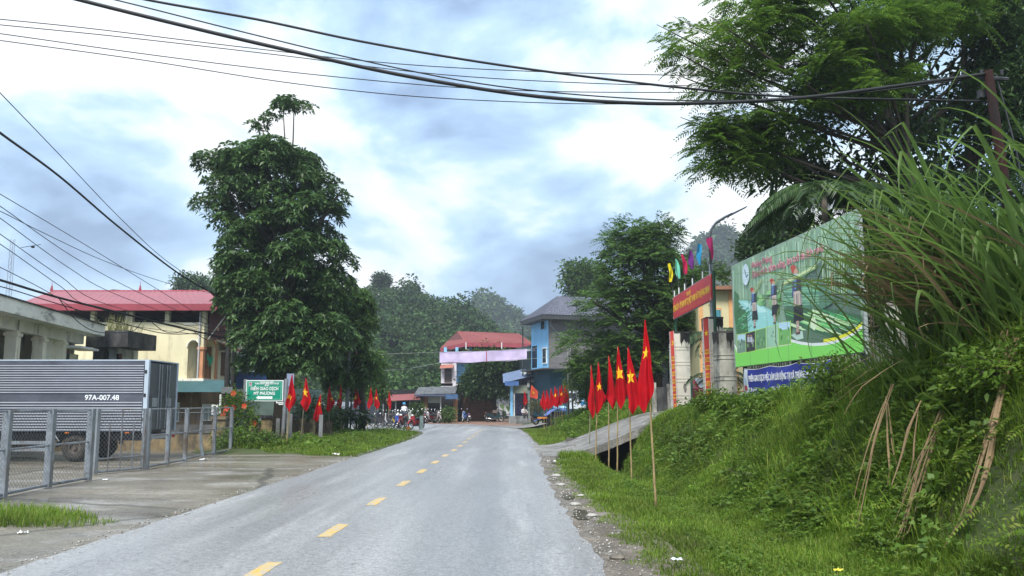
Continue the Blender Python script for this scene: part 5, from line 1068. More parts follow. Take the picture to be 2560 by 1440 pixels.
# ================================================================ shops and houses at the bend
M_TILE = mat('grey_fibre_roof', (.16, .17, .18), .85, .25, 2, dirt=(.07, .075, .08), damt=.5)
M_BRICK = mat('orange_brick', (.30, .15, .085), .9, .25, 8, dirt=(.18, .10, .07), damt=.5)
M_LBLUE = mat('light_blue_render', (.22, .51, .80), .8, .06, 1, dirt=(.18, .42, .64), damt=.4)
M_GREYW = mat('grey_violet_render', (.155, .148, .155), .9, .08, .6, dirt=(.12, .115, .115), damt=.4)
M_PWHITE = mat('pinkish_white_render', (.60, .58, .64), .85, .06, 1, dirt=(.42, .40, .42), damt=.35)
def shops():
    y = 68.5; X = lambda u, d=y: PX(u, d); Z = lambda v, d=y: PZ(v, d)
    t = thing('red_roofed_shed', 'low open shed with a red metal roof beside the parked motorbikes', 'shed', (X(1000), 70, 0))
    m = MB(); corr(m, (X(953), y, Z(1003)), (X(1050), y - .6, Z(999)), (0, 4.2, .62), 36, .02); m.build('roof', mat('faded_red_sheet', (.30, .09, .09), .6, .15, 2), t, w=True)
    for u in (958, 989, 1024): m = MB(); m.bar((X(u), y + .2, 0), (X(u), y + .2, Z(1001)), .07, n=6); m.build('post', M_GALV, t, w=True)
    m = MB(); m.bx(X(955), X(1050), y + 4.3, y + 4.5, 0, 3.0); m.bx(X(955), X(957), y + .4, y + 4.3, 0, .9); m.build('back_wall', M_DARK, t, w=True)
    m = MB(); m.bx(X(962), X(985), y + .9, y + 1.0, 0, .85); m.build('low_wall', M_CONC, t, w=True)
    y = 69.5; t = thing('grey_roofed_shop', 'small open shop with a grey pitched roof and orange brick pillars', 'shop', (X(1090), 72, 0))
    e0, e1 = X(1035, y - .8), X(1138, y - .8); zE = Z(986, y - .8); zR = Z(968, y + 2.4)
    m = MB(); corr(m, (e0, y - .8, zE), (e1, y - .8, zE + .1), (0, 3.2, zR - zE), 40, .018); a = Vector((e0, y - .8, zE)); rf = m.build('roof', M_TILE, t, w=True)
    m = MB(); m.bx(e0, e1 - .9, y - .82, y - .78, zE - .16, zE - .01); m.build('fascia', mat('navy_fascia', (.06, .08, .14), .6, .2), rf, w=True)
    m = MB(); m.bx(e1 - .88, e1 + .25, y - .84, y - .70, zE - .42, zE + .02); m.build('blue_board', mat('blue_board', (.05, .11, .22), .6, .2), t, w=True)
    for u0, u1 in ((1055, 1066), (1131, 1142)):
        m = MB(); m.bx(X(u0), X(u1), y - .1, y + .3, 0, zE - .17); p = m.build('brick_pillar', M_BRICK, t, w=True)
    m = MB(); m.bx(X(1067), X(1098), y, y + .08, Z(1007), zE - .2); m.build('lintel_board', mat('pale_green_board', (.36, .40, .35), .8, .12, 3), t, w=True)
    m = MB(); m.bx(X(1098), X(1100.5), y, y + .1, 0, zE - .2); m.build('door_post', M_WHITE, t, w=True)
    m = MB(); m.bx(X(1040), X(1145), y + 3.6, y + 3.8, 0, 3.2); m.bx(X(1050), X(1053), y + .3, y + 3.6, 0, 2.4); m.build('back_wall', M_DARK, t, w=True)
    m = MB(); m.bx(X(1058), X(1062), y - .13, y - .105, .9, 1.35); m.build('notice', M_WHITE, t, w=True)
    for i in range(5):                                             # goods in the doorway
        m = MB(); k = random.Random(i); x = X(1104 + i * 5.5); m.box((x, y + .9, .55), (.22, .3, 1.1 - .12 * i % .3)); m.ball((x, y + .9, 1.1), (.15, .14, .16), 8, 6)
        tag(m.build('sack', mat('sack_' + 'abcde'[i], ((.20, .10, .08), (.26, .18, .13), (.14, .08, .09), (.30, .17, .12), (.10, .09, .10))[i], .9, .3, 6)), ('dark red sack standing in the shop doorway', 'tan sack in the middle of the shop doorway', 'plum coloured sack in the shop doorway', 'orange brown sack in the shop doorway', 'blackish sack at the right of the shop doorway')[i], 'sack', 'sacks in the shop doorway')
    y = 73.5; t = thing('brick_wall', 'plain reddish brick wall under the round dark tree', 'wall', (X(1185), y, 0)); m = MB(); m.bx(X(1142, y), X(1240, y), y, y + .25, 0, 2.5); m.build('wall', mat('dull_brick', (.17, .10, .07), .95, .3, 3, dirt=(.09, .065, .05), damt=.6), t, w=True)
    m = MB()
    for k in range(12): m.bx(X(1142, y), X(1240, y), y - .012, y - .002, .2 * k + .02, .2 * k + .17)
    m.build('brick_course', mat('dull_brick_face', (.20, .115, .08), .95, .35, 4), t, w=True)
    # blue roofed shop
    y = 66.0; zb = .72; t = thing('blue_roofed_shop', 'little shop with a blue sheet roof and a light blue door pillar', 'shop', (X(1300, y), 68, zb)); X = lambda u, d=66.0: PX(u, d); Z = lambda v, d=66.0: PZ(v, d)
    m = MB(); corr(m, (X(1258, 64.8), 64.8, Z(957, 64.8)), (X(1357), 66.2, Z(934, 66.2)), (-.1, 3.5, .9), 34, .02); m.build('roof', mat('blue_grey_roof', (.17, .23, .36), .5, .15, 1.5), t, w=True)
    m = MB(); m.bx(X(1262, 64.8), X(1297, 64.8), 64.72, 64.78, Z(964, 64.8), Z(953, 64.8)); m.build('fascia', mat('strong_blue_fascia', (.05, .12, .30), .5, .15), t, w=True)
    m = MB(); m.bx(X(1275.5), X(1282), y - .2, y + .1, 0, Z(962)); m.build('pillar', M_LBLUE, t, w=True)
    m = MB(); m.bx(X(1283), X(1319), y, y + .1, Z(983), Z(962)); m.build('lintel', mat('dull_green_panel', (.20, .24, .19), .8, .15), t, w=True)
    m = MB(); m.bx(X(1319), X(1325), y - .1, y + .2, 0, Z(950)); m.build('pillar', mat('tiled_pillar', (.16, .20, .19), .6, .2, 6), t, w=True)
    m = MB(); m.bx(X(1284), X(1287), y + .02, y + .12, 0, Z(983)); m.build('door_post', M_WHITE, t, w=True)
    m = MB(); m.bx(X(1284), X(1345), y + 3, y + 3.1, 0, 4); m.build('back_wall', mat('blue_interior', (.10, .13, .20), .8, .2), t, w=True)
    m = MB(); m.bx(X(1325), X(1346), y + .1, y + .3, 0, Z(945)); m.build('plank_wall', mat('dark_plank', (.07, .06, .055), .9, .35, 5), t, w=True)
    for u in (1329, 1334, 1339): m = MB(); m.bx(X(u), X(u + 4.2), y + .04, y + .09, .7, Z(952)); m.build('plank', mat('dark_plank2', (.095, .08, .07), .9, .35, 5), t, w=True)
    m = MB(); m.bx(X(1318), X(1324), y - .3, y - .12, Z(968), Z(958)); m.build('meter_box', mat('meter_box', (.42, .44, .46), .6, .1), t, w=True)
    m = MB(); m.bx(X(1328), X(1345), y - .25, y, Z(956), Z(949)); m.build('sign_box', mat('grey_box', (.14, .15, .16), .6, .2), t, w=True)
    for i, (u0, u1, z, dy) in enumerate(((1272, 1326, .62, 0), (1296, 1318, .42, .6), (1290, 1310, .22, 1.1))):
        m = MB(); m.bx(X(u0), X(u1), y - 1.0 - dy, y + .3 - dy, 0 if i == 0 else 0, z); m.build('step', M_CONC, t, w=True)
    for i, u in enumerate((1293, 1298, 1303)):
        for k in range(4 - (i == 2)):
            m = MB(); m.bar((X(u), y + .8, .75 + k * .30), (X(u), y + .8, 1.02 + k * .30), .11, n=9); tag(m.build('water_jug', mat('purple_jug', (.045, .04, .10), .4, .3, 3)), '%s water jug in the %s stack inside the blue roofed shop' % (('lowest purple', 'second lowest purple', 'third purple', 'topmost purple')[k], ('left', 'middle', 'short right')[i]), 'jug', 'stacks of water jugs in the blue roofed shop')
    flag('faded orange flag leaning inside the doorway of the blue roofed shop', (X(1311), y - .1, .72), 2.1, 1.35, .42, None, 77, 1, None, .015, 0)
    # red roofed house
    y = 85.0; X = lambda u, d=85.0: PX(u, d); Z = lambda v, d=85.0: PZ(v, d)
    t = thing('red_roofed_house', 'two storey white and blue house with a big red hipped roof behind the banner', 'house', (X(1210), 90, 0))
    xl, xc, xr = X(1102), X(1136), X(1330); yb = y + 9
    m = MB(); m.bx(xl, xc, y, y + .2, 0, Z(880)); m.bx(xl, xl + .2, y + .2, yb, 0, Z(880)); m.bx(xc, xr, y + 1.7, y + 1.9, 0, Z(905)); m.build('wall', M_PWHITE, t, w=True)
    m = MB(); m.bx(xc + .02, xr, y + 1.62, y + 1.69, Z(963), Z(908)); m.build('blue_wall', M_LBLUE, t, w=True)
    MB().bx(xc - .2, xc + .2, y - .05, y + .25, 0, Z(903)).build('pillar', M_PWHITE, t, w=True); MB().bx(xr - .4, xr, y, y + .3, 0, Z(890)).build('pillar', M_PWHITE, t, w=True)
    m = MB(); m.bx(xl - .1, xr, y - .15, y + 2, Z(905), Z(898)); m.bx(xl, xr, y, y + 2, Z(965), Z(958)); m.build('floor_slab', M_PWHITE, t, w=True)
    m = MB(); m.bx(xl, xr, y + .1, y + .25, Z(897), Z(886)); m.build('parapet', mat('cream_parapet', (.58, .50, .42), .85, .08), t, w=True)
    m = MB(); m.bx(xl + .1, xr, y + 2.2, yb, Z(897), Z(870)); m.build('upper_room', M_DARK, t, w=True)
    for u in (1112, 1141, 1175, 1201, 1256, 1293): m = MB(); m.bx(X(u) - .16, X(u) + .16, y + .1, y + .4, Z(897), Z(868)); m.build('column', M_LBLUE, t, w=True)
    m = MB(); m.bx(X(1110.5), X(1129), y - .05, y + .02, Z(956), Z(922)); w = m.build('window', M_WOODB, t, w=True)
    for i in range(3):
        for j in range(3): m = MB(); a = X(1110.5) + .06 + i * .26; m.bx(a, a + .2, y - .08, y - .055, Z(955) + .08 + j * .48, Z(955) + .46 + j * .48); m.build('pane', M_GLASS, w, w=True)
    m = MB(); corr(m, (X(1098, y - 1), y - 1, Z(921, y - 1)), (X(1132, y - 1), y - 1, Z(919, y - 1)), (0, 1, .42), 10, .02); m.build('window_canopy', mat('terracotta_canopy', (.38, .15, .11), .8, .2, 5), t, w=True)
    m = MB(); corr(m, (X(1270, y - .4), y - .4, Z(922, y - .4)), (X(1318, y - .4), y - .4, Z(920, y - .4)), (0, 2, .5), 10, .02); m.build('side_canopy', mat('terracotta_canopy'), t, w=True)
    M_RR = mat('brick_red_roof', (.23, .055, .05), .55, .08, .5, dirt=(.19, .05, .045), damt=.35)
    # jerkin-headed hip: gable triangle at the left front corner
    zE = Z(856, y - 1); ex0, exm, ex1 = X(1090), X(1163, y - 1), X(1334, y - 1); yl = y + 7.5; r0 = Vector((X(1141, y + 3.6), y + 3.6, Z(828, y + 3.6))); r1 = Vector((X(1297, y + 3.8), y + 3.8, Z(834, y + 3.8)))
    A = Vector((ex0, yl - 3.2, zE - .25)); B = Vector((exm, y - 1, zE)); C = Vector((ex1, y - 1, zE - .15)); D = Vector((ex1, y + 9.5, zE)); E = Vector((ex0, y + 9.5, zE)); gl = A.lerp(r0, .42); gr = B.lerp(r0, .28)
    m = MB(); corr(m, B, C, r0 - B, 0 or 1, 0.0); m = MB()
    m.poly([B, C, r1, r0, gr]); m.poly([A, B, gr, gl]); m.poly([C, D, r1]); m.poly([D, E, r0, r1]); m.poly([E, A, gl, r0]); rf = m.build('roof', M_RR, t, w=True)
    m = MB(); m.poly([gl, gr, r0 + Vector((.05, -.05, -.05))]); m.build('gable', mat('gable_painted_shade', (.10, .028, .026), .7, .15), rf, w=True)  # gable face coloured darker than the roof to stand for its shade
    m = MB()
    for k in range(1, 26):
        a = B.lerp(C, k / 26); b = (r0.lerp(r1, k / 26)); m.bar(a + Vector((0, -.03, .03)), b + Vector((0, -.03, .03)), .025, n=4)
    stuff(m.build('seams', M_RR, rf, w=True))
    m = MB(); dz = Vector((0, 0, -.45)); m.quad(A, B, B + dz, A + dz); m.quad(B, C, C + dz, B + dz); m.quad(C, D, D + dz, C + dz); m.build('fascia', M_REDFASC, t, w=True)
    for u in (1164, 1254): m = MB(); x = X(u, y - 1); m.tube([(x, y - 1.06, zE), (x, y - 1.06, zE - .7), (x + .55, y - .2, zE - 1.0), (x + .6, y - .1, Z(897))], .06, 6); m.build('downpipe', M_WHITE, t, w=True)
    t2 = thing('roof_terrace_plant', 'leafy potted shrub on the terrace just above the banner', 'plant', (X(1222, 84.4), 84.4, Z(897))); gq = np.random.default_rng(8); p = gq.normal(size=(260, 3)) * np.array([1.0, .3, .42]) + np.array([0, 0, .75]); V, F = simple(p, unit(gq.normal(size=(260, 3))), 4, .3, .16, .2, 3); npmesh('foliage', V, [F], M_L5, t2)
    m = MB(); m.bx(-1.1, 1.1, -.3, .3, 0, .3); m.build('planter', M_ORANGE, t2)
shops()
# ---------------- blue and grey house
def blue_house():
    c = P(1374, 1000, 62.0); t = thing('blue_grey_house', 'tall narrow house with light blue front, grey side wall and dark tiled hip roof', 'house', (c.x, c.y, .8)); o = t.location; zo = o.z
    da = Vector((-.30, .954, 0)); db = Vector((.954, .30, 0)); Z = lambda v: PZ(v, 62) - zo; W = 4.6; D = 9.0
    pt = lambda a, b, z: (da.x * a + db.x * b, da.y * a + db.y * b, z)
    def slab(m, a0, a1, b0, b1, z0, z1): m.prism([(a0, b0), (a1, b0), (a1, b1), (a0, b1)], lambda p, q, h: pt(p, q, h), z0, z1); return m
    zt, zm, zg = Z(786), Z(921), -.2
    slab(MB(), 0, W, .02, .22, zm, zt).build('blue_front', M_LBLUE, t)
    slab(MB(), -.02, .2, .0, D, zm, zt).build('grey_side', M_GREYW, t)
    slab(MB(), .2, W, .22, D, zm, zt).build('upper_walls', M_GREYW, t)
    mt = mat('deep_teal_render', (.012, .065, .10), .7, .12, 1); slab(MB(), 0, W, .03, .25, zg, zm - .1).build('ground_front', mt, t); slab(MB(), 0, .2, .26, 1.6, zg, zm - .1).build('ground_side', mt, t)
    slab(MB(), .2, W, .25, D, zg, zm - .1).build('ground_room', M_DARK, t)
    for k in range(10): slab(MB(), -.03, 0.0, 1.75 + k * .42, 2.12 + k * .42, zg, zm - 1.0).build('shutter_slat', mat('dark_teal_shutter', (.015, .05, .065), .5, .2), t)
    slab(MB(), -.06, .0, 1.6, D, zm - .62, zm - .28).build('shutter_box', mat('grey_shutter_box', (.25, .26, .26), .6, .12), t)
    slab(MB(), -1.1, W + .2, -.9, D, zm - .11, zm - .01).build('canopy', mat('dark_sheet', (.06, .065, .07), .6, .2), t)
    for (a0, a1, v0, v1, nm) in ((1.0, 1.9, 792, 822, 'u'), (.7, 1.5, 866, 908, 'm'), (2.9, 4.2, 854, 918, 'l')):
        m = slab(MB(), a0 - .1, a1 + .1, -.05, .02, Z(v1), Z(v0)); w = m.build('window_surround', M_WHITE if nm == 'm' else M_LBLUE, t); slab(MB(), a0, a1, -.06, -.03, Z(v1) + .1, Z(v0) - .1).build('pane', mat('navy_glass', (.02, .035, .07), .08, .2, 1, spec=.8), w)
    for v in (850, 905): slab(MB(), -.035, -.021, .02, D, Z(v) - .03, Z(v) + .03).build('wall_band', mat('grey_band', (.19, .185, .19), .9, .1), t)
    z1 = Z(790); a0, a1, b0, b1 = -.9, W + .25, -.9, D; zr = z1 + 2.0
    q = [Vector(pt(a0, b0, z1)), Vector(pt(a1, b0, z1)), Vector(pt(a1, b1, z1)), Vector(pt(a0, b1, z1))]; ra, rb = Vector(pt(2.4, 1.7, zr)), Vector(pt(2.4, 7.5, zr))
    m = MB(); m.poly([q[1], q[0], ra]); m.poly([q[0], q[3], rb, ra]); m.poly([q[2], q[1], ra, rb]); m.poly([q[3], q[2], rb]); rf = m.build('roof', mat('dark_blue_tile', (.11, .12, .15), .6, .2, 3), t)
    m = MB()
    for k in range(30):                                            # tile courses with raised edges
        f = k / 30; A, B = q[0].lerp(ra, f), q[3].lerp(rb, f); n = Vector((-.0, -.03, .06)); m.bar(A + n, B + n, .035, n=4); A, B = q[1].lerp(ra, f), q[0].lerp(ra, f); m.bar(A + n, B + n, .035, n=4)
    for k in range(1, 36):
        A = q[0].lerp(q[3], k / 36); f = min(1, k / 36 * 3.2, (1 - k / 36) * 8); B = q[0].lerp(ra, 1) if False else ra.lerp(rb, min(1, max(0, (k / 36 - .28) / .6))); m.bar(A + Vector((0, -.02, .07)), A.lerp(B, 1 if k > 10 else k / 10) + Vector((0, -.02, .07)), .022, n=4)
    stuff(m.build('tile_courses', mat('dark_blue_tile_edge', (.17, .18, .23), .55, .25, 4), rf))
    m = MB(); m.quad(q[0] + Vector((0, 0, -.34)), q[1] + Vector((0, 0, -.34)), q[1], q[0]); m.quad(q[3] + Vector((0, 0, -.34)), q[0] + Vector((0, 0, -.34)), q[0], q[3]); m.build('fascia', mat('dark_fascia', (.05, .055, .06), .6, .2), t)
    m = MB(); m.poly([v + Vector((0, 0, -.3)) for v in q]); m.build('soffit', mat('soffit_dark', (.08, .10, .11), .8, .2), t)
    m = MB(); m.tube([pt(-.06, .1, z1), pt(-.06, .1, z1 - .8), pt(-.06, .9, z1 - 1.6), pt(-.06, .9, Z(860))], .05, 6); m.build('downpipe', M_GALV, t)
    m = MB(); m.bar(pt(W + .5, -.6, z1 - .4), pt(W + .5, -.6, zm - 2), .06, n=6); m.build('steel_post', M_STEELD, t)
    # balcony block in the gap to the left
    slab(MB(), W + .1, W + 5, .3, 4, zm - .5, Z(850)).build('balcony_room', mat('dim_green_room', (.05, .075, .075), .8, .3), t)
    slab(MB(), W, W + 5.4, -.5, .0, Z(868), Z(864)).build('balcony_roof', mat('pale_sheet', (.5, .54, .58), .5, .1), t); slab(MB(), W, W + 5.2, -.4, .2, zm - .3, zm - .05).build('balcony_slab', M_PALEW, t)
    f = flag('orange red flag with star slanting out from the teal wall of the blue house', tuple(o + Vector(pt(1.4, -.1, Z(985)))), 1.0, 1.0, .1, None, 90, 1, None, .012); 
    for ch in list(f.children_recursive): bpy.data.objects.remove(ch)
    m = MB(); m.bar((0, 0, -.2), (-.95, -.5, .75), .02, n=6); m.build('pole', M_GALV, f)
    F = lambda a, b: Vector((-.95 + .55 * a - .12 * b + .1 * a * b, -.5 + .2 * a - .03 * math.sin(5 * a + 2 * b), .75 - .5 * a - 1.0 * b * (1 - .35 * a)))
    m = MB(); m.grid(F, 8, 8); cl = m.build('flag_cloth', mat('orange_red_cloth', (.58, .07, .03), .75, .1), f, True)
    m = MB(); m.poly([F(.42 + .2 * x, .5 - .16 * y_) + Vector((0, -.03, 0)) for x, y_ in star_pts()]); m.build('star', M_STAR, cl)
blue_house()
# ---------------- banner over the road
def banner():
    d = 55; a0, a1 = P(1099, 880, d), P(1317, 872, d); hh = .78
    t = thing('street_banner', 'blank pale lilac cloth banner hung across the road', 'banner', ((a0.x + a1.x) / 2, d, a0.z)); o = t.location
    def F(s, q, s0=0, s1=1): s = s0 + (s1 - s0) * s; p = a0.lerp(a1, s); return Vector((p.x - o.x, .05 * math.sin(9 * s + 2 * q), p.z - o.z - .05 * math.sin(math.pi * s) - hh * q + .03 * math.sin(14 * s) * q))
    for s0, s1 in ((0, .535), (.541, 1)):
        m = MB(); m.grid(lambda s, q: F(s, q, s0, s1), 26, 5); m.build('cloth_panel', leafmat('lilac_cloth', [(.60, .50, .72), (.60, .50, .72)], .25, .7, .2), t, True)
    m = MB(); m.grid(lambda s, q: F(s, q, .534, .542) + Vector((0, -.03, 0)), 1, 4); m.build('red_seam', mat('red_seam', (.4, .03, .06), .8, .1), t)
    m = MB(); b0 = P(940, 886, 52) - o; b1 = P(1480, 858, 58) - o; m.tube([b0, b0.lerp(F(0, 0), .6), F(0, 0), F(.5, 0), F(1, 0), b1], .012, 4); m.tube([P(900, 930, 50) - o, P(1020, 922, 53) - o, F(0, 1), F(.6, 1), F(1, 1), b1 - Vector((0, 0, .8))], .016, 4); m.build('rope', mat('pale_rope', (.30, .34, .30), .8, .1), t)
banner()

# ---------------- motorbikes
def bike_proto(name, label, base, rz, body, accent=None, seat=(.02, .02, .022), rack=False, box=None):
    """underbone motorbike, front towards +x, 1.9 m long"""
    t = thing(name, label, 'motorbike', base, rz, 'motorbikes parked before the shops'); mb_ = mat('bike_' + ''.join('%02x' % int(c * 255) for c in body), body, .3, .1, 3); ac = mat('bike_' + ''.join('%02x' % int(c * 255) for c in (accent or body)), accent or body, .3, .1, 3)
    chrome = mat('bike_chrome', (.55, .55, .56), .2, .1, 3, metal=.9)
    if 'bike_parts' not in KIDS: KIDS['bike_parts'] = {}
    K = KIDS['bike_parts']
    def part(key, material, fn, parent=t, smooth=True):
        if key not in K: m = MB(); fn(m); ob = m.build(key, material, None, smooth); K[key] = ob.data; ob.parent = parent
        else: ob = link(bpy.data.objects.new(key, K[key]), parent)
        ob.material_slots[0].link = 'OBJECT'; ob.material_slots[0].material = material; return ob
    for i, x in enumerate((.62, -.60)):
        w = part('wheel', M_BLACK, lambda m: m.ring((0, 0, 0), (0, 1, 0), .255, .045, 22, 7)); w.location = (x, 0, .30)
        part('rim', chrome, lambda m: [m.ring((0, 0, 0), (0, 1, 0), .215, .016, 20, 5), m.bar((0, -.05, 0), (0, .05, 0), .05, n=8)] + [m.bar((0, 0, 0), (.21 * math.cos(k), 0, .21 * math.sin(k)), .006, n=4) for k in [q * .785 for q in range(8)]], w)
    part('fork', M_STEELD, lambda m: [m.bar((.62, s * .07, .30), (.44, s * .06, .82), .022, n=6) for s in (-1, 1)])
    part('body', mb_, lambda m: m.prism([(.42, .62), (.46, .86), (.36, .92), (.28, .62), (.05, .52), (-.2, .66), (-.78, .80), (-.82, .70), (-.35, .50), (-.15, .36), (.1, .30), (.3, .40)], lambda p, q, h: (p, h, q), -.10, .10), smooth=False)
    part('leg_shield', ac, lambda m: m.prism([(.52, .52), (.48, .86), (.42, .90), (.38, .50), (.30, .32), (.38, .30)], lambda p, q, h: (p, h, q), -.13, .13), smooth=False)
    part('seat', mat('bike_seat', seat, .7, .1), lambda m: m.prism([(.06, .72), (-.1, .77), (-.72, .84), (-.78, .79), (-.2, .68), (.05, .64)], lambda p, q, h: (p, h, q), -.13, .13), smooth=False)
    part('engine', M_STEELD, lambda m: [m.box((.08, 0, .32), (.36, .22, .2)), m.bar((.3, 0, .34), (.08, 0, .34), .08, n=8)], smooth=False)
    part('exhaust', chrome, lambda m: m.tube([(.15, -.13, .26), (-.2, -.16, .26), (-.82, -.17, .38)], [.025, .045, .05], 8))
    part('front_mudguard', ac, lambda m: m.grid(lambda a, b: (.62 + .33 * math.cos(.3 + 2.2 * a), -.06 + .12 * b, .30 + .33 * math.sin(.3 + 2.2 * a)), 8, 2))
    hb = part('handlebar', M_STEELD, lambda m: m.tube([(.30, -.34, .98), (.40, -.12, .97), (.42, 0, .93), (.40, .12, .97), (.30, .34, .98)], .018, 6))
    part('headlight', mat('headlight_glass', (.75, .78, .8), .1, .05, 2, spec=.8), lambda m: m.ball((.49, 0, .92), (.05, .1, .07), 10, 6))
    for s in (-1, 1):
        k = part('mirror', chrome, lambda m: [m.bar((.34, 0, .97), (.30, 0.05, 1.16), .008, n=4), m.ball((.29, .07, 1.19), (.02, .075, .055), 8, 5)]); k.location = (0, .2 if s > 0 else -.34, 0)
    part('tail_light', mat('tail_light_red'), lambda m: m.box((-.83, 0, .74), (.04, .14, .07)), smooth=False)
    part('plate', M_WHITE, lambda m: m.box((-.90, 0, .55), (.015, .19, .14)), smooth=False)
    part('rear_mudguard', M_BLACK, lambda m: m.prism([(-.62, .66), (-.80, .72), (-.92, .46), (-.88, .45), (-.78, .62), (-.62, .63)], lambda p, q, h: (p, h, q), -.07, .07), smooth=False)
    part('stand', M_STEELD, lambda m: m.bar((.0, .1, .26), (-.06, .26, .0), .014, n=5))
    if rack: part('rear_rack', chrome, lambda m: m.tube([(-.6, -.1, .84), (-.95, -.09, .88), (-.95, .09, .88), (-.6, .1, .84)], .014, 5))
    if box: m = MB(); m.box((.05, 0, .95) if box == 2 else (-.25, 0, .98), (.42, .4, .26)); m.build('carried_load', mat('bike_load', (.15, .13, .12), .9, .3, 5), t)
    return t
BK = [ # u, v, heading deg, body, accent, label
 (966, 1064, 200, (.03, .03, .035), None, 'blackish motorbike at the left end of the row beside the red flag', 0),
 (979, 1067, 160, (.05, .05, .06), (.4, .4, .42), 'grey and black motorbike second from the left end', 0),
 (989, 1071, -70, (.62, .42, .02), (.05, .1, .4), 'yellow fronted motorbike facing the road', 0),
 (1007, 1071, -100, (.03, .03, .03), (.14, .012, .012), 'black motorbike with red front right of the yellow one', 0),
 (1023, 1059, -80, (.16, .19, .14), (.36, .38, .34), 'grey green motorbike standing apart behind the red one', 0),
 (1041, 1074, -118, (.30, .02, .03), (.36, .03, .04), 'bright red motorbike beside the concrete guide post', 0),
 (1062, 1058, 95, (.02, .025, .045), None, 'navy motorbike behind the concrete guide post', 0),
 (1077, 1058, -120, (.22, .03, .04), (.36, .33, .34), 'red and white motorbike in front of the shop doorway', 0),
 (1091, 1058, -60, (.12, .10, .09), (.3, .26, .25), 'brown motorbike in the middle of the shop doorway group', 0),
 (1105, 1057, 20, (.06, .055, .06), (.2, .2, .2), 'dark motorbike side on at the right of the shop doorway group', 1),
 (1135, 1052, 95, (.2, .2, .21), None, 'motorbike half hidden behind the right brick pillar', 0),
 (1164, 1056, 115, (.04, .10, .28), (.55, .6, .66), 'blue and white motorbike seen from behind near the brick wall', 0),
 (953, 1066, 185, (.04, .04, .05), None, 'black motorbike half behind the farthest left flag', 0),
 (998, 1064, -95, (.05, .06, .14), (.3, .32, .36), 'blue black motorbike behind the yellow fronted one', 0),
 (1014, 1062, 100, (.03, .03, .035), None, 'black motorbike behind the grey green one', 0),
 (1084, 1054, 70, (.10, .03, .035), (.2, .2, .2), 'dark maroon motorbike deep in the shop doorway group', 0),
 (1098, 1053, -110, (.25, .22, .2), (.4, .38, .36), 'pale motorbike at the back of the shop doorway group', 0),
 (1236, 1055, 6, (.012, .045, .055), (.02, .05, .06), 'dark teal motorbike side on with a load on its seat, alone on the forecourt', 1)]
for u, v, hd, bd, ac, lab, rk in BK:
    b = G(u, v, .0); bike_proto('motorbike', lab, (b.x, b.y, H1(b.x, b.y) if b.x > .5 else 0), R(hd), bd, ac, rack=bool(rk), box=rk * (2 if u > 1200 else 1))
# concrete guide post and brick lump at the lawn tip
b = G(1053, 1074); m = MB(); m.box((b.x, b.y, .42), (.22, .22, .84), .3); m.box((b.x, b.y, .87), (.16, .16, .06), .3); tag(m.build('guide_post', mat('guide_post_paint', (.16, .22, .22), .8, .3, 4)), 'short grey green concrete guide post beside the bright red motorbike', 'post')
b = G(1020, 1078); m = MB(); m.box((b.x, b.y, .13), (.26, .2, .26), .2); m.box((b.x + .02, b.y, .28), (.1, .1, .08), .5); tag(m.build('brick_block', mat('orange_block', (.42, .13, .06), .8, .2, 6)), 'orange brick block at the tip of the lawn', 'brick')
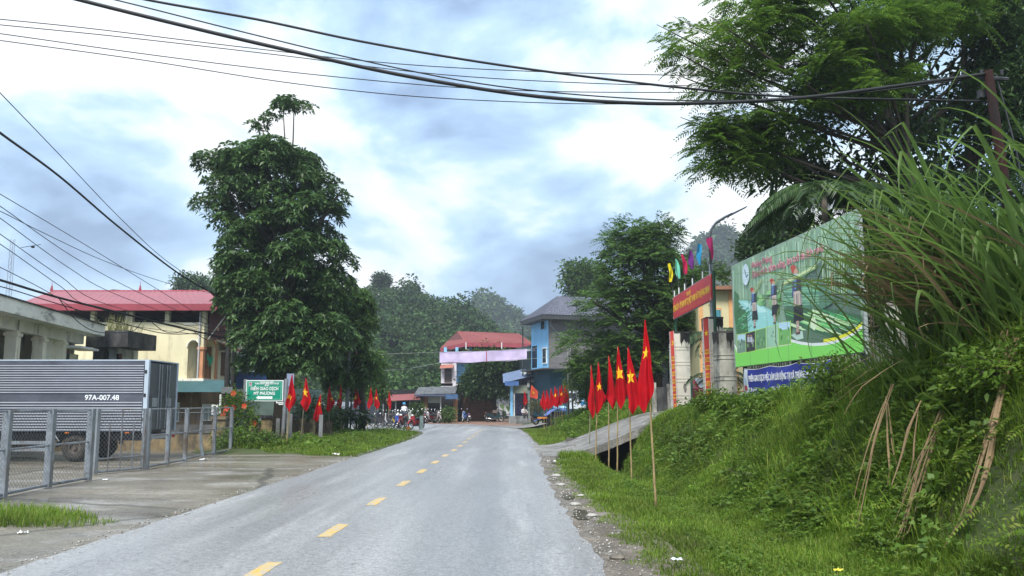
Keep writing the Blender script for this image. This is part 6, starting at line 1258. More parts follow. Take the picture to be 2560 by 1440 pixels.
# ---------------- people
def person(label, base, rz, pose, shirt, trousers, hat=None, hatname='helmet', hair=(.015, .012, .01)):
    t = thing('person', label, 'person', base, rz); J = pose
    bm_ = bpy.data.meshes.new('body'); names = list(J); V = [J[k][:3] for k in names]; ix = {k: i for i, k in enumerate(names)}
    E = [('pelvis', 'chest'), ('chest', 'neck'), ('neck', 'head'), ('head', 'crown')] + [(a + s, b + s) for s in 'lr' for a, b in (('hip', 'knee'), ('knee', 'ankle'), ('ankle', 'toe'), ('sho', 'elb'), ('elb', 'wri'), ('wri', 'hand'))] + [('pelvis', 'hip' + s) for s in 'lr'] + [('chest', 'sho' + s) for s in 'lr']
    bm_.from_pydata(V, [(ix[a], ix[b]) for a, b in E], []); o = bpy.data.objects.new('body', bm_); link(o)
    md = o.modifiers.new('skin', 'SKIN'); md.use_smooth_shade = True; sd = o.modifiers.new('sub', 'SUBSURF'); sd.levels = sd.render_levels = 1
    for k, i in ix.items(): bm_.skin_vertices[0].data[i].radius = (J[k][3], J[k][3]); bm_.skin_vertices[0].data[i].use_root = (k == 'pelvis')
    bpy.context.view_layer.update(); me = bpy.data.meshes.new_from_object(o.evaluated_get(bpy.context.evaluated_depsgraph_get())); bpy.data.objects.remove(o); me.name = 'body'
    key = lambda c, n: mat(n + ''.join('%02x' % int(k * 255) for k in c), c, .85, .15, 6)
    me.materials.clear(); [me.materials.append(x) for x in (mat('skin', (.36, .21, .14), .6, .06), key(shirt, 'shirt_'), key(trousers, 'trousers_'), M_BLACK)]
    zp, zn = J['pelvis'][2], J['neck'][2]; pts = {k: Vector(J[k][:3]) for k in J}
    for p in me.polygons:
        c = Vector(p.center); k = min(pts, key=lambda q: (pts[q] - c).length)
        p.material_index = 1 if k in ('chest', 'shol', 'shor', 'elbl', 'elbr') or (k == 'neck' and c.z < zn - .03) else 2 if k in ('pelvis', 'hipl', 'hipr', 'kneel', 'kneer') or (k in ('anklel', 'ankler') and c.z > pts[k].z + .06) else 3 if k[:3] in ('ank', 'toe') else 0
    o = link(bpy.data.objects.new('body', me), t); h = pts['head']; top = pts['crown']; f = Vector((0, -1, 0))
    m = MB(); r = .128 if hat else .108; cc = h.lerp(top, .55); m.grid(lambda a, b: (cc.x + r * math.sin(1.75 * b + .01) * math.cos(6.2832 * a), cc.y + .02 + r * 1.08 * math.sin(1.75 * b + .01) * math.sin(6.2832 * a), cc.z + .0 + r * 1.05 * math.cos(1.75 * b)), 14, 7)
    if hat: m.box((cc.x, cc.y - r * 1.05, cc.z - .01), (.16, .09, .015))
    m.build(hatname if hat else 'hair', key(hat or hair, 'cap_'), t, True)
    m = MB(); m.ball((h.x, h.y - .095, h.z + .0), (.016, .02, .022), 6, 5); [m.ball((h.x + s * .035, h.y - .083, h.z + .035), .011, 6, 4) for s in (-1, 1)]; m.box((h.x, h.y - .088, h.z - .045), (.045, .012, .01)); m.build('face', mat('face_features', (.16, .075, .06), .6, .1), t)
    return t
def stand(arm=.0, lean=0):
    J = dict(pelvis=(0, 0, .93, .13), chest=(0, -.02 - lean, 1.28, .15), neck=(0, -.03 - lean * 1.3, 1.47, .06), head=(0, -.05 - lean * 1.4, 1.58, .09), crown=(0, -.04 - lean * 1.4, 1.70, .075))
    for s, q in (('l', 1), ('r', -1)):
        J['hip' + s] = (q * .10, 0, .86, .095); J['knee' + s] = (q * .11, -.02, .48, .065); J['ankle' + s] = (q * .11, .02, .09, .045); J['toe' + s] = (q * .12, -.13, .045, .038)
        J['sho' + s] = (q * .19, -.01 - lean, 1.38, .065); J['elb' + s] = (q * .25, .0 - lean - arm * .2, 1.10, .045); J['wri' + s] = (q * .23, -.08 - lean - arm * .35, .88 + arm * .25, .032); J['hand' + s] = (q * .22, -.12 - lean - arm * .4, .80 + arm * .28, .036)
    return J
def sit():
    J = dict(pelvis=(0, 0, .12, .14), chest=(0, -.08, .45, .15), neck=(0, -.13, .64, .06), head=(0, -.17, .75, .09), crown=(0, -.16, .87, .075))
    for s, q in (('l', 1), ('r', -1)):
        J['hip' + s] = (q * .11, -.04, .11, .10); J['knee' + s] = (q * .15, -.46, .16, .068); J['ankle' + s] = (q * .14, -.42, -.28, .045); J['toe' + s] = (q * .14, -.56, -.33, .038)
        J['sho' + s] = (q * .19, -.08, .55, .062); J['elb' + s] = (q * .26, -.2, .30, .045); J['wri' + s] = (q * .14, -.40, .26, .033); J['hand' + s] = (q * .10, -.46, .25, .036)
    return J
b = G(1002, 1064); person('person in a white shirt and blue helmet standing behind the yellow motorbike', (b.x, b.y + 1.6, 0), R(170), stand(.5), (.62, .64, .66), (.04, .05, .08), (.06, .30, .58))
b = G(1109, 1055); person('person in a dark jacket standing at the shop doorway', (b.x, b.y + 2.2, 0), R(20), stand(.2), (.03, .04, .07), (.03, .03, .04))
person('person in a white top sitting on the raised step of the blue roofed shop', (PX(1309, 65.3), 65.3, .62), R(25), sit(), (.55, .55, .56), (.03, .03, .045))
# ---------------- tarpaulin cart and the flag bundle right of the road
def cart():
    b = Vector((PX(1376, 51.5), 51.5, H1(2.6, 51.5))); t = thing('tarpaulin_stall', 'dark low stall with wheels under a rumpled blue tarpaulin', 'stall', b)
    F = lambda a, q: (-1.15 + 2.15 * a, -.7 + 1.3 * q, .32 + .78 * sstep(0, .75, a) + .05 * math.sin(11 * a + 5 * q) - .2 * abs(q - .5))
    m = MB(); m.grid(lambda a, q: tuple(float(x) for x in F(a, q)), 26, 10); m.build('tarpaulin', mat('blue_tarpaulin', (.09, .13, .40), .45, .25, 4), t, True)
    m = MB(); m.bx(-.55, .98, -.55, .5, .12, .62); m.bx(.1, .98, -.55, .5, .63, .84); m.build('frame', M_DARK, t)
    for x in (-1.0, .55): m = MB(); m.ring((x, -.5, .22), (0, 1, 0), .17, .05, 16, 6); m.build('wheel', M_BLACK, t, True)
    m = MB(); m.bx(-.9, -.25, -.72, -.68, .42, .52); m.build('orange_strip', mat('orange_strip', (.6, .2, .03), .6, .2), t)
    t2 = thing('plastic_bags', 'light blue and white plastic bags lying on the blue tarpaulin', 'bag', b + Vector((.55, -.1, 1.05))); m = MB(); k = random.Random(2); m.ball((-.1, 0, .1), (.28, .2, .17), 9, 6); m.ball((.3, 0, .08), (.24, .2, .14), 9, 6); m.build('bag', mat('light_blue_bag', (.25, .48, .62), .4, .35, 5), t2)
cart()
CL = [(1360, 1055, 976, -1), (1366, 1060, 974, 1), (1377, 1062, 970, 1), (1387, 1066, 965, 1), (1393, 1068, 972, -1), (1399, 1068, 966, 1), (1405, 1070, 962, -1), (1411, 1072, 957, 1), (1419, 1069, 960, -1)]
CLL = ['leftmost red flag of the bundle by the blue tarpaulin', 'second red flag from the left in the bundle by the blue tarpaulin', 'third red flag from the left in the bundle, reaching over the tarpaulin', 'red flag with a visible yellow star in the bundle by the tarpaulin', 'middle red flag of the bundle by the tarpaulin, folded thin', 'red flag right of the middle of the bundle by the tarpaulin', 'third red flag from the right in the bundle by the tarpaulin', 'tallest red flag in the bundle by the tarpaulin', 'rightmost red flag of the bundle, beside the grey lattice pole']
for i, ((u, v, vt, sd), lab) in enumerate(zip(CL, CLL)):
    d = 46.5 + (i % 3) * .7; b = Vector((PX(u, d), d, 0)); b.z = H1(b.x, b.y); H = P(u, vt, d).z - b.z
    flag(lab, b, H, H * .50, .40, 'bundle of red flags on the right', 40 + i, sd, (.45, .45, .12) if i in (3, 6) else None, .02, 0, M_BAMBD if i % 2 else M_BAMB)
# roadside poles
def pole(name, label, base, h, r, lean=(0, 0), cap=None, group=None, r2=.7, material=None):
    t = thing(name, label, 'pole', base, 0, group); m = MB(); m.bar((0, 0, -.3), (lean[0], lean[1], h), r, r * r2, 12); m.build('shaft', material or M_CONC, t, True); return t
def arm(t, z, L, n, yaw=0):
    m = MB(); d = Vector((math.cos(yaw), math.sin(yaw), 0)); m.bar(d * -L + Vector((0, 0, z)), d * L + Vector((0, 0, z)), .035, n=6); a = m.build('crossarm', M_STEELD, t)
    for k in range(n): q = MB(); p = d * (-L + 2 * L * k / (n - 1)) + Vector((0, 0, z)); q.bar(p, p + Vector((0, 0, .16)), .035, .05, 7); q.build('insulator', mat('insulator', (.22, .12, .08), .3, .1), a)
d = 42; t = pole('utility_pole', 'slim grey concrete utility pole behind the left flags', (PX(866, d), d, 0), PZ(868, d), .12, (.12, 0)); arm(t, PZ(885, d), .5, 3)
d = 43; t = pole('utility_pole', 'thin dark pole just right of the slim concrete pole', (PX(877, d), d, 0), PZ(890, d), .05, (.06, 0), material=M_STEELD)
d = 35.5; t = pole('utility_pole', 'dark utility pole beside the yellow house carrying the cable bundle', (PX(567, d), d, 0), PZ(738, d), .14, (-.05, 0), material=mat('dark_pole', (.045, .042, .04), .85, .3, 3)); arm(t, PZ(762, d), .6, 4, .4); arm(t, PZ(828, d), .5, 4, .4)
m = MB(); m.box((.12, -.2, 2.3), (.5, .3, .3)); m.build('junction_box', mat('junction_box_grey', (.16, .17, .18), .6, .2), t)
for k, z in enumerate((PZ(1018, d), PZ(1030, d))):
    m = MB(); m.box((-.42, -.2, z), (.3, .22, .24)); bx_ = m.build('meter_box', M_WHITE, t); m = MB(); m.bar((-.42, -.32, z), (-.42, -.33, z), .07, n=10); m.build('meter_dial', M_DARK, bx_)
m = MB(); m.bar((-.18, -.3, 1.2), (-.18, -.3, PZ(986, d)), .05, n=8); m.build('white_conduit', M_WHITE, t)
d = 36.5; t = pole('utility_pole', 'second dark pole close behind the one with the meter boxes', (PX(580, d), d, 0), PZ(800, d), .13, (.02, 0), material=mat('dark_pole')); 
d = 47.5; b = Vector((PX(1428, d), d, 0)); b.z = H1(b.x, b.y); t = thing('lattice_pole', 'grey concrete pole pair with cross rungs beside the flag bundle', 'pole', b); h = PZ(868, d) - b.z
for x in (-.16, .12): m = MB(); m.bar((x, 0, -.2), (x * .55 - .1, 0, h), .06, .045, 7); m.build('shaft', M_CONC, t, True)
m = MB(); [m.bar((-.2, 0, z), (.1, 0, z + .25), .018, n=5) for z in [h * (.55 + .07 * k) for k in range(6)]]; m.build('rung', M_CONC, t)
t = thing('information_board', 'white and blue poster board standing behind the grey pole pair', 'board', (PX(1438, 52), 52, H1(4.2, 52))); z0 = H1(4.2, 52)
m = MB(); m.bx(-.5, .7, 0, .05, PZ(1022, 52) - z0, PZ(976, 52) - z0); m.build('board', mat('white_board', (.62, .68, .76), .5, .1), t)
for x0, x1, v0, v1, c in ((.35, .68, 978, 990, (.03, .25, .55)), (.35, .68, 1003, 1012, (.03, .25, .55)), (-.42, .05, 983, 996, (.06, .06, .12)), (.3, .6, 992, 1001, (.15, .4, .65))):
    m = MB(); m.bx(x0, x1, -.008, -.002, PZ(v1, 52) - z0, PZ(v0, 52) - z0); m.build('printed_patch', mat('patch' + str(c), c, .5, .2, 6), t)
m = MB(); m.bar((-.4, .03, 0), (-.4, .03, 1.2), .03, n=6); m.bar((.6, .03, 0), (.6, .03, 1.2), .03, n=6); m.build('post', M_GALV, t)
# ================================================================ right side: gate, billboard, fence
M_PILLAR = mat('pillar_render', (.70, .67, .57), .88, .10, 2, dirt=(.030, .028, .026), damt=.28, dscale=(1, 1, .4), dsc=2.2)
M_PILLARD = mat('stained_pillar_render', (.44, .43, .37), .9, .2, 2, dirt=(.035, .035, .033), damt=.6, dscale=(1, 1, .45), dsc=1.8)
M_REDB = mat('red_board', (.58, .025, .035), .45, .08, 2)
M_YELB = mat('yellow_letter', (.80, .52, .03), .5, .05, 3)
M_GREENB = mat('green_bars', (.02, .085, .045), .5, .2, 4)
def pillar(label, u0, u1, vt, d, wd, bands, material, rz=0.0):
    x0, x1 = PX(u0, d), PX(u1, d); zb = H1((x0 + x1) / 2, d) - .25; zt = PZ(vt, d); w = x1 - x0
    t = thing('gate_pillar', label, 'pillar', ((x0 + x1) / 2, d + wd / 2, zb), rz, 'gate pillars'); h = zt - zb
    m = MB(); m.box((0, 0, h / 2), (w, wd, h)); m.build('shaft', material, t)
    for v in bands:
        z = PZ(v, d) - zb
        for k in (-1, 1): m = MB(); m.box((0, 0, z + k * .055), (w + .03, wd + .03, .022)); m.build('moulding', material, t)
    m = MB(); m.box((0, 0, h + .03), (w + .02, wd + .02, .06)); m.build('cap', M_MOSS, t)
    k = random.Random(int(u0)); ms = mat('black_mould', (.035, .034, .032), .95, .5, 7)
    for face in (0, 1):                                            # mould that has run down from the top
        a = k.uniform(-.5, .0); n = 14; ln = lambda q: -w / 2 + w * q if face == 0 else -wd / 2 + wd * q
        f = (lambda s, z: (s, -wd / 2 - .004, z)) if face == 0 else (lambda s, z: (-w / 2 - .004, s, z))
        q0 = .45 if face == 0 else .0; pts = [(q0 + (1 - q0) * i / n) for i in range(n + 1)]; w0 = [k.uniform(.1, .5) for _ in range(n + 3)]; lows = [h - (w0[i] + w0[i + 1] + w0[i + 2]) / 3 * (1.5 if i % 5 == 2 else 1) for i in range(n + 1)]
        m = MB(); V = []
        for q, z in zip(pts, lows): V += [f(ln(q), h), f(ln(q), max(z, h - .75))]
        m.add(V, [(2 * i, 2 * i + 1, 2 * i + 3, 2 * i + 2) for i in range(n)]); m.build('mould_stain', ms, t)
    return t
pl = pillar('white gate pillar with a black stained top and peeling plaster, beside the driveway', 1685, 1728, 833, 27.6, .62, (870, 908, 950, 992), M_PILLAR)
for x, z, s in ((.1, 1.62, .13), (.2, .95, .11)):
    m = MB(); k = random.Random(int(z * 9)); m.poly([(x + s * .55 * (1 + k.uniform(-.4, .4)) * math.cos(a), -.316, z + s * 1.3 * (1 + k.uniform(-.4, .4)) * math.sin(a)) for a in [q * .6283 for q in range(10)]]); m.build('peeled_patch', mat('bare_cement', (.24, .21, .19), .95, .2, 8), pl)
pillar('tall cream gate pillar with dark rain streaks below its square top', 1772, 1814, 797, 22.9, .6, (838, 880, 912, 960), M_PILLAR)
pillar('shorter pillar heavily blackened with mould in front of the tall one', 1799, 1842, 832, 21.4, .5, (892, 945), M_PILLARD, R(6))
def gate_sign():
    a, b = P(1684, 741, 28.3), P(1779, 690, 22.9); c = P(1780, 757, 22.9); d = b - a; L = math.hypot(d.x, d.y); ang = math.atan2(d.y, d.x); zt = (a.z + b.z) / 2; h = .5 * ((b.z - c.z) + (P(1684, 741, 28.3).z - P(1687, 791, 28.3).z))
    t = thing('gate_sign', 'long red board with yellow lettering spanning the gate', 'sign', (a.x, a.y, zt - h), ang, None); slope = (b.z - a.z) / L
    m = MB(); m.bx(0, L, -.03, .03, 0, h); m.build('board', M_REDB, t)
    m = MB()
    for x, z in ((0, 0), (0, h), (L, 0), (L, h)): sx = 1 if x == 0 else -1; sz = 1 if z == 0 else -1; m.add([(x, -.034, z), (x + sx * .14, -.034, z), (x, -.034, z + sz * .10)], [(0, 1, 2)])
    m.build('corner_patch', mat('corner_patch', (.72, .45, .36), .6, .1), t)
    m = MB(); m.bar((0, 0, h + .02), (L, 0, h + .02), .018, n=5); m.bar((0, 0, -.02), (L, 0, -.02), .018, n=5); m.build('frame', M_GALV, t)
    X = (R(90), 0, 0); text('TRỤ SỞ', .17, M_YELB, t, (L * .46, -.034, h * .77), X, L * .12, bold=.004); text('ĐẢNG ỦY - ỦY BAN MTTQ VIỆT NAM XÃ THƯỢNG MINH', .30, M_YELB, t, (L * .49, -.034, h * .44), X, L * .96, bold=.009)
    k = random.Random(1); m = MB()                                 # the small third line cannot be read: a row of fine strokes
    for i in range(44):
        if i % 9 == 8: continue
        x = L * (.22 + .55 * i / 44); m.bx(x, x + .03, -.034, -.0315, h * .115, h * .115 + k.uniform(.03, .05))
    m.build('small_print', mat('orange_print', (.62, .18, .05), .5, .1), t)
    for s in (.0, L): m = MB(); m.bar((s, .06, -2.6 if s else -2.4), (s, .06, h + .1), .05, n=8); m.build('support', M_GREENB, t)
    for i, q in enumerate((.03, .17, .34, .55, .8)): m = MB(); m.bar((L * q, 0, h), (L * q, 0, h + .26), .022, n=6); m.build('flag_socket', M_WHITE, t)
    return t
gate_sign()
PEN = [((1673, 659), (1676, 705), (1683, 736), (.78, .66, .02), 'yellow'), ((1688, 648), (1697, 697), (1699, 730), (.20, .66, .48), 'mint green'), ((1705, 637), (1714, 686), (1717, 722), (.58, .02, .10), 'crimson'), ((1723, 625), (1729, 673), (1735, 712), (.20, .04, .26), 'purple'), ((1745, 610), (1748, 664), (1757, 702), (.06, .42, .74), 'sky blue'), ((1772, 594), (1779, 648), (1778, 690), (.78, .06, .24), 'pink')]
for i, (tp, bt, ft, c, nm) in enumerate(PEN):
    d = 28.2 - 5.2 * (ft[0] - 1684) / 95; f0 = P(*ft, d); t = thing('pennant', '%s festive pennant on a thin pole above the red gate sign' % nm, 'pennant', f0, 0, 'coloured pennants over the gate'); a = P(*tp, d) - f0; b = P(*bt, d) - f0; k = random.Random(i)
    m = MB(); m.bar((0, 0, 0), a + Vector((.0, .02, .03)), .014, .009, 6); m.build('pole', M_STEELD, t)
    w = .165; ph = k.uniform(0, 6)
    def F(s, q): c_ = a.lerp(b, q); ww = w * (math.sin(math.pi * min(1, .12 + .75 * q)) ** .8 if i not in (4, 5) else (.5 + .5 * math.sin(1.2 + 2.2 * q))); return Vector((c_.x + (s - .35) * ww + .02 * math.sin(6 * q + ph), -.02 - .06 * math.sin(4 * s + 5 * q + ph), c_.z))
    m = MB(); m.grid(F, 8, 12); m.build('cloth', leafmat('pennant_' + nm.replace(' ', '_'), [c, c], .3, .7, .2), t, True)
def vbanner(label, tl, tr, br, bl, d, words, em):
    A, B, C, D = (P(*q, d) for q in (tl, tr, br, bl)); o = (A + B + C + D) / 4; t = thing('vertical_banner', label, 'banner', o); f = lambda s, q: A.lerp(B, s).lerp(D.lerp(C, s), q) - o
    Q = lambda s, q, n: f(s, q) + Vector((0, -n, 0)); m = MB()
    m.add([Q(0, 0, 0), Q(1, 0, 0), Q(1, 1, 0), Q(0, 1, 0), Q(0, 0, -.04), Q(1, 0, -.04), Q(1, 1, -.04), Q(0, 1, -.04)], [(0, 1, 2, 3), (7, 6, 5, 4), (0, 4, 5, 1), (2, 6, 7, 3), (1, 5, 6, 2), (3, 7, 4, 0)]); m.build('board', mat('faded_red_board', (.50, .06, .05), .5, .12, 3), t)
    m = MB(); e = .07
    for s in (0, 1): m.quad(Q(s - e / 2, 0, .004), Q(s + e / 2, 0, .004), Q(s + e / 2, 1, .004), Q(s - e / 2, 1, .004))
    m.build('edge_strip', M_WHITE, t)
    n = len(words); q0, q1 = .30, .86; W = (B - A).length; Hh = (D - A).length
    for i, w_ in enumerate(words):
        q = q0 + (q1 - q0) * (i + .5) / n; hh = (q1 - q0) / n * .30; m = MB(); m.quad(Q(.14, q - hh, .005), Q(.86, q - hh, .005), Q(.86, q + hh, .005), Q(.14, q + hh, .005)); m.build('word_panel', mat('word_yellow', (.66, .38, .04), .5, .15, 9), t)
        text(w_, hh * 2 * Hh * .75, mat('banner_red_ink', (.40, .05, .03), .5, .1), t, Q(.5, q, .009), (R(90), 0, 0), W * .62, 'word', .002)
    m = MB()
    if em == 'star': m.poly([Q(.5 + .40 * x, .15 - y * .40 * W / Hh * 1.5, .006) for x, y in star_pts()]); 
    else:
        m.poly([Q(.5 + .34 * math.cos(a) * r, .15 + .34 * math.sin(a) * r * W / Hh * 1.6, .006) for a, r in [(-2.2 + k * .35, 1) for k in range(13)] + [(2.0 - k * .35, .68) for k in range(12)]]); m.poly([Q(.3, .17, .008), Q(.38, .175, .008), Q(.72, .125, .008), Q(.64, .12, .008)])
    m.build('emblem', M_YELB, t)
    m = MB(); m.poly([Q(.5 + .42 * math.cos(a) * (1 if k % 2 else .55), .925 + .42 * math.sin(a) * (1 if k % 2 else .55) * W / Hh * 1.6, .006) for k, a in enumerate([j * math.pi / 8 for j in range(16)])]); m.build('lotus', mat('lotus_orange', (.72, .28, .04), .5, .1), t)
vbanner('narrow leaning red banner with a hammer and sickle at the far gate pillar', (1674, 829), (1684, 827), (1693, 1028), (1684, 1030), 27.4, ['ĐẢNG', 'CỘNG', 'SẢN', 'VIỆT', 'NAM', 'MUÔN NĂM'], 'hs')
vbanner('wider red banner with a yellow star and white edges at the tall gate pillar', (1757, 798), (1771, 795), (1781, 1042), (1767, 1044), 22.6, ['NƯỚC', 'CỘNG', 'HÒA', 'XÃ HỘI', 'CHỦ', 'NGHĨA', 'VIỆT NAM'], 'star')
d = 27.2; x = PX(1729, d); z0 = H1(x, d); t = thing('green_gate', 'dark green steel gate leaf standing open behind the white pillar', 'gate', (x, d, z0))
for k in range(5): m = MB(); m.bar((.02 + k * .05, k * .28, .05), (.02 + k * .05, k * .28, 1.75), .028, n=6); m.build('bar', M_GREENB, t)
m = MB(); [m.bar((0, 0, z), (.24, 1.15, z), .03, n=6) for z in (.1, .95, 1.75)]; m.build('rail', M_GREENB, t)
# street lamp
pts = [P(1783, 830, 23.3), P(1780, 760, 23.3), P(1777, 660, 23.3), P(1774, 600, 23.3), P(1777, 575, 23.25), P(1790, 557, 23.2), P(1812, 543, 23.1), P(1832, 534, 23)]
b = Vector((pts[0].x, pts[0].y, H1(pts[0].x, 23.3) - .2)); t = thing('street_lamp', 'grey street lamp with a curved arm rising behind the gate sign', 'street lamp', b)
m = MB(); m.tube([Vector((0, 0, 0))] + [p - b for p in pts[:3]], [.075, .07, .065, .06], 9); m.build('pole', M_GALV, t, True); m = MB(); m.tube([p - b for p in pts[2:]], [.045] * 2 + [.04] * 4, 8); m.build('arm', M_GALV, t, True)
m = MB(); m.ring(P(1780, 683, 23.3) - b, (0, 0, 1), .06, .02, 10, 5); m.build('collar', M_GALV, t)
q = [P(1829, 536, 23) - b, P(1866, 517, 22.8) - b]; m = MB(); dd = (q[1] - q[0]); n_ = Vector((0, 1, 0)); up = Vector((0, 0, .03)); s = n_ * .1
m.add([q[0] - s * .6 - up, q[0] + s * .6 - up, q[1] + s - up * .6, q[1] - s - up * .6, q[0] - s * .6 + up, q[0] + s * .6 + up, q[1] + s + up * .2, q[1] - s + up * .2], [(0, 3, 2, 1), (4, 5, 6, 7), (0, 1, 5, 4), (1, 2, 6, 5), (2, 3, 7, 6), (3, 0, 4, 7)]); m.build('lamp_head', mat('lamp_housing', (.20, .20, .27), .4, .1), t)
# ---------------- billboard
def billboard():
    a, b = Vector((P(1832, 669, 20.5).x, 20.5, 0)), Vector((P(2147, 516, 14.35).x, 14.35, 0)); d = b - a; L = d.length; ang = math.atan2(d.y, d.x); z0 = (P(1845, 920, 20.5).z + P(2165, 880, 14.35).z) / 2; z1 = (P(1832, 669, 20.5).z + P(2147, 516, 14.35).z) / 2; Hh = z1 - z0
    t = thing('billboard', 'big green tourism billboard with women carrying bamboo, behind the tall grass', 'billboard', (a.x, a.y, z0), ang); dx = d.normalized(); nr = Vector((dx.y, -dx.x, 0))
    m = MB(); m.bx(0, L, -.02, .02, 0, Hh); m.build('panel', mat('billboard_base', (.27, .42, .31), .4, .12, 1.2, dirt=(.36, .50, .33), damt=.5), t)
    m = MB(); m.bx(-.03, 0, -.03, .04, -.03, Hh + .03); m.bx(L, L + .03, -.03, .04, -.03, Hh + .03); m.bx(0, L, .02, .05, Hh, Hh + .03); m.build('frame', mat('grey_frame', (.30, .34, .34), .5, .1), t)
    for s in (.3, L * .5, L - .3): m = MB(); m.bar((s, .12, -1.1), (s, .12, Hh), .06, n=6); m.build('support', M_STEELD, t)
    def S(zx, zy):
        u, v = 1820 + zx / 3.6, 560 + zy / 3.6; r = P(u, v, 10.0) - Vector((0, 0, HCAM)); r0 = Vector((0, 0, HCAM)); k = (a - r0).dot(nr) / r.dot(nr); p = r0 + r * k; return ((p - Vector((a.x, a.y, 0))).dot(dx), p.z - z0)
    W = MB(); lay = [0]
    def pg(pts, c, n=None, px=True):
        lay[0] += 1; W.col = tuple(min(.9, (k_ * 1.22) ** .96) for k_ in c); y = -.022 - .00004 * lay[0]
        q = [S(*p) if px else p for p in pts]; q = [(min(L - .01, max(.01, s)), min(Hh - .01, max(.01, z))) for s, z in q]; W.poly([(s, y, z) for s, z in q])
    g = random.Random(8); lerp3 = lambda A, B, f: tuple(A[i] + (B[i] - A[i]) * f for i in range(3))
    for i in range(150):                                           # bamboo stems
        s = g.uniform(0, L); w = g.uniform(.008, .05); zt = Hh * g.uniform(.94, .995); zb = Hh * g.uniform(.42, .72); f = s / L; c = lerp3((.34, .52, .33), (.20, .34, .27), f); c = lerp3(c, g.choice([(.45, .66, .50), (.14, .28, .17), (.40, .60, .36)]), g.uniform(.2, .7)); pg([(s, zb), (s + w, zb), (s + w + g.uniform(-.06, .06), zt), (s + g.uniform(-.04, .04), zt)], c, px=False)
    pg([(850, 330), (1180, 330), (1210, 860), (900, 800), (690, 700), (700, 470)], (.10, .16, .13))
    for i in range(16): x = 860 + i * 21; pg([(x, 240), (x + 8, 240), (x + 12, 620), (x + 2, 620)], g.choice([(.30, .46, .24), (.42, .58, .34), (.16, .30, .18)]))
    for i in range(420):
        zx, zy = g.uniform(60, 1180), g.uniform(330, 760) ; r = g.uniform(3, 11); a_ = g.uniform(0, 3.1); f = zx / 1200
        pg([(zx - r * math.cos(a_), zy - r * math.sin(a_)), (zx + r * .3, zy - r * .35), (zx + r * math.cos(a_), zy + r * math.sin(a_)), (zx - r * .3, zy + r * .35)], lerp3(g.choice([(.10, .24, .12), (.20, .40, .22), (.34, .52, .34), (.14, .32, .20)]), (.10, .18, .14), f * .5))
    pg([(70, 600), (110, 640), (110, 700), (200, 800), (200, 1000), (95, 1010), (70, 800)], (.05, .15, .06)); pg([(105, 690), (180, 688), (300, 720), (410, 780), (470, 900), (460, 970), (200, 990), (185, 800)], (.28, .60, .58)); pg([(140, 700), (300, 735), (380, 790), (300, 800), (180, 740)], (.45, .74, .72))
    for i in range(34): x, y = g.uniform(110, 440), g.uniform(715, 900); pg([(x, y), (x + 26, y + 3), (x + 24, y + 7), (x - 2, y + 4)], g.choice([(.40, .70, .68), (.22, .50, .50), (.52, .78, .76)]))
    for i in range(26): x, y = g.uniform(250, 480), g.uniform(610, 720); r = g.uniform(12, 30); pg([(x + r * math.cos(k) * g.uniform(.6, 1.2), y + r * math.sin(k) * g.uniform(.6, 1.2)) for k in [q * .9 for q in range(7)]], g.choice([(.10, .27, .10), (.17, .40, .15), (.06, .17, .07), (.26, .50, .22)]))
    for i in range(30): x, y = g.uniform(70, 190), g.uniform(760, 960); e = g.uniform(20, 60); pg([(x, y), (x + e, y - e * .8), (x + e + 5, y - e * .75), (x + 5, y + 5)], g.choice([(.08, .36, .14), (.16, .52, .24), (.04, .14, .06)]))
    pg([(515, 520), (860, 500), (1000, 690), (860, 770), (520, 740)], (.09, .20, .14))
    for i in range(20): y = 530 + i * 11; pg([(520, y), (840, y - 14), (840, y - 8), (520, y + 6)], g.choice([(.16, .42, .24), (.28, .56, .36), (.08, .24, .14)]))
    pg([(520, 760), (1000, 770), (1225, 830), (1225, 900), (900, 1040), (690, 1000), (540, 860)], (.05, .13, .07))
    for i in range(46):
        x, y = 520 + g.uniform(0, 520), 770 + g.uniform(0, 170); e = g.uniform(120, 260); w = g.uniform(7, 15); y2 = y + e * .35; 
        pg([(x, y), (x + 3, y - w), (min(1215, x + e), min(1000, y2) - w), (min(1210, x + e), min(1000, y2))], g.choice([(.10, .45, .14), (.28, .62, .20), (.48, .74, .34), (.05, .26, .10), (.62, .82, .52)]))
    pg([(760, 850), (800, 845), (825, 900), (800, 960), (760, 930)], (.62, .82, .50))
    pg([(590, 1035), (640, 950), (760, 960), (960, 1030), (850, 1075), (700, 1065)], (.10, .17, .12)); pg([(585, 1000), (690, 960), (700, 1030), (640, 1045)], (.42, .58, .50))
    # green foot with white and yellow curves
    lo = [(88, 1297), (1252, 1148)]; cur = lambda o: [(585, 1050 + o), (680, 1074 + o), (780, 1086 + o), (880, 1082 + o), (980, 1064 + o), (1080, 1030 + o), (1170, 980 + o), (1240, 925 + o)]
    pg([(75, 1080), (95, 1110), (590, 1040)] + cur(-14) + [(1250, 960)] + lo[::-1], (.70, .84, .80)); pg(cur(-44)[3:] + cur(-14)[3:][::-1], (.74, .72, .04)); pg([(77, 1105), (100, 1165), (590, 1085)] + cur(12) + [(1252, 1000)] + lo[::-1], (.20, .62, .11))
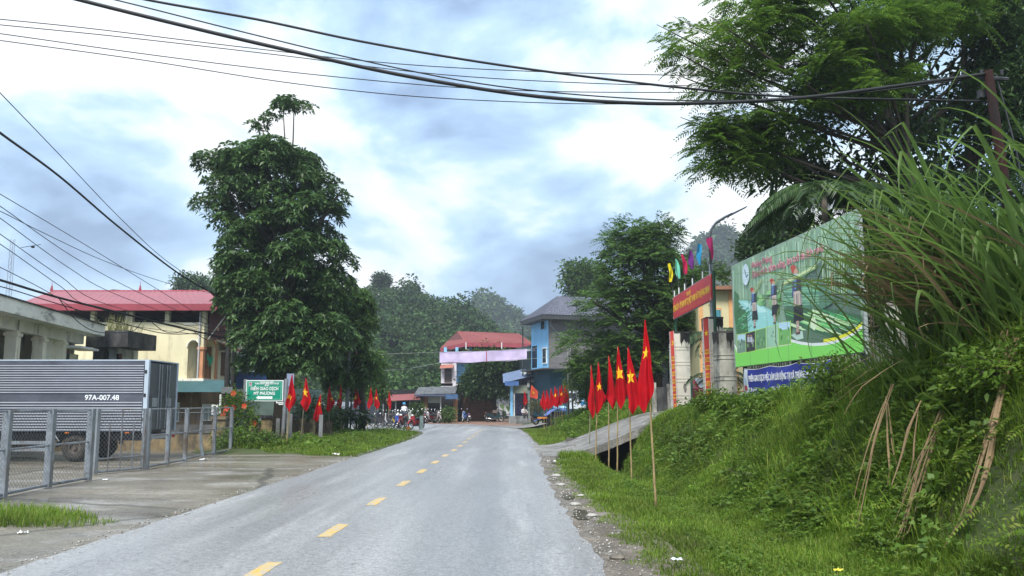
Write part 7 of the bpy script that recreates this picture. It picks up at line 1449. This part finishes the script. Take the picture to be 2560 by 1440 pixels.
    for k, (q, c) in enumerate((([(98, 1000), (175, 985), (178, 1150), (102, 1166)], (.16, .26, .20)), ([(178, 985), (262, 962), (265, 1137), (182, 1155)], (.035, .035, .045)), ([(265, 960), (358, 935), (360, 1115), (268, 1133)], (.12, .27, .13)), ([(362, 932), (470, 908), (473, 1095), (366, 1112)], (.30, .52, .38)), ([(472, 895), (582, 875), (585, 1075), (478, 1092)], (.16, .40, .12)))):
        pg([(x_ + (-4, 4, 4, -4)[j], y_ + (-5, -5, 5, 5)[j]) for j, (x_, y_) in enumerate(q)], (.42, .66, .12)); pg(q, c); x0, x1, y0, y1 = q[0][0], q[1][0], q[1][1] + 8, q[2][1] - 12
        if k in (0, 4): pg([(x0 + 4, y0 + 6), (x1 - 3, y0 - 2), (x1 - 3, y0 + 60), (x0 + 40, y0 + 70), (x0 + 4, y0 + 50)], (.42, .62, .78))
        for i in range(9): x, y = g.uniform(x0 + 8, x1 - 18), g.uniform(y0 + 40, y1 - 30); pg([(x, y), (x + 10, y - 6), (x + 14, y + 22), (x + 3, y + 28)], g.choice([lerp3(c, (.6, .7, .6), .45), lerp3(c, (0, 0, 0), .5), lerp3(c, (.3, .5, .2), .5)]))
        if k == 1:
            for x in (200, 225): pg([(x - 6, y0 + 30), (x + 8, y0 + 27), (x + 8, y0 + 42), (x - 6, y0 + 45)], (.45, .20, .15)); pg([(x - 8, y0 + 48), (x + 12, y0 + 46), (x + 16, y0 + 90), (x - 8, y0 + 95)], (.45, .47, .55))
    def woman(x, y, s, lean):                                      # plain figures in indigo jackets and striped skirts
        T = lambda pts: [(x + px * s, y + py * s) for px, py in pts]
        for k in range(4): pg(T([(-8 + k * 7 + lean * .1, 70), (0 + k * 7, 66), (66 + k * 9 + lean, -92 - lean * .2), (58 + k * 9 + lean, -92)]), ((.26, .40, .16), (.48, .58, .28), (.10, .20, .08), (.36, .48, .22))[k])
        pg(T([(-16, 60), (20, 52), (34, 100), (38, 165), (-14, 175), (-20, 120)]), (.030, .035, .075)); pg(T([(-18, 70), (-8, 68), (-10, 190), (-22, 200)]), (.06, .08, .22)); pg(T([(-8, 66), (6, 62), (4, 150), (-6, 155)]), (.10, .20, .42))
        pg(T([(-12, 170), (34, 160), (44, 250), (-10, 262)]), (.36, .30, .28))
        for k in range(6): pg(T([(-10 + k * 8, 172 - k), (-7 + k * 8, 171 - k), (-5 + k * 9, 256 - k), (-9 + k * 9, 257 - k)]), ((.52, .30, .28), (.60, .56, .40), (.14, .12, .16))[k % 3])
        pg(T([(-12, 165), (33, 156), (34, 174), (-12, 183)]), (.50, .42, .38)); pg(T([(-10, 258), (42, 246), (54, 345), (-12, 360)]), (.022, .024, .030)); pg(T([(4, 352), (24, 348), (24, 425), (8, 430)]), (.40, .28, .24)); pg(T([(8, 380), (24, 377), (24, 384), (8, 387)]), (.6, .5, .46)); pg(T([(2, 425), (30, 418), (30, 432), (2, 438)]), (.10, .05, .05))
        pg(T([(14 * math.cos(k * .628) + 2, 38 + 22 * math.sin(k * .628)) for k in range(10)]), (.52, .30, .20)); pg(T([(-14 + 20 * math.cos(k * .5), 22 + 28 * math.sin(k * .5)) for k in range(7, 13)] + [(8, 8), (-2, 20), (-10, 40), (-20, 52)]), (.42, .06, .04)); pg(T([(-12, 54), (16, 50), (18, 62), (-12, 68)]), (.35, .48, .58))
    woman(245, 575, .82, 20); woman(425, 495, .92, 30); woman(628, 375, 1.42, 60)
    for k in range(3): pg([(520, 520 + k * 14), (524, 535 + k * 14), (822, 375 + k * 12), (816, 362 + k * 12)], ((.42, .58, .28), (.60, .66, .34), (.20, .34, .16))[k])
    cx, cy = 178, 455; c0 = S(cx, cy); rx = S(cx + 31, cy)[0] - c0[0]; rzz = abs(S(cx, cy - 97)[1] - c0[1]); pg([(c0[0] + rx * math.cos(k * .314), c0[1] + rzz * math.sin(k * .314)) for k in range(20)], (.55, .66, .80), px=False)
    pg([(162, 405), (172, 415), (184, 455), (178, 470)], (.10, .18, .26)); pg([(176, 470), (196, 452), (208, 455), (182, 490)], (.10, .18, .26)); pg([(160, 505), (200, 495), (200, 500), (160, 510)], (.40, .50, .62))
    for q_ in (.17, .34, .51, .68, .84): pg([(L * q_, .01), (L * q_ + .012, .01), (L * q_ + .012, Hh - .01), (L * q_, Hh - .01)], (.16, .30, .19), px=False)
    W.build('printed_picture', printmat(), t)
    M_PK = mat('pale_pink_print', (.58, .16, .22), .4, .08); M_PK2 = mat('white_pink_print', (.72, .62, .62), .4, .08); X = (R(90), 0, 0)
    for s, p0, p1, hgt_ in (('Phiêng Phàng', (225, 380), (408, 306), .20), ('Đánh thức tiềm năng, lan toả du lịch xanh', (232, 478), (872, 196), .21)):
        A, B = S(*p0), S(*p1); w = B[0] - A[0]; zc = (A[1] + B[1]) / 2
        text(s, hgt_ * 1.15, M_PK2, t, ((A[0] + B[0]) / 2, -.036, zc), X, w * 1.01, bold=.010); text(s, hgt_ * 1.15, M_PK, t, ((A[0] + B[0]) / 2, -.0405, zc), X, w, bold=.002)
    # blue banner tied to the fence below
    bl = thing('blue_banner', 'blue cloth banner with white lettering tied below the billboard', 'banner', (a.x, a.y, z0), ang); s0, s1 = S(*((1873 - 1820) * 3.6, (915 - 560) * 3.6))[0] + .02, S(*((2095 - 1820) * 3.6, (893 - 560) * 3.6))[0]; h = .72; zt = -.06
    F = lambda s, q, n=0: Vector((s0 + (s1 - s0) * s, -.14 - n - .03 * math.sin(13 * s + 3 * q) - .02 * math.sin(29 * s), zt - h * q - .05 * math.sin(math.pi * ((s * 3) % 1)) * (1 - q)))
    m = MB(); m.grid(lambda s, q: F(s, q), 60, 8); m.build('cloth', mat('blue_banner_cloth', (.028, .045, .30), .5, .15, 3), bl, True)
    m = MB(); m.grid(lambda s, q: F(.002 + .068 * s, .03 + q * .95, .006), 6, 8); m.build('emblem_panel', mat('banner_white', (.62, .68, .74), .5, .1), bl); m = MB(); m.grid(lambda s, q: F(s, .975 + q * .025, .004), 60, 1); m.grid(lambda s, q: F(s, q * .018, .004), 60, 1); m.build('hem', M_WHITE, bl)
    m = MB(); m.poly([F(.036 + .022 * math.cos(k * .628), .45 + .14 * math.sin(k * .628), .014) for k in range(10)]); m.build('emblem', mat('emblem_pale', (.40, .52, .62), .5, .2, 20), bl); m = MB(); m.poly([F(.02, .62, .018), F(.052, .60, .018), (F(.056, .78, .018)), F(.022, .80, .018)]); m.build('emblem_base', mat('emblem_red2', (.45, .05, .05), .5, .1), bl)
    text('PHIÊN GIAO DỊCH VIỆC LÀM LƯU ĐỘNG TẠI XÃ THƯỢNG MINH NĂM 2025', .21, M_WHITE, bl, (s0 + (s1 - s0) * .53, -.205, zt - h * .40), X, (s1 - s0) * .88, bold=.005); text('Thời gian:', .13, M_WHITE, bl, (s0 + (s1 - s0) * .14, -.205, zt - h * .78), X, None, bold=.002); text('Địa điểm: Thôn Mỹ Phương', .13, M_WHITE, bl, (s0 + (s1 - s0) * .58, -.205, zt - h * .78), X, (s1 - s0) * .38, bold=.002)
billboard()
# ---------------- picket fence on the crest
FP = [(6.35, 20.7), (6.75, 17.2), (7.1, 14.0), (7.6, 11.6), (8.4, 8.6), (9.4, 5.0)]
def picket_fence():
    t = thing('picket_fence', 'old green and rusty steel picket fence on a low wall along the bank top', 'fence', (FP[0][0], FP[0][1], 0)); pm = None; k = random.Random(3); base = Vector(FP[0]).to_3d()
    mats = [mat('fence_green', (.045, .10, .075), .6, .3, 6, dirt=(.14, .075, .04), damt=.6), mat('fence_rust', (.15, .10, .07), .8, .3, 6)]
    for (xa, ya), (xb, yb) in zip(FP[:-1], FP[1:]):
        L = math.hypot(xb - xa, yb - ya); z0, z1 = H1(xa, ya) - .05, H1(xb, yb) - .05; a, b = Vector((xa, ya, z0)) - base, Vector((xb, yb, z1)) - base; up = Vector((0, 0, 1)); d = (b - a); n = Vector((d.y, -d.x, 0)).normalized() * .09
        m = MB(); m.add([a - n - up * .4, b - n - up * .4, b + n - up * .4, a + n - up * .4, a - n + up * .35, b - n + up * .35, b + n + up * .35, a + n + up * .35], [(0, 3, 2, 1), (4, 5, 6, 7), (0, 1, 5, 4), (1, 2, 6, 5), (2, 3, 7, 6), (3, 0, 4, 7)]); m.build('base_wall', M_PILLARD, t)
        for h in (.55, 1.25): m = MB(); m.bar(a + up * h, b + up * h, .024, n=5); m.build('rail', mats[1], t)
        m = MB(); m.box(tuple(b + up * .75), (.22, .22, 1.75), .3); m.build('post', M_PILLARD, t)
        nP = int(L / .125)
        for i in range(1, nP):
            p = a.lerp(b, i / nP)
            if pm is None: q = MB(); q.box((0, 0, .72), (.03, .012, 1.35)); q.add([(-.035, 0, 1.39), (.035, 0, 1.39), (0, 0, 1.54)], [(0, 1, 2)]); o = q.build('picket', mats[0], t); pm = o.data
            else: o = link(bpy.data.objects.new('picket', pm), t)
            o.location = p + up * .1; o.rotation_euler = (0, R(k.uniform(-2, 2)), math.atan2(d.y, d.x))
            o.material_slots[0].link = 'OBJECT'; o.material_slots[0].material = mats[1 if k.random() < .35 else 0]
picket_fence()
t = thing('perimeter_wall', 'mossy perimeter wall of posts and panels left of the white gate pillar', 'wall', (PX(1650, 30), 30, H1(5.9, 30))); X = lambda u: PX(u, 30) - PX(1650, 30)
for u0, u1, h in ((1632, 1640, 1.6), (1668, 1674, 1.55)): m = MB(); m.bx(X(u0), X(u1), -.1, .15, -.3, h); m.build('post', M_PILLARD, t)
m = MB(); m.bx(X(1640), X(1668), -.02, .08, .25, 1.42); m.build('panel', M_MOSS, t); m = MB(); m.bx(X(1636), X(1690), -.06, .14, -.4, .24); m.build('plinth', M_OCHRE, t)
# ---------------- houses behind the gate
def behind():
    d = 39; X = lambda u: PX(u, d); Z = lambda v: PZ(v, d); g = H1(11, 39) - .3
    t = thing('yellow_office', 'pale yellow office building with orange corner strips behind the gate', 'building', (X(1800), d + 2, g)); m = MB(); m.bx(X(1752), X(1870), d, d + 7, g, Z(727)); m.build('wall', mat('pale_yellow_render', (.62, .57, .34), .85, .06, 1, dirt=(.5, .46, .3), damt=.3), t, w=True)
    for u0, u1 in ((1753, 1763), (1829, 1847)): m = MB(); m.bx(X(u0), X(u1), d - .06, d - .002, g, Z(727)); m.build('corner_strip', mat('peach_trim', (.66, .36, .16), .8, .08), t, w=True)
    m = MB(); m.bx(X(1748), X(1875), d - .5, d + 7.5, Z(727), Z(718)); m.build('roof', mat('rust_roof', (.24, .12, .07), .7, .25, 3), t, w=True)
    m = MB(); m.bx(X(1786), X(1810), d - .05, d, Z(800), Z(770)); w = m.build('window', mat('peach_trim'), t, w=True); m = MB(); m.bx(X(1788), X(1808), d - .07, d - .055, Z(798), Z(775)); m.build('pane', mat('cyan_glass', (.10, .36, .44), .15, .2), w, w=True)
    for k in range(4): m = MB(); x = X(1791 + k * 4.6); m.bar((x, d - .1, Z(798)), (x, d - .1, Z(775)), .012, n=4); m.build('bar', M_STEELD, w, w=True)
    d = 43; X = lambda u: PX(u, d); Z = lambda v: PZ(v, d); t = thing('grey_hall', 'plain grey walled hall with a pink awning seen through the gate', 'building', (X(1730), d + 2, g)); m = MB(); m.bx(X(1690), X(1772), d, d + 5, Z(912), Z(792)); m.bx(X(1690), X(1772), d + 2, d + 5, g, Z(912)); m.build('wall', M_GREYW, t, w=True)
    m = MB(); corr(m, (X(1722), d - 2, Z(914)), (X(1775), d - 2, Z(914)), (0, 2, .4), 16, .02); m.build('awning', mat('pink_awning', (.60, .24, .29), .6, .1), t, w=True); m = MB(); m.bx(X(1700), X(1772), d + .2, d + 1.9, g, Z(913)); m.build('dark_opening', M_DARK, t, w=True)  # the opening is a near-black block, its shade put into the colour
    d = 26; X = lambda u: PX(u, d); Z = lambda v: PZ(v, d); t = thing('poster_house', 'pale house wall with a red and yellow poster glimpsed through the tall grass', 'house', (X(2290), d + 1, 2.3)); m = MB(); m.bx(X(2170), X(2345), d, d + 4, 2.2, Z(528)); m.build('wall', mat('cream_wall', (.66, .62, .46), .85, .08), t, w=True)
    m = MB(); m.bx(X(2226), X(2272), d - .04, d - .004, Z(600), Z(548)); p = m.build('poster', mat('poster_red', (.52, .03, .02), .5, .1), t, w=True)
    for k in range(4): m = MB(); m.bx(X(2240 + k), X(2262), d - .06, d - .045, Z(592 - k * 9), Z(587 - k * 9)); m.build('yellow_stripe', M_YELB, p, w=True)
    # parked car glimpsed between pillars
    d = 30.5; x = PX(1760, d); gz = H1(x, d); t = thing('parked_car', 'dark red car with a pale reflecting windscreen parked inside the gate', 'car', (x, d, gz), R(-78)); mc = mat('car_paint_maroon', (.16, .015, .03), .2, .05, 1, spec=.7)
    pr = [(-2.0, .35), (2.05, .35), (2.08, .62), (1.95, .80), (.95, .92), (.35, 1.36), (-.75, 1.42), (-1.55, .98), (-2.02, .92)]; W2 = .82
    m = MB(); m.prism(pr, lambda p, q, h: (p, h * (1 if q < 1 else .84), q), -W2, W2); m.build('body', mc, t)
    mg = mat('car_glass', (.28, .32, .36), .04, .1, 1, spec=1.0); m = MB(); m.add([(.98, -.66, .95), (.98, .66, .95), (.40, .60, 1.34), (.40, -.60, 1.34)], [(0, 1, 2, 3)]); m.add([(-1.5, -.62, 1.0), (-1.5, .62, 1.0), (-.80, .58, 1.38), (-.80, -.58, 1.38)], [(3, 2, 1, 0)]); m.build('windscreen', mg, t)
    for s in (-1, 1): m = MB(); m.add([(.8, s * .80, .96), (-1.3, s * .80, .98), (-.75, s * .72, 1.36), (.33, s * .72, 1.31)], [(0, 1, 2, 3)]); m.build('side_window', mg, t)
    for px_ in (1.3, -1.25):
        for s in (-1, 1): m = MB(); m.ring((px_, s * .74, .31), (0, 1, 0), .22, .09, 18, 7); w = m.build('wheel', M_BLACK, t, True); m = MB(); m.bar((px_, s * .70, .31), (px_, s * .82, .31), .17, n=12); m.build('rim', M_GALV, w)
    for s in (-1, 1): m = MB(); m.ball((2.03, s * .58, .68), (.06, .18, .09), 8, 6); m.build('headlight', mat('headlight_glass'), t)
    m = MB(); m.bx(2.05, 2.10, -.5, .5, .42, .58); m.build('grille', M_BLACK, t); m = MB(); m.bx(2.06, 2.11, -.7, .7, .60, .64); m.build('chrome_strip', mat('bike_chrome'), t)
behind()
# rusty pole at the right
a, b = P(2545, 600, 12.6), P(2470, 178, 12.6); base = Vector((a.x + .1, 12.6, H1(a.x, 12.6))); t = thing('rusty_pole', 'leaning rust red steel utility pole at the far right', 'pole', base); m = MB(); m.bar((0, 0, -.3), b - base, .088, .075, 12); m.build('shaft', mat('rust_red_steel', (.030, .012, .011), .95, .3, 5, spec=.1, dirt=(.016, .013, .013), damt=.6), t, True)
q = b - base; m = MB(); m.bar(q + Vector((-.5, 0, -.1)), q + Vector((.4, .1, -.1)), .035, n=6); cr = m.build('crossarm', M_STEELD, t); m = MB(); m.box(tuple(q + Vector((-.02, .16, -.35))), (.14, .1, .14)); m.build('cable_box', M_STEELD, t)
for k in (-.4, -.1, .25): m = MB(); p = q + Vector((k, .02, -.06)); m.bar(p, p + Vector((0, 0, .09)), .02, .03, 7); m.build('insulator', M_STEELD, cr)
m = MB(); m.ring(P(2515, 480, 12.6) - base, (-.18, 0, 1), .115, .012, 12, 5); m.build('band', M_GALV, t); m = MB(); m.tube([q + Vector((.2, .1, 0)), P(2520, 380, 12.7) - base + Vector((.15, 0, 0)), P(2560, 560, 12.7) - base + Vector((.1, 0, 0))], .012, 5); m.build('guy_wire', M_STEELD, t)
# ---------------- the six flags on the verge
RF = [(1640, 1262, 800, -18, 'nearest and tallest red flag on the right verge, its star mostly folded in', -1, (.62, .36, .075), .45), (1579, 1188, 868, -4, 'red flag with a clear yellow star, second nearest on the right verge', 1, (.38, .44, .13), .44), (1543, 1172, 866, 6, 'red flag with a large star, third nearest on the right verge', 1, (.40, .44, .14), .42), (1522, 1160, 889, 3, 'red flag in the middle of the verge row with its star hidden', 1, None, .38), (1489, 1150, 906, 9, 'red flag with a split half star, fifth along the right verge', 1, (.55, .48, .10), .40), (1472, 1136, 912, 8, 'farthest red flag of the verge row, dark slim pole and no star', 1, None, .30)]
for i, (u, v, vt, ln, lab, sd, st, w) in enumerate(RF):
    b = G(u, v, .02 if i == 0 else -.05); b.z = H1(b.x, b.y); H = P(u, vt, b.y).z - b.z
    flag(lab, b, H, H * (.51, .51, .49, .48, .53, .53)[i], (.27, .37, .36, .31, .36, .26)[i], 'red flags on bamboo poles along the right verge', 60 + i, sd, st, .021, ln / F_PX * b.y, M_BAMB if i < 5 else M_BAMBD)
# ---------------- litter
def crumple(name, label, c, s, col, seed, flat=.35):
    k = random.Random(seed); m = MB(); m.grid(lambda a, b: ((a - .5) * s * 2 + k.uniform(-.2, .2) * s, (b - .5) * s * 1.3 + k.uniform(-.2, .2) * s, abs(k.gauss(0, .35)) * s * flat * 2), 6, 4); o = m.build(name, mat('litter' + str(col), col, .4, .1), None); o.location = c; return tag(o, label, 'litter')
for i, (u, v, s, c, lab, z) in enumerate(((1691, 1400, .055, (.60, .66, .72), 'crumpled clear plastic wrapper lying in the near verge grass', .09), (2097, 1426, .045, (.60, .54, .06), 'yellow torn wrapper on the ground at the bottom of the bank', .1), (55, 1333, .06, (.70, .70, .68), 'white crumpled paper on the concrete by the grass strip', .01), (262, 1155 + 45, .06, (.66, .66, .62), 'white scrap of paper near the chain link gate', .01), (510, 1150, .12, (.70, .72, .72), 'white scrap by the bent fence post', .01), (840, 1137, .12, (.62, .60, .55), 'pale scrap at the lawn edge beside the yard', .05), (1378, 1154, .12, (.6, .6, .58), 'pale broken concrete chunk where the driveway meets the verge', .05))):
    p = G(u, v, z); crumple('litter', lab, p, s, c, i)
for i, (u, v, s, lab) in enumerate(((1402, 1213, .10, 'pale broken stone above the small puddle'), (1436, 1262, .09, 'flat stone between the two puddles'), (1478, 1290, .08, 'stone at the right rim of the larger puddle'), (1390, 1190, .11, 'grey stone by the thin puddle'), (1452, 1240, .07, 'small pale stone at the grass edge'), (1545, 1395, .09, 'dark clod of earth at the road edge'))):
    p = G(u, v, .01); k = random.Random(i); m = MB(); m.grid(lambda a, b: (s * math.sin(math.pi * b) * math.cos(6.283 * a) * (1 + .25 * math.sin(3 * a * 6.283 + i)), s * .8 * math.sin(math.pi * b) * math.sin(6.283 * a), -s * .4 * math.cos(math.pi * b) + .01), 9, 6); o = m.build('stone', mat('pale_stone', (.36, .35, .33), .9, .3, 9) if i != 5 else M_DIRT); o.location = p; tag(o, lab, 'stone', 'stones at the road edge')
# ---------------- cables
M_CABLE = mat('black_cable', (.012, .013, .015), .6, .1, 3)
def cable(label, pts, d0, d1, r, group='overhead cables', ext=True):
    n = len(pts); w = []
    for i, (u, v) in enumerate(pts): f = (u - pts[0][0]) / (pts[-1][0] - pts[0][0]); w.append(P(u, v, d0 + (d1 - d0) * f))
    out = []
    for i in range(n - 1):
        p0, p1, p2, p3 = w[max(i - 1, 0)], w[i], w[i + 1], w[min(i + 2, n - 1)]
        for k in range(6): t = k / 6; out.append(.5 * ((2 * p1) + (p2 - p0) * t + (2 * p0 - 5 * p1 + 4 * p2 - p3) * t * t + (3 * p1 - p0 - 3 * p2 + p3) * t ** 3))
    out.append(w[-1]); m = MB(); m.tube(out, r, 6); return tag(m.build('overhead_cable', M_CABLE, None, True), label, 'cable', group)
cable('thickest twisted cable bundle sagging across the road from top left', [(-260, -150), (-40, -66), (200, 0), (450, 62), (700, 121), (1000, 187), (1300, 236), (1550, 256), (1750, 258), (2000, 245), (2250, 214), (2470, 184)], 11, 12.6, .030)
cable('thick cable running above the bundle and dipping into the tree', [(60, -66), (370, 0), (640, 48), (900, 103), (1200, 155), (1500, 196), (1800, 229), (2000, 243), (2300, 250), (2500, 254)], 11.5, 12.8, .020)
cable('medium cable between the bundle and the upper thick cable', [(30, -60), (290, 0), (600, 78), (900, 150), (1200, 209), (1500, 241), (1800, 252), (2100, 238), (2470, 190)], 11.3, 12.7, .011)
for i, (pts, lab) in enumerate((([(-200, 30), (0, 48), (250, 74), (600, 117), (1000, 160), (1400, 181), (1800, 189), (2160, 186)], 'topmost of the four thin wires crossing the upper left sky'), ([(-200, 42), (0, 62), (300, 92), (700, 138), (1100, 186), (1500, 209), (1900, 216), (2200, 212)], 'second thin wire from the top in the upper left sky'), ([(-200, 58), (0, 84), (400, 140), (800, 188), (1200, 222), (1600, 231), (2200, 226)], 'third thin wire in the upper left sky'), ([(-200, 72), (0, 101), (350, 149), (700, 204), (1000, 238), (1300, 255), (1600, 260), (2200, 252)], 'lowest of the thin wires crossing the upper left sky'))):
    cable(lab, pts, 21, 24, .014)
cable('thick black cable falling from the left edge to the pole by the yellow house', [(-120, 240), (0, 332), (150, 442), (300, 570), (450, 686), (560, 748)], 15, 35.3, .034)
cable('thin wire falling steeply from the left edge above the thick cable', [(-100, 130), (0, 232), (150, 388), (300, 545), (420, 655), (562, 748)], 15, 35.3, .012)
for i, (pts, lab) in enumerate((([(-80, 440), (0, 485), (200, 604), (340, 690), (566, 830)], 'highest of the fan of thin wires at the left edge'), ([(-80, 462), (0, 515), (180, 640), (340, 728), (566, 833)], 'second wire of the fan over the red roof'), ([(-80, 490), (0, 545), (170, 668), (300, 740), (566, 835)], 'third wire of the fan over the red roof'), ([(-80, 530), (0, 585), (150, 690), (270, 762), (566, 838)], 'fourth wire of the fan over the red roof'), ([(-80, 570), (0, 610), (150, 715), (240, 770), (500, 826)], 'fifth wire of the fan over the white roof'), ([(-80, 500), (0, 528), (100, 578), (260, 652), (420, 708), (566, 740)], 'wire with a small dark connector crossing the fan'), ([(-60, 640), (0, 668), (120, 730), (220, 790), (330, 815), (566, 845)], 'low thin wire near the white roof edge'))):
    cable(lab, pts, 17, 35.4, .011, 'fan of thin wires over the red roof')
cable('black cable bundle from the left edge along the yellow wall', [(-100, 672), (0, 700), (150, 745), (300, 782), (420, 812), (566, 846)], 19, 35.4, .042)
cable('thin cable just under the bundle on the yellow wall', [(-100, 700), (0, 716), (120, 752), (280, 800), (400, 832), (480, 834), (566, 826)], 20, 35.4, .018)
cable('looping cable drooping in front of the white roof slab', [(150, 750), (190, 800), (236, 828), (290, 832), (335, 826), (365, 800), (420, 812)], 24, 33, .014)
cable('short slack loop of cable beneath the bundle by the arch', [(380, 806), (410, 828), (440, 832), (475, 824), (520, 850), (566, 838)], 33, 35.4, .018)
cable('pale wire running from the trees to the lilac banner', [(880, 932), (960, 925), (1040, 920), (1110, 914)], 50, 54.6, .015)
cable('wire pair end running to the white house beside its window', [(1098, 932), (1120, 931), (1145, 929), (1190, 925)], 83, 84, .02)
m = MB(); c = P(82, 617, 19); m.ball(c, (.05, .04, .035), 8, 6); m.bar(c - Vector((.3, 0, .02)), c + Vector((.2, 0, .06)), .008, n=4); tag(m.build('cable_connector', M_CABLE), 'small dark connector hanging on the wires at the left edge', 'connector')
t = thing('radio_mast', 'faint lattice radio mast at the far left edge', 'mast', (PX(2, 90), 90, 0)); h = PZ(598, 90)
m = MB()
for k in range(3): a_ = k * 2.09; m.bar((.5 * math.cos(a_), .5 * math.sin(a_), 0), (.25 * math.cos(a_), .25 * math.sin(a_), h), .028, n=4)
m.build('legs', M_GALV, t); m = MB()
for k in range(26):
    z = h * k / 26
    for q in range(3): r1_ = .5 - .25 * k / 26; a_, b_ = q * 2.09, (q + 1) * 2.09; m.bar((r1_ * math.cos(a_), r1_ * math.sin(a_), z), (r1_ * math.cos(b_), r1_ * math.sin(b_), z + h / 26), .012, n=3)
m.build('lattice', M_GALV, t)
# ================================================================ text widths, haze
bpy.context.view_layer.update()
dg = bpy.context.evaluated_depsgraph_get()
for o, w in TEXTS:                                                  # letters become plain meshes
    me = bpy.data.meshes.new_from_object(o.evaluated_get(dg)); q = bpy.data.objects.new(o.name.split('.')[0], me); link(q, o.parent); q.location = o.location; q.rotation_euler = o.rotation_euler
    if w and o.dimensions.x > 1e-4: q.scale.x = w / o.dimensions.x
    bpy.data.objects.remove(o)
m = MB(); m.bx(-460, 460, -210, 710, -2.2, 112); hz = m.build('haze', None); hz['kind'] = 'stuff'; hz['label'] = 'pale blue humid air over the valley'
hm = bpy.data.materials.new('haze_air'); hm.use_nodes = True; n = hm.node_tree.nodes; n.clear(); o_ = n.new('ShaderNodeOutputMaterial'); pv = n.new('ShaderNodeVolumePrincipled'); pv.inputs['Color'].default_value = (.80, .89, 1.0, 1); pv.inputs['Density'].default_value = .0007; pv.inputs['Anisotropy'].default_value = .2
hm.node_tree.links.new(pv.outputs[0], o_.inputs['Volume']); hz.data.materials.clear(); hz.data.materials.append(hm)
